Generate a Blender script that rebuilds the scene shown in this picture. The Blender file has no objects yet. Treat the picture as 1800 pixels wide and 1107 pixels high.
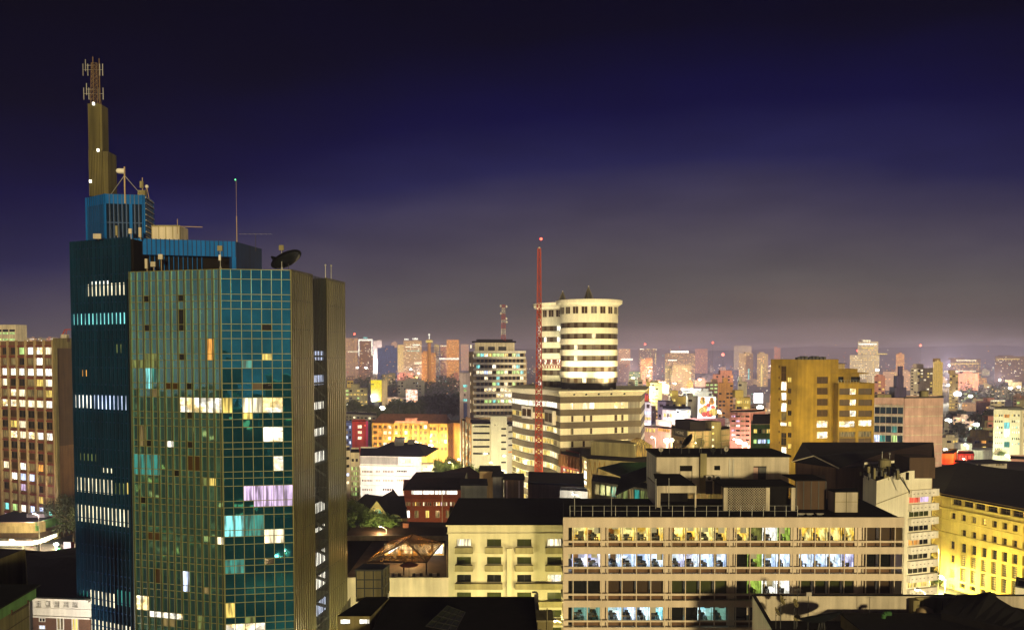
import bpy, math, random
from math import radians, sin, cos, tan, pi, atan2, sqrt
from mathutils import Vector
random.seed(7)
S = bpy.context.scene
COL = S.collection
R = random.Random(11)

# ------------------------------------------------------------------ camera
F_PX, PITCH, HOR, CAMZ = 1500.0, radians(2.4), 622.0, 60.0
YC = HOR + F_PX * tan(PITCH)
cam = bpy.data.cameras.new("camera"); co = bpy.data.objects.new("camera", cam); COL.objects.link(co)
co.location = (0, 0, CAMZ); co.rotation_euler = (pi / 2 - PITCH, 0, 0)
cam.sensor_width = 36.0; cam.lens = 36.0 * F_PX / 1800.0
cam.shift_y = (YC - 553.5) / 1800.0
cam.clip_start = 1.0; cam.clip_end = 20000
S.camera = co

# ------------------------------------------------------------------ world: night sky over a lit city
w = bpy.data.worlds.new("World"); S.world = w; w.use_nodes = True
nt = w.node_tree; nt.nodes.clear()
def _n(t, typ, **kw):
    n = t.nodes.new(typ)
    for k, v in kw.items(): setattr(n, k, v)
    return n
out = _n(nt, 'ShaderNodeOutputWorld'); bg = _n(nt, 'ShaderNodeBackground')
tc = _n(nt, 'ShaderNodeTexCoord'); sp = _n(nt, 'ShaderNodeSeparateXYZ')
nt.links.new(tc.outputs['Generated'], sp.inputs[0])
nz = _n(nt, 'ShaderNodeTexNoise'); nz.inputs['Scale'].default_value = 2.2; nz.inputs['Detail'].default_value = 5
mp = _n(nt, 'ShaderNodeMapping'); mp.inputs['Scale'].default_value = (1, 1, 4.0)
nt.links.new(tc.outputs['Generated'], mp.inputs[0]); nt.links.new(mp.outputs[0], nz.inputs['Vector'])
def _m(t, op, a, b=None, c=None, clamp=False):
    n = _n(t, 'ShaderNodeMath', operation=op); n.use_clamp = clamp
    for i, x in enumerate((a, b, c)):
        if x is None: continue
        if isinstance(x, (int, float)): n.inputs[i].default_value = x
        else: t.links.new(x, n.inputs[i])
    return n.outputs[0]
zz = _m(nt, 'ADD', sp.outputs['Z'], _m(nt, 'MULTIPLY', _m(nt, 'SUBTRACT', nz.outputs[0], 0.5), -0.085))
xx = _m(nt, 'SUBTRACT', sp.outputs['X'], 0.2)                       # the glow is widest right of centre
zz = _m(nt, 'ADD', zz, _m(nt, 'MULTIPLY', _m(nt, 'MULTIPLY', _m(nt, 'MULTIPLY', xx, xx), 0.27), _m(nt, 'MAXIMUM', sp.outputs['Y'], 0.0)))
ramp = _n(nt, 'ShaderNodeValToRGB'); nt.links.new(zz, ramp.inputs[0])
SKY = [(0.0, (.150, .108, .085)), (.03, (.142, .106, .090)), (.08, (.100, .086, .086)), (.146, (.057, .048, .080)), (.21, (.012, .012, .066)),
       (.27, (.0014, .0014, .040)), (.35, (.0001, .0001, .012)), (.5, (.0001, .0001, .004)), (1.0, (.0001, .0001, .002))]
cr = ramp.color_ramp
while len(cr.elements) < len(SKY): cr.elements.new(0.5)
for e, (p, c) in zip(cr.elements, SKY): e.position = p; e.color = (*c, 1)
cl = _n(nt, 'ShaderNodeMixRGB', blend_type='MULTIPLY'); cl.inputs[0].default_value = 1
nz2 = _n(nt, 'ShaderNodeTexNoise'); nz2.inputs['Scale'].default_value = 7; nz2.inputs['Detail'].default_value = 7; nt.links.new(mp.outputs[0], nz2.inputs['Vector'])
v = _m(nt, 'ADD', _m(nt, 'MULTIPLY_ADD', nz.outputs[0], 0.6, 0.46), _m(nt, 'MULTIPLY', nz2.outputs[0], 0.5))
nt.links.new(ramp.outputs[0], cl.inputs[1]); nt.links.new(v, cl.inputs[2])
nt.links.new(cl.outputs[0], bg.inputs[0]); bg.inputs[1].default_value = 1.0
nt.links.new(bg.outputs[0], out.inputs[0])

# ------------------------------------------------------------------ low warm light of the city from behind the camera
sl = bpy.data.lights.new("city_glow", 'SUN'); so = bpy.data.objects.new("city_glow", sl); COL.objects.link(so)
SUN_DIR = Vector((-0.22, 0.97, -0.10))
so.rotation_euler = SUN_DIR.to_track_quat('-Z', 'Y').to_euler()
sl.energy = 3.9; sl.color = (1.0, 0.80, 0.42); sl.angle = radians(4)
S.view_settings.view_transform = 'Standard'; S.view_settings.look = 'None'
S.view_settings.gamma = 1; S.view_settings.exposure = 0.0
S.cycles.use_denoising = True
S.cycles.max_bounces = 6; S.cycles.diffuse_bounces = 2; S.cycles.glossy_bounces = 3; S.cycles.transparent_max_bounces = 8
S.cycles.volume_bounces = 0; S.cycles.sample_clamp_indirect = 3.0; S.cycles.sample_clamp_direct = 0.0
S.cycles.caustics_reflective = False; S.cycles.caustics_refractive = False

# ------------------------------------------------------------------ pixel -> world
def ray(px, py):
    u = (px - 900.0) / F_PX; v = (YC - py) / F_PX
    return Vector((u, cos(PITCH) + sin(PITCH) * v, -sin(PITCH) + cos(PITCH) * v))
def W(px, py, Y):
    d = ray(px, py); k = Y / d.y
    return Vector((d.x * k, Y, CAMZ + d.z * k))
def X(px, Y, py=800): return W(px, py, Y).x
def Z(py, Y): return W(900, py, Y).z
def Yz(py, z):
    d = ray(900, py); return d.y * (z - CAMZ) / d.z

# ------------------------------------------------------------------ mesh builder
class MB:
    def __init__(s): s.v = []; s.f = []; s.m = []
    def poly(s, pts, m=0):
        b = len(s.v); s.v += [tuple(p) for p in pts]; s.f.append(tuple(range(b, b + len(pts)))); s.m.append(m)
    def quad(s, a, b, c, d, m=0): s.poly((a, b, c, d), m)
    def hexa(s, p, m=0):            # 8 points: bottom 4 CCW, top 4
        b = len(s.v); s.v += [tuple(q) for q in p]
        for f in ((3, 2, 1, 0), (4, 5, 6, 7), (0, 1, 5, 4), (1, 2, 6, 5), (2, 3, 7, 6), (3, 0, 4, 7)):
            s.f.append(tuple(b + i for i in f)); s.m.append(m)
    def box(s, x0, x1, y0, y1, z0, z1, m=0):
        s.hexa([(x0, y0, z0), (x1, y0, z0), (x1, y1, z0), (x0, y1, z0), (x0, y0, z1), (x1, y0, z1), (x1, y1, z1), (x0, y1, z1)], m)
    def prism(s, pl, z0, z1, m=0, top=True, mt=None, side=True):
        n = len(pl); b = len(s.v)
        s.v += [(p[0], p[1], z0) for p in pl] + [(p[0], p[1], z1) for p in pl]
        if side:
            for i in range(n):
                j = (i + 1) % n; s.f.append((b + i, b + j, b + n + j, b + n + i)); s.m.append(m)
        if top: s.f.append(tuple(b + n + i for i in range(n))); s.m.append(m if mt is None else mt)
    def tube(s, a, b, r, n=6, m=0, r2=None):
        a = Vector(a); b = Vector(b); d = (b - a)
        if d.length < 1e-6: return
        q = d.to_track_quat('Z', 'Y'); k = len(s.v); r2 = r if r2 is None else r2
        for (c, rr) in ((a, r), (b, r2)):
            for i in range(n):
                t = 2 * pi * i / n; s.v.append(tuple(c + q @ Vector((cos(t) * rr, sin(t) * rr, 0))))
        for i in range(n):
            j = (i + 1) % n; s.f.append((k + i, k + j, k + n + j, k + n + i)); s.m.append(m)
        s.f.append(tuple(k + n + i for i in range(n))); s.m.append(m)
        s.f.append(tuple(k + n - 1 - i for i in range(n))); s.m.append(m)
    def bar(s, a, b, wd, m=0): s.tube(a, b, wd * 0.7, 4, m)
    def lathe(s, cx, cy, prof, n=32, m=0, ms=None):
        k = len(s.v)
        for (r, z) in prof:
            for i in range(n):
                t = 2 * pi * i / n; s.v.append((cx + cos(t) * r, cy + sin(t) * r, z))
        for a in range(len(prof) - 1):
            for i in range(n):
                j = (i + 1) % n
                s.f.append((k + a * n + i, k + a * n + j, k + (a + 1) * n + j, k + (a + 1) * n + i)); s.m.append(ms[a] if ms else m)
        s.f.append(tuple(k + (len(prof) - 1) * n + i for i in range(n))); s.m.append(ms[-1] if ms else m)
    def ball(s, c, r, n=10, m=0, sz=1.0):
        s.lathe(c[0], c[1], [(max(1e-3, r * cos(t)), c[2] + r * sz * sin(t)) for t in [(-.5 + i / 6) * pi for i in range(7)]], n, m)
    def dish(s, c, d, r, depth, m=0, n=20, m2=None):   # paraboloid opening towards d, double skinned
        q = Vector(d).normalized().to_track_quat('Z', 'Y'); c = Vector(c); k = len(s.v); rs = 5
        for layer in (0, 1):
            for a in range(rs + 1):
                f = a / rs
                for i in range(n):
                    t = 2 * pi * i / n; s.v.append(tuple(c + q @ Vector((cos(t) * r * f, sin(t) * r * f, depth * f * f - 0.04 * layer))))
        for layer in (0, 1):
            o = k + layer * (rs + 1) * n
            for a in range(rs):
                for i in range(n):
                    j = (i + 1) % n; q4 = (o + a * n + i, o + a * n + j, o + (a + 1) * n + j, o + (a + 1) * n + i)
                    s.f.append(q4 if layer == 0 else q4[::-1]); s.m.append(m if layer == 0 or m2 is None else m2)
        for i in range(n):
            j = (i + 1) % n; a0 = k + rs * n; a1 = k + (2 * rs + 1) * n
            s.f.append((a0 + j, a0 + i, a1 + i, a1 + j)); s.m.append(m)
    def build(s, name, mats, parent=None, smooth=False):
        if not isinstance(mats, (list, tuple)): mats = [mats]
        me = bpy.data.meshes.new(name); off = ROOT.get(parent.name, Vector((0, 0, 0))) if parent else Vector((0, 0, 0))
        me.from_pydata([(v[0] - off.x, v[1] - off.y, v[2] - off.z) for v in s.v], [], s.f)
        for m in mats: me.materials.append(m)
        me.polygons.foreach_set('material_index', s.m)
        if smooth: me.polygons.foreach_set('use_smooth', [True] * len(s.f))
        me.update()
        o = bpy.data.objects.new(name, me); COL.objects.link(o)
        if parent: o.parent = parent; ROOT[o.name] = off
        return o
ROOT = {}
def tag(o, label, cat, group=None, kind=None):
    o['label'] = label; o['category'] = cat
    if group: o['group'] = group
    if kind: o['kind'] = kind
    return o
def thing(name, label, cat, loc, group=None, rz=0):
    o = bpy.data.objects.new(name, None); COL.objects.link(o); o.location = loc; o.rotation_euler.z = rz; o.empty_display_size = .5
    ROOT[o.name] = Vector(loc)
    return tag(o, label, cat, group)
def dup(root, loc, label, rz=None, sc=None, group=None):
    r = root.copy(); COL.objects.link(r); r.location = loc; r['label'] = label
    if rz is not None: r.rotation_euler.z = rz
    if sc: r.scale = (sc, sc, sc)
    if group: r['group'] = group
    for ch in [q for q in root.children if q.type != 'LIGHT']:
        c = ch.copy(); COL.objects.link(c); c.parent = r
        for g in list(ch.children):
            d = g.copy(); COL.objects.link(d); d.parent = c
    return r
def struct(o): o['kind'] = 'structure'; return o

class Fr:                            # a wall: a along it, t outwards, z up
    def __init__(s, p0, p1):
        s.p = Vector((p0[0], p0[1])); e = Vector((p1[0], p1[1])) - s.p; s.L = e.length; s.d = e / s.L; s.n = Vector((s.d.y, -s.d.x))
    def P(s, a, t, z): q = s.p + s.d * a + s.n * t; return (q.x, q.y, z)
    def box(s, mb, a0, a1, t0, t1, z0, z1, m=0):
        mb.hexa([s.P(a0, t1, z0), s.P(a1, t1, z0), s.P(a1, t0, z0), s.P(a0, t0, z0), s.P(a0, t1, z1), s.P(a1, t1, z1), s.P(a1, t0, z1), s.P(a0, t0, z1)], m)
    def rect(s, mb, a0, a1, z0, z1, t=0, m=0): mb.quad(s.P(a0, t, z0), s.P(a1, t, z0), s.P(a1, t, z1), s.P(a0, t, z1), m)
    def px(s, px, py, t=0):
        r = ray(px, py); n = s.n; k = (s.p + n * t).dot(n) / (r.x * n.x + r.y * n.y)
        return (Vector((r.x * k, r.y * k)) - s.p).dot(s.d), CAMZ + r.z * k
    def rpx(s, x0, y0, x1, y1):       # pixel box -> a0,a1,z0,z1 (heights read at its left edge)
        a0, zt = s.px(x0, y0); _, zb = s.px(x0, y1); a1, _ = s.px(x1, (y0 + y1) / 2)
        return a0, a1, zb, zt

# ------------------------------------------------------------------ materials
MATS = {}
def mat(key):
    m = bpy.data.materials.new(key); m.use_nodes = True; t = m.node_tree; b = t.nodes['Principled BSDF']; MATS[key] = m
    return m, t, b
def _pos(t, sc=(1, 1, 1)):
    g = _n(t, 'ShaderNodeNewGeometry'); p = _n(t, 'ShaderNodeMapping'); p.inputs['Scale'].default_value = sc
    t.links.new(g.outputs['Position'], p.inputs[0]); return p.outputs[0]
def _noise(t, sc, scale=(1, 1, 1), det=4):
    n = _n(t, 'ShaderNodeTexNoise'); n.inputs['Scale'].default_value = sc; n.inputs['Detail'].default_value = det
    t.links.new(_pos(t, scale), n.inputs['Vector']); return n.outputs[0]
def _map(t, x, a, b, c, d):
    n = _n(t, 'ShaderNodeMapRange'); t.links.new(x, n.inputs[0])
    for i, v in enumerate((a, b, c, d)): n.inputs[i + 1].default_value = v
    return n.outputs[0]
def _scale(t, col, f):
    n = _n(t, 'ShaderNodeMixRGB', blend_type='MULTIPLY'); n.inputs[0].default_value = 1; n.inputs[1].default_value = (*col, 1); t.links.new(f, n.inputs[2]); return n.outputs[0]
def wall(key, col, rough=.85, dirt=.30, streak=.35, sc=.25, bump=.25, metal=0.0, spec=.3):
    """paint or render with broad dirt, rain streaks running down it and a fine grain"""
    if key in MATS: return MATS[key]
    m, t, b = mat(key)
    a = _map(t, _noise(t, sc, (1, 1, 1), 6), .3, .7, 1 - dirt, 1.0)
    s_ = _map(t, _noise(t, 1.1, (1, 1, .06), 4), .35, .65, 1 - streak, 1.0)
    g = _map(t, _noise(t, 9.0), .3, .7, .93, 1.05)
    t.links.new(_scale(t, col, _m(t, 'MULTIPLY', _m(t, 'MULTIPLY', a, s_), g)), b.inputs['Base Color'])
    b.inputs['Roughness'].default_value = rough; b.inputs['Metallic'].default_value = metal; b.inputs['Specular IOR Level'].default_value = spec
    if bump:
        bp = _n(t, 'ShaderNodeBump'); bp.inputs['Strength'].default_value = bump; bp.inputs['Distance'].default_value = .05
        t.links.new(_noise(t, 6.0), bp.inputs['Height']); t.links.new(bp.outputs[0], b.inputs['Normal'])
    return m
def brick(key, c1, c2, mort):
    m, t, b = mat(key); n = _n(t, 'ShaderNodeTexBrick'); g = _n(t, 'ShaderNodeNewGeometry'); s_ = _n(t, 'ShaderNodeSeparateXYZ'); c = _n(t, 'ShaderNodeCombineXYZ')
    t.links.new(g.outputs['Position'], s_.inputs[0]); t.links.new(_m(t, 'ADD', s_.outputs[0], s_.outputs[1]), c.inputs[0]); t.links.new(s_.outputs[2], c.inputs[1])
    t.links.new(c.outputs[0], n.inputs['Vector']); n.inputs['Scale'].default_value = 2.2
    for i, k in zip(('Color1', 'Color2', 'Mortar'), (c1, c2, mort)): n.inputs[i].default_value = (*k, 1)
    n.inputs['Mortar Size'].default_value = .012
    mx = _n(t, 'ShaderNodeMixRGB', blend_type='MULTIPLY'); mx.inputs[0].default_value = 1
    t.links.new(n.outputs[0], mx.inputs[1]); t.links.new(_map(t, _noise(t, .4, det=6), .3, .7, .7, 1.05), mx.inputs[2]); t.links.new(mx.outputs[0], b.inputs['Base Color'])
    b.inputs['Roughness'].default_value = .9; return m
def glass(key, col, rough=.05, spec=.5, metal=0.0, wob=0.0):
    m, t, b = mat(key)
    f = _map(t, _noise(t, .35), .3, .7, .75, 1.1)
    t.links.new(_scale(t, col, f), b.inputs['Base Color'])
    b.inputs['Roughness'].default_value = rough; b.inputs['Metallic'].default_value = metal; b.inputs['Specular IOR Level'].default_value = spec
    if wob:
        bp = _n(t, 'ShaderNodeBump'); bp.inputs['Strength'].default_value = wob; bp.inputs['Distance'].default_value = .02
        t.links.new(_noise(t, .9, (1, 1, .6), 1), bp.inputs['Height']); t.links.new(bp.outputs[0], b.inputs['Normal'])
    return m
def lit(key, col, st, style='curtain', col2=None, nee=False):
    """a lit room seen through its window: curtains or clutter make it uneven"""
    m, t, b = mat(key)
    b.inputs['Base Color'].default_value = (.03, .03, .03, 1); b.inputs['Roughness'].default_value = .15
    if style == 'curtain': f = _map(t, _noise(t, 2.6, (1, 1, .10), 3), .38, .62, .22, 1.2)
    elif style == 'plain': f = _map(t, _noise(t, .8), .35, .65, .8, 1.1)
    else:
        vn = _n(t, 'ShaderNodeTexVoronoi', distance='CHEBYCHEV'); vn.inputs['Scale'].default_value = .85
        t.links.new(_pos(t, (1, 1, 1.5)), vn.inputs['Vector'])
        bw = _n(t, 'ShaderNodeSeparateColor'); t.links.new(vn.outputs['Color'], bw.inputs[0])
        f = _m(t, 'MULTIPLY', _map(t, bw.outputs[0], .0, 1.0, .30, 1.15), _map(t, _noise(t, 2.0), .35, .65, .6, 1.2))
    e = _scale(t, col, f)
    if col2:
        mx = _n(t, 'ShaderNodeMixRGB'); t.links.new(_map(t, _noise(t, .55, det=2), .42, .58, 0, 1), mx.inputs[0]); t.links.new(e, mx.inputs[1])
        t.links.new(_scale(t, col2, f), mx.inputs[2]); e = mx.outputs[0]
    t.links.new(e, b.inputs['Emission Color']); b.inputs['Emission Strength'].default_value = st
    if not nee: m.cycles.emission_sampling = 'NONE'
    return m
def emit(key, col, st, nee=False):
    m, t, b = mat(key); b.inputs['Base Color'].default_value = (.5, .5, .5, 1)
    b.inputs['Emission Color'].default_value = (*col, 1); b.inputs['Emission Strength'].default_value = st
    if not nee: m.cycles.emission_sampling = 'NONE'
    return m
M = {}
M['cream'] = wall('cream_render', (.66, .58, .44)); M['white'] = wall('white_paint', (.80, .76, .68), streak=.22, dirt=.18)
M['office'] = wall('office_render', (.74, .62, .47), streak=.14, dirt=.16)
M['hotel'] = wall('hotel_render', (.56, .51, .34), streak=.18, dirt=.18)
M['tan'] = wall('tan_render', (.48, .36, .20)); M['amber'] = wall('amber_render', (.34, .215, .028), streak=.28, dirt=.42)  # amber dirt is stronger to put shading variation into the colour
M['yellow'] = wall('yellow_stone', (.62, .47, .12), streak=.2); M['olive'] = wall('olive_render', (.32, .28, .14)); M['brown'] = wall('brown_concrete', (.20, .11, .055))
M['darkbrown'] = wall('dark_brown', (.10, .06, .035)); M['grey'] = wall('grey_concrete', (.33, .31, .28)); M['pale'] = wall('pale_concrete', (.55, .5, .42))
M['pink'] = wall('pink_render', (.60, .40, .34), streak=.2); M['rose'] = wall('rose_render', (.62, .27, .22)); M['lav'] = wall('lavender_render', (.55, .46, .52))
M['orange'] = wall('orange_render', (.62, .30, .07)); M['red'] = wall('red_paint', (.48, .035, .03)); M['maroon'] = wall('maroon_render', (.22, .05, .04))
M['bluep'] = wall('blue_paint', (.10, .15, .5)); M['magenta'] = wall('magenta_paint', (.6, .03, .22)); M['green'] = wall('green_paint', (.14, .34, .10))
M['tarp'] = wall('green_canvas', (.05, .16, .04)); M['band'] = wall('band_brown', (.15, .12, .085), streak=.1); M['bandl'] = wall('band_cream', (.84, .79, .62), streak=.12, dirt=.12)
M['roof'] = wall('roof_felt', (.012, .011, .010), rough=.95, spec=.1); M['tile'] = wall('roof_tile', (.035, .014, .010), rough=.9, spec=.1)
M['terra'] = wall('roof_terracotta', (.28, .11, .045)); M['metal'] = wall('galvanised', (.5, .5, .46), rough=.45, metal=.4, dirt=.3)
M['steel'] = wall('dark_steel', (.06, .06, .055), rough=.5, metal=.3); M['mastred'] = wall('mast_red', (.46, .06, .025), rough=.6, streak=.2); M['mastwhite'] = wall('mast_white', (.75, .7, .62), rough=.6)
M['rib'] = wall('ribbed_panel', (.085, .075, .033), rough=.3, metal=.15, spec=.4); M['concrete_olive'] = wall('spire_concrete', (.25, .21, .09), streak=.5)
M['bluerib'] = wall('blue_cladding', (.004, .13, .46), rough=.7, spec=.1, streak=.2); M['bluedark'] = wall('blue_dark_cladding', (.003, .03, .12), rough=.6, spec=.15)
M['bluemid'] = wall('blue_fin_paint', (.003, .034, .075), rough=.6, spec=.15); M['rust'] = wall('rusty_steel', (.20, .13, .07), rough=.8); M['dkpanel'] = wall('dark_panel', (.16, .14, .07), streak=.5)
M['spire'] = wall('spire_olive_concrete', (.13, .11, .042), streak=.5)
M['finedge'] = wall('fin_edge_bronze', (.16, .17, .065), rough=.5, streak=.2)
M['mull'] = wall('mullion_bronze', (.22, .22, .085), rough=.5, metal=.1, streak=.2); M['fin'] = wall('fin_black', (.012, .016, .016), rough=.5)
M['brick'] = brick('red_brick', (.30, .07, .03), (.22, .05, .025), (.30, .18, .12)); M['brickd'] = brick('brown_brick', (.13, .06, .03), (.10, .045, .025), (.16, .11, .07))
M['asphalt'] = wall('asphalt', (.05, .048, .045), rough=.9); M['pave'] = wall('pavement', (.26, .23, .18)); M['soil'] = wall('city_ground', (.045, .042, .032), sc=.02)
M['kerb'] = wall('kerb_stone', (.35, .32, .27)); M['bark'] = wall('bark', (.09, .06, .035)); M['purple'] = wall('purple_cladding', (.05, .03, .16), rough=.5)
M['dark'] = glass('dark_window', (.010, .011, .010), .07); M['dkgreen'] = glass('curtained_window', (.045, .055, .016), .12); M['dkwarm'] = glass('dim_brown_window', (.05, .028, .010), .35, .15)
M['void'] = wall('dark_interior', (.012, .010, .008), spec=.05)
M['mirror'] = glass('teal_mirror_glass', (.055, .52, .80), .02, metal=.95, wob=.22); M['mirror2'] = glass('green_mirror_glass', (.32, .80, .84), .03, metal=.95, wob=.22)
M['navy'] = glass('navy_glass', (.006, .022, .05), .06, metal=.5, wob=.1); M['blueglass'] = glass('blue_office_glass', (.01, .03, .05), .06)
LW = {'w': lit('lit_warm_white', (1, .86, .55), 1.9), 'W': lit('lit_white', (1, .95, .80), 2.6, 'curtain'), 'y': lit('lit_yellow', (1, .72, .16), 1.3), 'g': lit('lit_green', (.62, .95, .30), 1.2),
      'c': lit('lit_cyan', (.26, .90, .86), 1.3), 'b': lit('lit_blue_white', (.62, .72, 1), 2.0), 'o': lit('lit_orange', (1, .42, .07), 1.2), 'p': lit('lit_violet', (.85, .62, .95), 1.2),
      'd': lit('lit_dim', (.85, .6, .2), .28), 'r': lit('lit_red', (1, .12, .06), 1.2), 't': lit('lit_teal', (.05, .62, .50), .5), 'k': lit('lit_clutter', (1, .72, .28), 2.2, 'clutter', (1, .95, .8)),
      'm': lit('lit_dim_green', (.5, .62, .16), .35), 'n': lit('lit_neon_white', (1, .93, .98), 4.0, 'plain'), 'e': lit('lit_far_amber', (1, .55, .16), 1.3, 'plain')}
LW['.'] = M['dark']; LW['x'] = M['dkgreen']; LW['z'] = M['dkwarm']
M['bulb'] = emit('lamp_bulb', (1, .86, .55), 14); M['bulbw'] = emit('lamp_bulb_white', (.95, 1, .88), 14); M['redlamp'] = emit('red_warning_lamp', (1, .03, .02), 4); M['greenlamp'] = emit('green_lamp', (.05, 1, .25), 2.5)

# ------------------------------------------------------------------ walls with real window openings
def holes_wall(mb, F, a0, a1, z0, z1, holes, dep, m=0):
    hs = []
    for h in holes:
        b0, b1, c0, c1 = max(h[0], a0 + .02), min(h[1], a1 - .02), max(h[2], z0 + .02), min(h[3], z1 - .02)
        if b1 - b0 > .03 and c1 - c0 > .03: hs.append((b0, b1, c0, c1))
    A = sorted({round(x, 4) for x in [a0, a1] + [h[0] for h in hs] + [h[1] for h in hs]})
    Zs = sorted({round(x, 4) for x in [z0, z1] + [h[2] for h in hs] + [h[3] for h in hs]})
    for k in range(len(Zs) - 1):
        zc = (Zs[k] + Zs[k + 1]) / 2; row = [h for h in hs if h[2] < zc < h[3]]; st = None
        for i in range(len(A)):
            solid = i < len(A) - 1 and not any(h[0] < (A[i] + A[i + 1]) / 2 < h[1] for h in row)
            if solid and st is None: st = A[i]
            if not solid and st is not None: F.rect(mb, st, A[i], Zs[k], Zs[k + 1], 0, m); st = None
    for (b0, b1, c0, c1) in hs:
        P = F.P
        mb.quad(P(b0, 0, c0), P(b1, 0, c0), P(b1, -dep, c0), P(b0, -dep, c0), m); mb.quad(P(b1, 0, c1), P(b0, 0, c1), P(b0, -dep, c1), P(b1, -dep, c1), m)
        mb.quad(P(b0, 0, c1), P(b0, 0, c0), P(b0, -dep, c0), P(b0, -dep, c1), m); mb.quad(P(b1, 0, c0), P(b1, 0, c1), P(b1, -dep, c1), P(b1, -dep, c0), m)
    return hs
def window(root, F, r, m, dep=.2, fm=None, mull=(1, 1), fw=.06, name='window', mb=None):
    own = mb is None
    if own: mb = MB()
    F.rect(mb, r[0], r[1], r[2], r[3], -dep + .012, 0)
    if fm is not None:
        t0, t1 = -dep + .014, -dep + .07
        F.box(mb, r[0] + .003, r[1] - .003, t0, t1, r[2] + .003, r[2] + fw, 1); F.box(mb, r[0] + .003, r[1] - .003, t0, t1, r[3] - fw, r[3] - .003, 1)
        for i in range(mull[0] + 1):
            c = r[0] + (r[1] - r[0]) * i / mull[0]; c = min(max(c, r[0] + fw / 2 + .003), r[1] - fw / 2 - .003)
            F.box(mb, c - fw / 2, c + fw / 2, t0, t1 - .004, r[2] + fw, r[3] - fw, 1)
        for i in range(1, mull[1]):
            c = r[2] + (r[3] - r[2]) * i / mull[1]; F.box(mb, r[0] + fw, r[1] - fw, t0, t1 - .008, c - fw / 2, c + fw / 2, 1)
    if own: return mb.build(name, [m, fm] if fm is not None else [m], root)
def winlist(F, spec):
    """pixel windows -> [(a0,a1,z0,z1,key)]"""
    o = []
    for s in spec:
        if s[0] == 'g':
            _, x0, x1, nx, fw, ys, h, pat = s
            for r_, y in enumerate(ys):
                a0, a1, zb, zt = F.rpx(x0, y, x1, y + h); st = (a1 - a0) / nx; row = pat[r_ % len(pat)]
                for i in range(nx):
                    ch = row[i % len(row)]
                    if ch == ' ': continue
                    o.append((a0 + st * (i + .5 - fw / 2), a0 + st * (i + .5 + fw / 2), zb, zt, ch))
        else: o.append((*F.rpx(*s[:4]), s[4]))
    return o
def backpoly(pts, dep):
    a, b = pts[0], pts[-1]; ka, kb = 1 + dep / a[1], 1 + dep / b[1]
    return pts + [(b[0] * kb - .25, b[1] + dep), (a[0] * ka + .25, a[1] + dep)]
def building(name, label, cat, corners, top, wm, rm='roof', faces={}, z0=0.0, dep=12.0, back=None, wd=.22, fm=None, mull=(1, 1), cop=None, group=None, nwin=96, zt=None, roofdrop=.5, wname='window', sill=None, flat=True):
    pts = [(X(c[0], c[1], top), c[1]) for c in corners]
    if zt is None: zt = Z(top, corners[0][1])
    pl = (pts + [(X(c[0], c[1], top), c[1]) for c in back]) if back else backpoly(pts, dep)
    cx = sum(p[0] for p in pl) / len(pl); cy = sum(p[1] for p in pl) / len(pl)
    root = thing(name, label, cat, (cx, cy, z0), group)
    mb = MB(); frames = []; wins = []
    for i in range(len(pl)):
        F = Fr(pl[i], pl[(i + 1) % len(pl)]); frames.append(F)
        wl = winlist(F, faces.get(i, []))
        hs = holes_wall(mb, F, 0, F.L, z0, zt, wl, wd)
        wins += [(F, h_) for h_ in wl if h_[1] > h_[0] and min(h_[1], F.L - .02) - max(h_[0], .02) > .03]
    mb.build('wall', [M[wm]], root)
    if flat:
        rb = MB(); rb.prism(pl, zt - roofdrop - .2, zt - roofdrop, side=False); rb.build('roof', [M[rm]], root)
    if cop is not None:
        cb = MB()
        for i in range(len(pl)):
            F = frames[i]; F.box(cb, -.04, F.L - .02, -.28, .05 + .002 * i, zt - .22 + .003 * i, zt + .04 + .003 * i)
        cb.build('coping', [M[cop]], root)
    wins.sort(key=lambda q: -(q[1][1] - q[1][0]) * (q[1][3] - q[1][2]))
    rest = {}
    for k, (F, h_) in enumerate(wins):
        m = LW[h_[4]] if isinstance(h_[4], str) and len(h_[4]) == 1 else M[h_[4]]
        r = (max(h_[0], .025), min(h_[1], F.L - .025), h_[2], h_[3])
        if k < nwin: window(root, F, r, m, wd, M[fm] if fm else None, mull, name=wname)
        else:
            q = rest.setdefault(m.name, (MB(), m)); window(root, F, r, m, wd, M[fm] if fm else None, mull, mb=q[0])
    if rest:
        keys = list(rest); bm_ = MB(); ms = []
        for k in keys:
            q, m = rest[k]; off = len(bm_.v); bm_.v += q.v; base = len(ms); ms += [m, M[fm] if fm else m]
            bm_.f += [tuple(i + off for i in f) for f in q.f]; bm_.m += [base + x for x in q.m]
        o = bm_.build('small_windows', ms, root); o['kind'] = 'stuff'
    if sill:
        sb = MB()
        for (F, h_) in wins: F.box(sb, max(h_[0] - .08, 0), min(h_[1] + .08, F.L), .004, .10, h_[2] - .09, h_[2] - .004)
        sb.build('sills', [M[sill]], root)
    return root, frames, zt, pl
def part(root, name, m, fn):
    mb = MB(); fn(mb); return mb.build(name, m, root)
def hip(mb, pl, z, h, over=.5, ridge=.5, m=0):
    """hip roof on a 4-gon (front left, front right, back right, back left)"""
    c = Vector((sum(p[0] for p in pl) / 4, sum(p[1] for p in pl) / 4))
    q = [Vector((p[0], p[1])) for p in pl]; q = [c + (p - c) * (1 + over / max((p - c).length, 1)) for p in q]
    l = (q[0] + q[3]) / 2; r = (q[1] + q[2]) / 2; a = c + (l - c) * ridge; b = c + (r - c) * ridge
    e = [(p.x, p.y, z) for p in q]; A = (a.x, a.y, z + h); B = (b.x, b.y, z + h)
    mb.quad(e[0], e[1], B, A, m); mb.poly([e[1], e[2], B], m); mb.quad(e[2], e[3], A, B, m); mb.poly([e[3], e[0], A], m)
    mb.quad(e[3], e[2], e[1], e[0], m)
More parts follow.
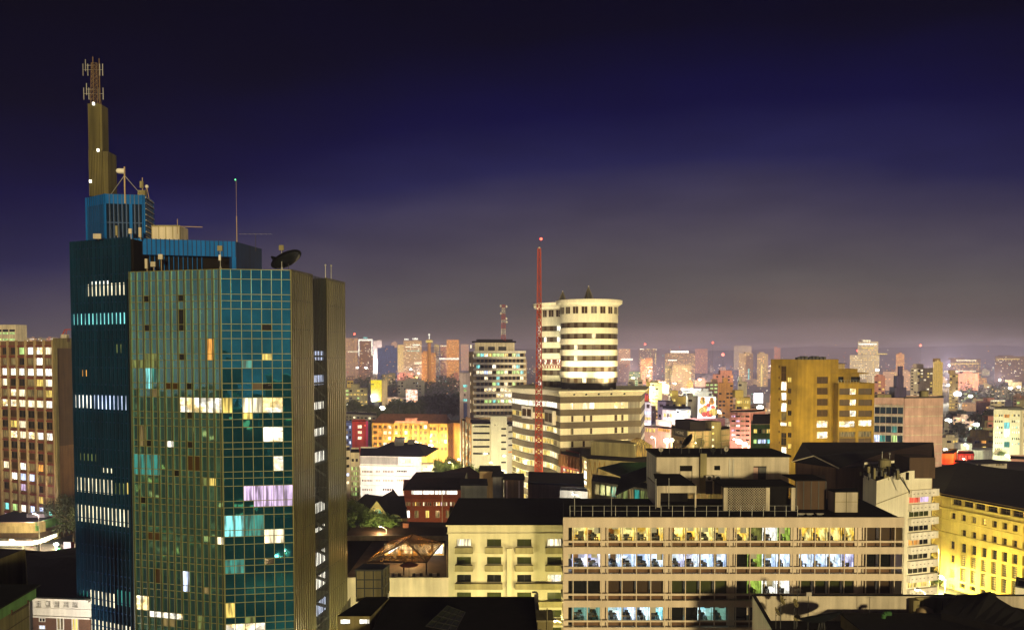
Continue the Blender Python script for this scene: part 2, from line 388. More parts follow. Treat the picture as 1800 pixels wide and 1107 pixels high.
def text(s, size, m, parent, F=None, a=0, z=0, t=.05, ext=.04, name='lettering', sx=1.0):
    c = bpy.data.curves.new(name, 'FONT'); c.body = s; c.size = size; c.extrude = ext; c.align_x = 'CENTER'; c.align_y = 'CENTER'; c.offset = size * .02
    c.materials.append(m); o = bpy.data.objects.new(name, c); COL.objects.link(o)
    p = Vector(F.P(a, t, z)); o.parent = parent; o.location = p - ROOT.get(parent.name, Vector((0, 0, 0)))
    o.rotation_euler = (pi / 2, 0, atan2(F.d.y, F.d.x)); o.scale = (sx, 1, 1)
    me = bpy.data.meshes.new_from_object(o); q = bpy.data.objects.new(name, me); COL.objects.link(q); q.parent = parent; q.location = o.location; q.rotation_euler = o.rotation_euler; q.scale = o.scale
    bpy.data.objects.remove(o); return q

# ------------------------------------------------------------------ lamps, trees, masts
def lamp_light(root, p, power, col, r=.35):
    l = bpy.data.lights.new('lamp_light', 'POINT'); l.energy = power; l.color = col; l.shadow_soft_size = r
    o = bpy.data.objects.new('lamp_light', l); COL.objects.link(o); o.parent = root; o.location = Vector(p) - ROOT[root.name]; return o
WARM = (1, .72, .32); WHITE = (.95, 1, .85)
def street_lamp(px, py, Y, label, power=3000, col=WARM, zb=0, white=False, r=.45, arm=1.4, light=True):
    """pole with an arm; (px,py) is the lamp head"""
    p = W(px, py, Y); h = max(p.z, zb + 4); rt = thing('street_lamp', label, 'street lamp', (p.x + arm, Y, zb), 'street lamps lighting the city')
    b = MB(); b.tube((p.x + arm, Y, zb), (p.x + arm, Y, h - .6), .11, 8, 0, .06); b.tube((p.x + arm, Y, h - .6), (p.x, Y, h + .25), .05, 6); b.build('pole', [M['metal']], rt)
    b = MB(); b.lathe(p.x, Y, [(.05, h + .35), (r * 1.05, h + .16), (r * 1.05, h + .10)], 12); b.build('lamp_shade', [M['steel']], rt)
    b = MB(); b.ball((p.x, Y, h), r, 10, 0, .6); b.build('bulb', [M['bulbw' if white else 'bulb']], rt)
    if light: lamp_light(rt, (p.x, Y, h - .75), power, col)
    return rt
def leafmat(key, c1, c2):
    m, t, b = mat(key); mx = _n(t, 'ShaderNodeMixRGB'); t.links.new(_map(t, _noise(t, .9), .35, .65, 0, 1), mx.inputs[0])
    mx.inputs[1].default_value = (*c1, 1); mx.inputs[2].default_value = (*c2, 1); t.links.new(mx.outputs[0], b.inputs['Base Color'])
    b.inputs['Roughness'].default_value = .7; b.inputs['Specular IOR Level'].default_value = .2; return m
M['leaf'] = leafmat('leaves', (.035, .06, .012), (.09, .11, .03)); M['leafd'] = leafmat('dark_leaves', (.018, .03, .010), (.05, .06, .02))
def crown_mesh(seed, rad, h, n, size):
    r = random.Random(seed); b = MB(); cl = []
    for i in range(14):
        t = r.uniform(0, 2 * pi); q = r.uniform(.15, .78) * rad; cl.append(Vector((cos(t) * q, sin(t) * q, h * (.42 + .5 * r.random() - .18 * q / rad))))
    cl.append(Vector((0, 0, h * .85)))
    for i in range(n):
        c = r.choice(cl); d = Vector((r.gauss(0, 1), r.gauss(0, 1), r.gauss(0, .75))); d.normalize(); p = c + d * rad * r.uniform(.12, .40)
        a = Vector((r.gauss(0, 1), r.gauss(0, 1), r.gauss(0, 1))).normalized() * size * r.uniform(.6, 1.3); e = a.cross(Vector((r.gauss(0, 1), r.gauss(0, 1), r.gauss(0, 1)))).normalized() * size * .5
        b.quad(p - a, p + e, p + a, p - e)
    return b
TREES = {}
def tree(x, y, z, sc, label, kind='broad', group=None, rz=0):
    if kind not in TREES:
        n, rad, h, sz, lm = {'broad': (2600, 4.2, 9, .30, 'leaf'), 'dark': (2600, 4.6, 10, .30, 'leafd'), 'far': (420, 5.0, 9, .85, 'leafd'), 'bush': (1300, 2.4, 3.6, .22, 'leaf')}[kind]
        rt = thing('tree', label, 'tree', (0, 0, 0), group)
        tb = MB(); tb.tube((0, 0, -.3), (.15, .1, h * .45), h * .035, 8, 0, h * .02)
        rr = random.Random(5)
        for i in range(7):
            t = i * .9; tb.tube((.15, .1, h * (.32 + .02 * i)), (cos(t) * rad * .6, sin(t) * rad * .6, h * (.6 + .03 * i)), h * .016, 6, 0, h * .005)
        tb.build('trunk', [M['bark']], rt); crown_mesh(len(TREES) + 3, rad, h, n, sz).build('crown', [M[lm]], rt)
        TREES[kind] = rt; rt.location = (x, y, z); rt.scale = (sc,) * 3; rt.rotation_euler.z = rz; return rt
    return dup(TREES[kind], (x, y, z), label, rz, sc, group)
def lattice(mb, c0, w0, c1, w1, n, th, m=0, m2=None):
    """square lattice mast from c0 to c1"""
    c0 = Vector(c0); c1 = Vector(c1)
    def ring(f):
        c = c0.lerp(c1, f); w_ = (w0 + (w1 - w0) * f) / 2; return [c + Vector((sx * w_, sy * w_, 0)) for sx, sy in ((-1, -1), (1, -1), (1, 1), (-1, 1))]
    for k in range(n):
        a, b = ring(k / n), ring((k + 1) / n); mm = m if (m2 is None or (k * 7 // n) % 2 == 0) else m2
        for i in range(4):
            j = (i + 1) % 4
            mb.bar(a[i], b[i], th, mm); mb.bar(a[i], b[j], th * .6, mm); mb.bar(a[j], b[i], th * .6, mm); mb.bar(b[i], b[j], th * .6, mm)

# ------------------------------------------------------------------ setting: ground, streets
g = MB(); g.quad((-6000, -600, 0), (6000, -600, 0), (6000, 9000, 0), (-6000, 9000, 0)); struct(g.build('ground', [M['soil']]))
def strip(name, m, pts, z): b = MB(); b.poly([(x, y, z) for x, y in pts]); return struct(b.build(name, [M[m]]))
strip('road', 'asphalt', [(-190, 226), (-120, 236), (-120, 250), (-190, 244)], .012)
strip('pavement', 'pave', [(-190, 244.2), (-119.8, 250.2), (-119.8, 268), (-190, 266)], .14)
k = MB(); Fr((-190, 244.05), (-119.8, 250.05)).box(k, 0, 70.4, -.3, 0, 0, .15); struct(k.build('kerb', [M['kerb']]))
strip('street', 'asphalt', [(88, 120), (106, 120), (112, 330), (96, 330)], .014)
strip('plaza', 'pave', [(-75, 430), (5, 400), (8, 462), (-80, 462)], .012)
strip('avenue', 'asphalt', [(-4, 140), (4, 140), (-18, 600), (-34, 600)], .016)
for i in range(1, 4): pass
# far hills closing the horizon
hb = MB(); N = 90; hr = random.Random(3)
prev = None
for i in range(N + 1):
    px = -300 + 2400 * i / N; y = 4300
    up = 611 + 3 * sin(px * .006 + 1) + 2 * sin(px * .021) + 1.5 * hr.random()
    x = X(px, y); c = (x, y, Z(up, y)); a = (x * .93, y - 500, 0); bk = (x * 1.05, y + 500, 0)
    if prev: hb.quad(prev[0], a, c, prev[1]); hb.quad(prev[1], c, bk, prev[2])
    prev = (a, c, bk)
struct(hb.build('hills', [M['soil']]))

# ================================================================== mirror glass tower (left)
def glass_tower():
    H1 = Z(473, 103.6)
    c = [(X(228, 107.2, 478), 107.2), (X(387, 103.6, 473), 103.6), (X(512, 105, 475), 105.0), (X(605, 123.5, 497), 123.5)]
    rt = thing('glass_tower', 'tall blue and green mirror glass office tower with a stepped concrete spire on its roof', 'office tower', (-44, 115, 0))
    r = random.Random(21)
    core = [(c[0][0] + .6, c[0][1] + .5), (c[1][0], c[1][1] + .6), (c[2][0] - .8, c[2][1] + .8), (c[2][0] - .8 + 1.2, c[2][1] + 7.5), (c[3][0] - 3.2, c[3][1] + .4), (c[3][0] - 6, 134), (-58, 128), (-52, 113)]
    b = MB(); b.prism(core, 0, H1 - .6); b.build('core', [M['void']], rt)
    # the two glass fronts
    rows = []; z = H1 - 1.16
    rows.append((z, H1))
    while z > 16:
        for h in (1.84, .79, .97):
            rows.append((z - h, z)); z -= h
    def front(F, n, gm, lits, vents, fins, nm):
        st = F.L / n; g = MB(); lp = {}
        for (z0, z1) in rows:
            for i in range(n):
                a0, a1 = i * st + .03, (i + 1) * st - .03; zc = (z0 + z1) / 2; ac = (a0 + a1) / 2; hit = None
                for L in lits:
                    if L[0] <= ac <= L[1] and L[2] <= zc <= L[3]: hit = L
                e = [r.uniform(-.010, .010) for _ in range(3)]
                ty = -.06; q = [F.P(a0, ty + e[0], z0), F.P(a1, ty + e[1], z0), F.P(a1, ty + e[1] + e[2], z1), F.P(a0, ty + e[0] + e[2], z1)]
                if hit is not None: lp.setdefault(hit[5], (MB(), hit[4]))[0].quad(*q)
                elif any(abs(ac - v[0]) < st * .5 and z0 < v[1] < z1 for v in vents): g.quad(*q, 1)
                else: g.quad(*q, 0)
        g.build(nm, [M[gm], M['dark']], rt)
        for k in lp: lp[k][0].build('lit_window', [LW[lp[k][1]]], rt)
        m = MB()
        for i in range(n + 1):
            a = min(max(i * st, .05), F.L - .05); F.box(m, a - .035, a + .035, -.05, .05, rows[-1][0], H1)
        for (z0, z1) in rows: F.box(m, .1, F.L - .1, -.05, .05, z1 - .035, z1 + .035)
        m.build('mullions', [M['mull']], rt)
        if fins:
            f = MB()
            for i in range(n + 1):
                a = min(max(i * st, .1), F.L - .1); F.box(f, a - .12, a - .06, .075, .17, rows[-1][0], H1 - .1)
            f.build('fins', [M['fin']], rt)
            f = MB()
            for i in range(n + 1):
                a = min(max(i * st, .1), F.L - .1); F.box(f, a - .12, a - .06, .175, .21, rows[-1][0], H1 + .05)
            f.build('fin_edges', [M['finedge']], rt)
    FB = Fr(c[0], c[1]); FC = Fr(c[1], c[2])
    def added_glow(x0, x1, n): return [(x, y, x + r.choice((9, 11, 22)), y + r.choice((7, 12, 24)), r.choice('ddmmtdyz')) for x, y in ((r.uniform(x0, x1), r.uniform(600, 1080)) for _ in range(n))]  # random dim glowing panes added to enrich the glass
    def L(F, lst): return [(*F.rpx(*q[:4]), q[4], i) for i, q in enumerate(lst)]
    front(FB, 13, 'mirror2', L(FB, added_glow(236, 372, 22) + [(311, 692, 385, 713, 'k'), (253, 648, 266, 681, 'c'), (271, 648, 279, 668, 't'), (232, 793, 278, 830, 't'), (334, 590, 345, 628, 'b'), (359, 608, 371, 632, 'o'),
                                    (322, 1012, 333, 1040, 'b'), (240, 1045, 262, 1062, 'k'), (262, 1070, 320, 1085, 'k'), (380, 942, 389, 953, 'w'), (290, 765, 302, 780, 'W')]),
          [FB.px(x, y) for x, y in ((325, 523), (325, 575), (325, 627), (328, 678), (330, 730), (330, 781), (254, 525), (254, 577), (258, 777), (314, 556), (318, 830), (258, 880))], True, 'glass_wall')
    front(FC, 7, 'mirror', L(FC, added_glow(392, 496, 12) + [(431, 697, 459, 722, 'w'), (462, 697, 492, 722, 'k'), (431, 722, 443, 736, 'y'), (466, 760, 500, 774, 'k'), (478, 812, 506, 824, 'k'), (430, 850, 512, 876, 'p'), (446, 876, 512, 890, 'p'),  # one of these panes is a yellow reflection painted as glow
                                  (393, 904, 430, 946, 'c'), (430, 912, 458, 946, 't'), (459, 934, 508, 953, 'w'), (394, 1006, 410, 1018, 'g'), (394, 1060, 412, 1088, 'y'), (396, 1092, 460, 1107, 'k'), (480, 1088, 492, 1107, 'y'),
                                  (388, 696, 402, 720, 'y'), (330, 890, 395, 906, 't')]),
          [FC.px(x, y) for x, y in ((468, 677), (472, 883), (474, 986), (470, 575))], False, 'glass_wall')
    # ribbed flank with the open escape stair
    FD = Fr(c[2], c[3]); a1 = FD.px(550, 700)[0]; a2 = FD.px(575, 700)[0]
    b = MB(); rb = MB()
    for (s0, s1) in ((.0, a1), (a2, FD.L)):
        FD.box(b, s0, s1, -1.2, 0, 8, H1)
        n = int((s1 - s0) / .72)
        for i in range(n + 1):
            a = s0 + (s1 - s0) * i / n; a = min(max(a, s0 + .1), s1 - .1); FD.box(rb, a - .10, a + .10, .004, .13, 8, H1 - .15)
        for k in range(17): FD.box(rb, s0 + .05, s1 - .05, .006, .06, H1 - 3.6 * k - 3.65, H1 - 3.6 * k - 3.5, 1)
        FD.box(rb, s0, s1, -.3, .16, H1 - .14, H1 + .1, 0)
    b.build('flank_panel', [M['rib']], rt); rb.build('panel_ribs', [M['rib'], M['steel']], rt)
    b = MB(); b.quad(FD.P(a1, -2.6, 8), FD.P(a2, -2.6, 8), FD.P(a2, -2.6, H1), FD.P(a1, -2.6, H1))
    b.quad(FD.P(a1, 0, 8), FD.P(a1, -2.6, 8), FD.P(a1, -2.6, H1), FD.P(a1, 0, H1)); b.quad(FD.P(a2, -2.6, 8), FD.P(a2, 0, 8), FD.P(a2, 0, H1), FD.P(a2, -2.6, H1))
    b.build('stair_shaft', [M['void']], rt)
    st = MB(); k = 0; zz_ = H1 - 10.4
    while zz_ > 12:
        FD.box(st, a1 + .05, a2 - .05, -2.5, -.14, zz_ - .25, zz_)
        for s in range(9): FD.box(st, a1 + .25 + (a2 - a1 - .6) * s / 9, a1 + .25 + (a2 - a1 - .6) * (s + 1) / 9, -.34, -.16, zz_ - .55 - s * .2, zz_ - .25 - s * .2)
        zz_ -= 3.6
    st.build('stair_flights', [M['steel']], rt)
    zz_ = H1 - 10.4
    for (y0, y1) in ((617, 633), (660, 677), (708, 723), (755, 768), (797, 815), (888, 906), (932, 940), (976, 1000), (1020, 1042), (1066, 1090)):
        s0, z1 = FD.px(553, y0); _, z0 = FD.px(553, y1); q = MB(); FD.rect(q, a1 + .15, a2 - .15, z0, z1, -.40); q.build('landing_light', [LW['b' if y0 in (617, 660, 1066) else 'W']], rt)
    q = MB()
    for i in range(11): a = a1 + .06 + (a2 - a1 - .12) * i / 10; FD.box(q, a - .05, a + .05, -.12, -.02, 8, H1)
    q.build('stair_grille', [M['fin']], rt)
    # dark blue wing on the left
    F0 = Fr((X(125, 115, 420), 115.0), (X(228, 110, 420), 110.0)); HA = Z(421, 112.5)
    g = MB(); n = 15; stp = F0.L / n; lp = {}
    lw = [(150, 500, 218, 521, 'w'), (160, 495, 192, 500, 'W'), (128, 552, 219, 571, 'c'), (204, 605, 215, 620, 'm'), (143, 650, 156, 661, 'o'), (132, 694, 160, 716, 'W'), (160, 694, 222, 718, 'b'),
          (134, 838, 200, 863, 'w'), (200, 848, 222, 868, 'm'), (222, 848, 227, 868, 'y'), (136, 886, 226, 915, 'w'), (139, 796, 168, 808, 'm'), (139, 1036, 158, 1056, 't'), (158, 1036, 205, 1060, 'w'), (205, 1036, 228, 1062, 't'), (140, 1083, 228, 1107, 'w'), (180, 822, 196, 830, 'w')]
    lr = [(*F0.rpx(*q[:4]), q[4], i) for i, q in enumerate(lw)]
    z = HA - 1.0; zr = [(z, HA)]
    while z > 10: zr.append((z - 1.35, z)); zr.append((z - 3.6, z - 1.35)); z -= 3.6
    for (a0, a1_, z0, z1, ky, i) in lr:
        q = MB(); F0.rect(q, max(a0, .1), min(a1_, F0.L - .1), z0, z1, -.08); q.build('lit_window', [LW[ky]], rt)
    for (z0, z1) in zr:
        for i in range(n):
            e = r.uniform(-.01, .01); e2 = r.uniform(-.01, .01)
            g.quad(F0.P(i * stp + .03, -.13 + e, z0), F0.P((i + 1) * stp - .03, -.13 - e, z0), F0.P((i + 1) * stp - .03, -.13 - e + e2, z1), F0.P(i * stp + .03, -.13 + e + e2, z1), 0)
    g.build('wing_glass', [M['navy']], rt)
    f = MB()
    for i in range(n + 1): a = min(max(i * stp, .06), F0.L - .06); F0.box(f, a - .05, a + .05, -.12, .30, 10, HA)
    f.build('wing_fins', [M['bluemid']], rt)
    f = MB()
    for (z0, z1) in zr: F0.box(f, .06, F0.L - .06, -.12, .01, z1 - .05, z1 + .05)
    f.build('wing_rails', [M['bluedark']], rt)
    p0, p1 = F0.P(.15, -.2, 0), F0.P(F0.L + .3, -.3, 0)
    b = MB(); b.prism([p0[:2], p1[:2], (p1[0] + 1, 128), (p0[0] - 5, 128)], 0, HA - .25); b.build('wing_core', [M['void']], rt)
    # set-back plant floor: blue fascia on top, dark void with aerials below
    u = [(X(226, 112.2, 418), 112.2), (X(415, 115.5, 423), 115.5), (X(460, 123.5, 434), 123.5)]
    HU = Z(419, 112.4); U0 = Z(447, 112.4)
    b = MB(); b.prism([(u[0][0], u[0][1] + 1.2), (u[1][0] - .6, u[1][1] + 1.2), (u[2][0] - .4, u[2][1]), (u[2][0] - 12, 128), (u[0][0] - 6, 126)], H1 - 1, HU - .3); b.build('plant_floor', [M['void']], rt)
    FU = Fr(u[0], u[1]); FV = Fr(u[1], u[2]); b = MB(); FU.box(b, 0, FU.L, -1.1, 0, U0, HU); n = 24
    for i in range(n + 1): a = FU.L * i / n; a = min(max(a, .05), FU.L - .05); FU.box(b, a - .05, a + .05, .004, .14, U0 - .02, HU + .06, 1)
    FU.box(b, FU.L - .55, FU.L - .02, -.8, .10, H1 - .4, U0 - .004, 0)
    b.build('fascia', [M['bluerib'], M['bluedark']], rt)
    b = MB()
    for i in range(16): a = FU.L * .66 * i / 15 + .1; FU.box(b, a - .04, a + .04, -.75, -.62, H1 - .4, U0)
    b.build('louvre_posts', [M['bluerib']], rt)
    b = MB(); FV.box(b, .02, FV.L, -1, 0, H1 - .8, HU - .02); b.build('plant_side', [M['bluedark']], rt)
    # eight sided drum under the spire
    k4 = [(X(153, 116.5, 380), 116.5), (X(186, 113.5, 380), 113.5), (X(252, 114.3, 380), 114.3), (X(268, 119, 380), 119), (X(262, 124, 380), 124), (X(160, 124, 380), 124)]
    HC = Z(343, 114); b = MB(); b.prism(k4, HU - .3, HC); b.build('drum', [M['navy']], rt)
    b = MB()
    for i in range(4):
        F = Fr(k4[i], k4[i + 1]); n = max(2, int(F.L / .52))
        F.box(b, 0, F.L - .01, .004, .12 + .003 * i, HC - 1.2, HC + .05, 0)
        for j in range(n + 1):
            a = min(max(F.L * j / n, .06), F.L - .06); F.box(b, a - .05, a + .05, .005, .22 + .003 * i, HU - .3, HC + .06, 0 if j in (0, n) else 1)
        F.box(b, .1, F.L - .1, .006, .1, HU + 2.2, HU + 2.3, 1)
    F = Fr(k4[1], k4[2]); F.box(b, F.L * .64, F.L * .72, .01, .26, HU, HC - 1.2, 0); b.build('drum_cladding', [M['bluerib'], wall('blue_rib_mid', (.010, .07, .24), rough=.4)], rt)
    F = Fr(k4[2], k4[3]); b = MB()
    for j in range(8): F.box(b, .2, F.L - .2, .23, .32, HU + .4 + j * .75, HU + .5 + j * .75)
    b.build('drum_ladder', [M['metal']], rt)
    # spire: two ribbed concrete stages
    for (x0, x1, y0, y1, Y, nm) in ((157, 190, 345, 266, 117, 'spire_lower_stage'), (157.5, 181, 268, 184, 117.3, 'spire_upper_stage')):
        xa, xb = X(x0, Y, 300), X(x1, Y, 300); z0, z1 = Z(y0, Y), Z(y1, Y); b = MB(); b.box(xa, xb, Y, Y + (xb - xa), z0, z1)
        n = 8
        for i in range(n + 1):
            x = xa + .06 + (xb - xa - .12) * (i / n) * (.72 if x1 > 185 else .8); b.box(x - .055, x + .055, Y - .15, Y - .004, z0, z1 + .1)
        for q in range(3): b.box(xa + .05, xb - .05, Y - .04, Y - .003, z0 + (z1 - z0) * (q + .7) / 3.3, z0 + (z1 - z0) * (q + .7) / 3.3 + .1)
        b.build(nm, [M['spire']], rt)
    for (px, py) in ((165, 183), (173, 264.5), (159.5, 319)):
        p = W(px, py, 116.8); b = MB(); b.box(p.x - .12, p.x + .12, 116.6, 116.80, p.z - .18, p.z + .18); b.build('spire_lamp', [emit('spire_lamp', (1, .95, .8), 3.5) if 'spire_lamp' not in MATS else MATS['spire_lamp']], rt)
    return rt, H1, HU, HC
TW, H1, HU, HC = glass_tower()
# lattice aerial on top of the spire
def spire_aerial():
    Y = 118; x = X(168, Y, 150); z0, z1 = Z(184, Y), Z(100, Y)
    rt = thing('antenna_mast', 'rusty antenna mast with two tiers of dipoles standing on top of the concrete spire', 'antenna', (x, Y, z0))
    b = MB(); lattice(b, (x, Y, z0), 1.0, (x, Y, Z(112, Y)), .7, 9, .06); b.tube((x - .3, Y, z0), (x - .3, Y, z1), .06); b.tube((x + .55, Y, z0), (x + .55, Y, Z(103, Y)), .06); b.build('pole', [M['rust']], rt)
    for (py, xs) in ((123, (146.5, 151, 155, 176, 181)), (165, (147, 152, 156, 173, 181))):
        for px in xs:
            b = MB(); xx_ = X(px, Y, 150); zc = Z(py, Y) + (.6 if px in (151, 152) else 0); b.tube((xx_, Y, zc - .8), (xx_, Y, zc + .8), .06); b.tube((xx_, Y, zc), (x, Y, zc), .03); b.build('dipole', [M['metal']], rt)
spire_aerial()

# ================================================================== cream office block with open balcony grid (foreground right)
def office():
    Y = 112.0; x0, x1 = X(990, Y, 910), X(1590, Y, 910); zt = Z(909, Y); F = Fr((x0, Y), (x1, Y)); bk = 128.5; xb0, xb1 = X(990.5, bk, 890), X(1511, bk, 878)
    rt = thing('office_block', 'cream office block with four rows of wide lit office windows behind a white balcony grid', 'office block', ((x0 + x1) / 2, 118, 0))
    A = lambda px: F.px(px, 1000)[0]
    rows = [(926.7, 950, 953.5, 961), (973.3, 996, 999.5, 1008), (1020, 1043, 1046.5, 1055), (1066.7, 1090, 1093, 1102), (1113, 1136, 1140, 1148)]
    bays = [(999, 1006.5), (1008.6, 1032), (1033.6, 1057), (1069, 1092.6), (1094.5, 1117.8), (1120, 1143.3), (1145, 1168.5), (1181, 1204), (1206.5, 1229.7), (1232, 1255.4), (1257.8, 1281), (1294.8, 1317), (1320, 1342), (1346, 1368), (1372, 1393.5),
            (1408, 1430.7), (1434.4, 1456), (1460, 1482.6), (1486, 1506.5), (1523, 1545), (1548.6, 1571)]
    piers = [(1057.6, 1068), (1169.5, 1180), (1282, 1293.8), (1394.5, 1407), (1508, 1522)]
    pat = [".yk" + "kkkk" + "kkkk" + "odwg" + "yykk" + "zz", "bpp" + "bbbb" + "bpbb" + ".gbb" + "bbbp" + "..", "..." + "zzzz" + "xxxx" + ".gww" + "xxxx" + "zz", ".tt" + "cbbc" + "..ct" + "...." + "...." + "..", "." * 21]
    zr = [[Z(v, Y) for v in r] for r in rows]
    # floor slabs + spandrels, parapet, end walls
    b = MB(); F.box(b, 0, F.L, -.35, 0, zr[0][0], zt)
    for k in range(len(zr)):
        zl = zr[k][3]; zn = zr[k + 1][0] if k + 1 < len(zr) else 0
        F.box(b, 0, F.L, -.30, 0, zn, zl)
    b.build('spandrels', [M['office']], rt)
    b = MB()
    for k in range(len(zr)): F.box(b, .02, F.L - .02, -5.6, -.302, zr[k][3] - .22, zr[k][3] - .05)
    b.build('floor_slabs', [M['pale']], rt)
    b = MB()
    edges = sorted(set([990.8, 1007.6, 1032.8, 1057.4, 1068.6, 1093.6, 1119, 1144.2, 1169.2, 1180.6, 1205.3, 1231, 1256.6, 1281.8, 1294.2, 1318.5, 1344, 1370, 1394, 1407.6, 1432.5, 1458, 1484.3, 1507.6, 1522.4, 1546.8, 1572.6, 1589]))
    for e in edges:
        a = A(e)
        for k in range(len(zr)): F.box(b, max(0, a - .055), min(F.L, a + .055), -.20, -.02, zr[k][3] + .002, zr[k][0] - .002)
    for k in range(len(zr)): F.box(b, .02, F.L - .02, -.24, -.06, zr[k][2], zr[k][1])
    b.build('balcony_grid', [M['office']], rt)
    # recessed wall: piers, door strip, low sill wall
    D = -1.0
    for (p, q) in piers + [(991.2, 998.6)]: b = MB(); F.box(b, A(p) - .1, A(q) + .1, D - .3, D + .05, 0, zt - .5); b.build('pier', [M['office']], rt)
    b = MB(); F.box(b, A(1572), F.L - .02, D - 2.4, D - 2.2, 0, zt - .5); b.build('inner_wall', [M['office']], rt)
    b = MB()
    for k in range(len(zr)): F.box(b, A(1006.5), A(1572), D - .2, D - .002, zr[k][3] - .04, zr[k][3] + .57)
    b.build('sill_wall', [M['brown']], rt)
    # rooms behind their glass
    rr = random.Random(4)
    for k in range(4):
        for i, (p, q) in enumerate(bays):
            a0, a1 = A(p), A(q); z0, z1 = zr[k][3] + (.55 if i else 0), zr[k][0]; key = pat[k][i]
            f = MB(); F.box(f, a0, a1, D - .06, D - .01, z1 - .08, z1, 0); F.box(f, a0, a0 + .06, D - .06, D - .01, z0 + .07, z1 - .08, 0); F.box(f, a1 - .06, a1, D - .06, D - .01, z0 + .07, z1 - .08, 0); F.box(f, a0, a1, D - .06, D - .01, z0 + .01, z0 + .07, 0)
            dark = key in '.xz'
            if dark: F.rect(f, a0 + .06, a1 - .06, z0 + .07, z1 - .08, D - .04, 1); f.build('window', [M['steel'], LW[key]], rt); continue
            f.build('window_frame', [M['steel']], rt)
            g = MB(); F.rect(g, a0 + .06, a1 - .06, z0 + .07, z1 - .08, D - .03); g.build('window_glass', [M['clear']], rt)
            r = MB(); P = F.P; T0, T1 = D - .07, D - 4.2; zf = zr[k][3] - .04
            col = {'y': 'room_ochre', 'k': 'room_ochre', 'o': 'room_ochre', 'd': 'room_olive', 'w': 'room_white', 'g': 'room_green', 'b': 'room_blue', 'p': 'room_lilac', 'c': 'room_cyan', 't': 'room_mint'}[key]
            r.quad(P(a0 - .1, T1, zf), P(a1 + .1, T1, zf), P(a1 + .1, T1, z1), P(a0 - .1, T1, z1), 0)
            r.quad(P(a0 - .1, T0, zf), P(a0 - .1, T1, zf), P(a0 - .1, T1, z1), P(a0 - .1, T0, z1), 0); r.quad(P(a1 + .1, T1, zf), P(a1 + .1, T0, zf), P(a1 + .1, T0, z1), P(a1 + .1, T1, z1), 0)
            r.quad(P(a0 - .1, T0, zf), P(a1 + .1, T0, zf), P(a1 + .1, T1, zf), P(a0 - .1, T1, zf), 1); r.quad(P(a1 + .1, T0, z1 - .005), P(a0 - .1, T0, z1 - .005), P(a0 - .1, T1, z1 - .005), P(a1 + .1, T1, z1 - .005), 1)
            r.build('room', [M[col], M['room_floor']], rt)  # room walls emit light themselves instead of catching lamplight
            c = MB(); w_ = a1 - a0                       # desk with screens, chair backs, shelves, blind
            for q in range(rr.choice((1, 2, 2))):
                t_ = D - 1.3 - 1.2 * q - rr.uniform(0, .4); u0 = a0 + rr.uniform(.05, .35); u1 = a1 - rr.uniform(.05, .35)
                F.box(c, u0, u1, t_ - .6, t_, zf + .70, zf + .75, rr.choice((1, 2))); F.box(c, u0 + .05, u0 + .12, t_ - .55, t_ - .05, zf, zf + .70, 0); F.box(c, u1 - .12, u1 - .05, t_ - .55, t_ - .05, zf, zf + .70, 0)
                for m_ in range(rr.choice((1, 2))): u = rr.uniform(u0 + .1, u1 - .6); F.box(c, u, u + .5, t_ - .35, t_ - .3, zf + .84, zf + 1.18, 0); F.box(c, u + .2, u + .3, t_ - .36, t_ - .31, zf + .751, zf + .84, 0)
                u = rr.uniform(u0, u1 - .5); F.box(c, u, u + .46, t_ + .28, t_ + .34, zf + .55, zf + 1.08, 0); F.box(c, u, u + .46, t_ + .0, t_ + .28, zf + .43, zf + .5, 0); F.box(c, u + .2, u + .26, t_ + .1, t_ + .16, zf, zf + .43, 0)
            if rr.random() < .5: u = rr.uniform(a0, a1 - .8); F.box(c, u, u + .75, D - 4.1, D - 3.7, zf, zf + rr.uniform(1.1, 1.9), rr.choice((0, 1, 2)))
            if rr.random() < .35: u = rr.uniform(a0, a1 - .8); F.box(c, u, u + .8, D - .16, D - .1, z1 - rr.uniform(.4, 1.1), z1 - .05, 3)
            c.build('fittings', [M['steel'], M['fit_wood'], M['fit_grey'], M['fit_blind']], rt)
            g = MB(); F.box(g, a0 + .4, a1 - .4, D - 2.2, D - 2.0, z1 - .09, z1 - .03); g.build('ceiling_light', [M['bulbw' if key in 'bpct' else 'tube']], rt)
    # roof, end wall
    b = MB(); b.poly([(x0, Y + .01, zt - .3), (x1, Y + .01, zt - .3), (xb1, bk, zt - .3), (xb0, bk, zt - .3)]); b.build('roof', [M['roof']], rt)
    b = MB(); b.quad((x1 - .01, Y + .4, 0), (xb1, bk, 0), (xb1, bk, zt - .31), (x1 - .01, Y + .4, zt - .31)); b.quad((xb0, bk, 0), (x0 + .01, Y + .4, 0), (x0 + .01, Y + .4, zt - .31), (xb0, bk, zt - .31)); b.quad((xb1, bk, 0), (xb0, bk, 0), (xb0, bk, zt - .31), (xb1, bk, zt - .31)); b.build('side_wall', [M['office']], rt)
    # roof house, canopies and screen: parts of the building
    zr_ = zt - .3; Yp = 134.0; PX = lambda px, y=830: X(px, Yp, y)
    pz = Z(803, Yp)
    G = Fr((PX(1154), Yp), (PX(1387), Yp)); b = MB(); hl = [G.rpx(1195, 818, 1217, 856), G.rpx(1255.5, 818, 1266, 826), G.rpx(1324.5, 819, 1347, 852)]
    holes_wall(b, G, 0, G.L, zr_ - .2, pz, hl, .25)
    b.quad(G.P(0, -10, zr_), G.P(0, 0, zr_), G.P(0, 0, pz), G.P(0, -10, pz)); b.quad(G.P(G.L, 0, zr_), G.P(G.L, -10, zr_), G.P(G.L, -10, pz), G.P(G.L, 0, pz)); b.quad(G.P(G.L, -10, zr_), G.P(0, -10, zr_), G.P(0, -10, pz), G.P(G.L, -10, pz))
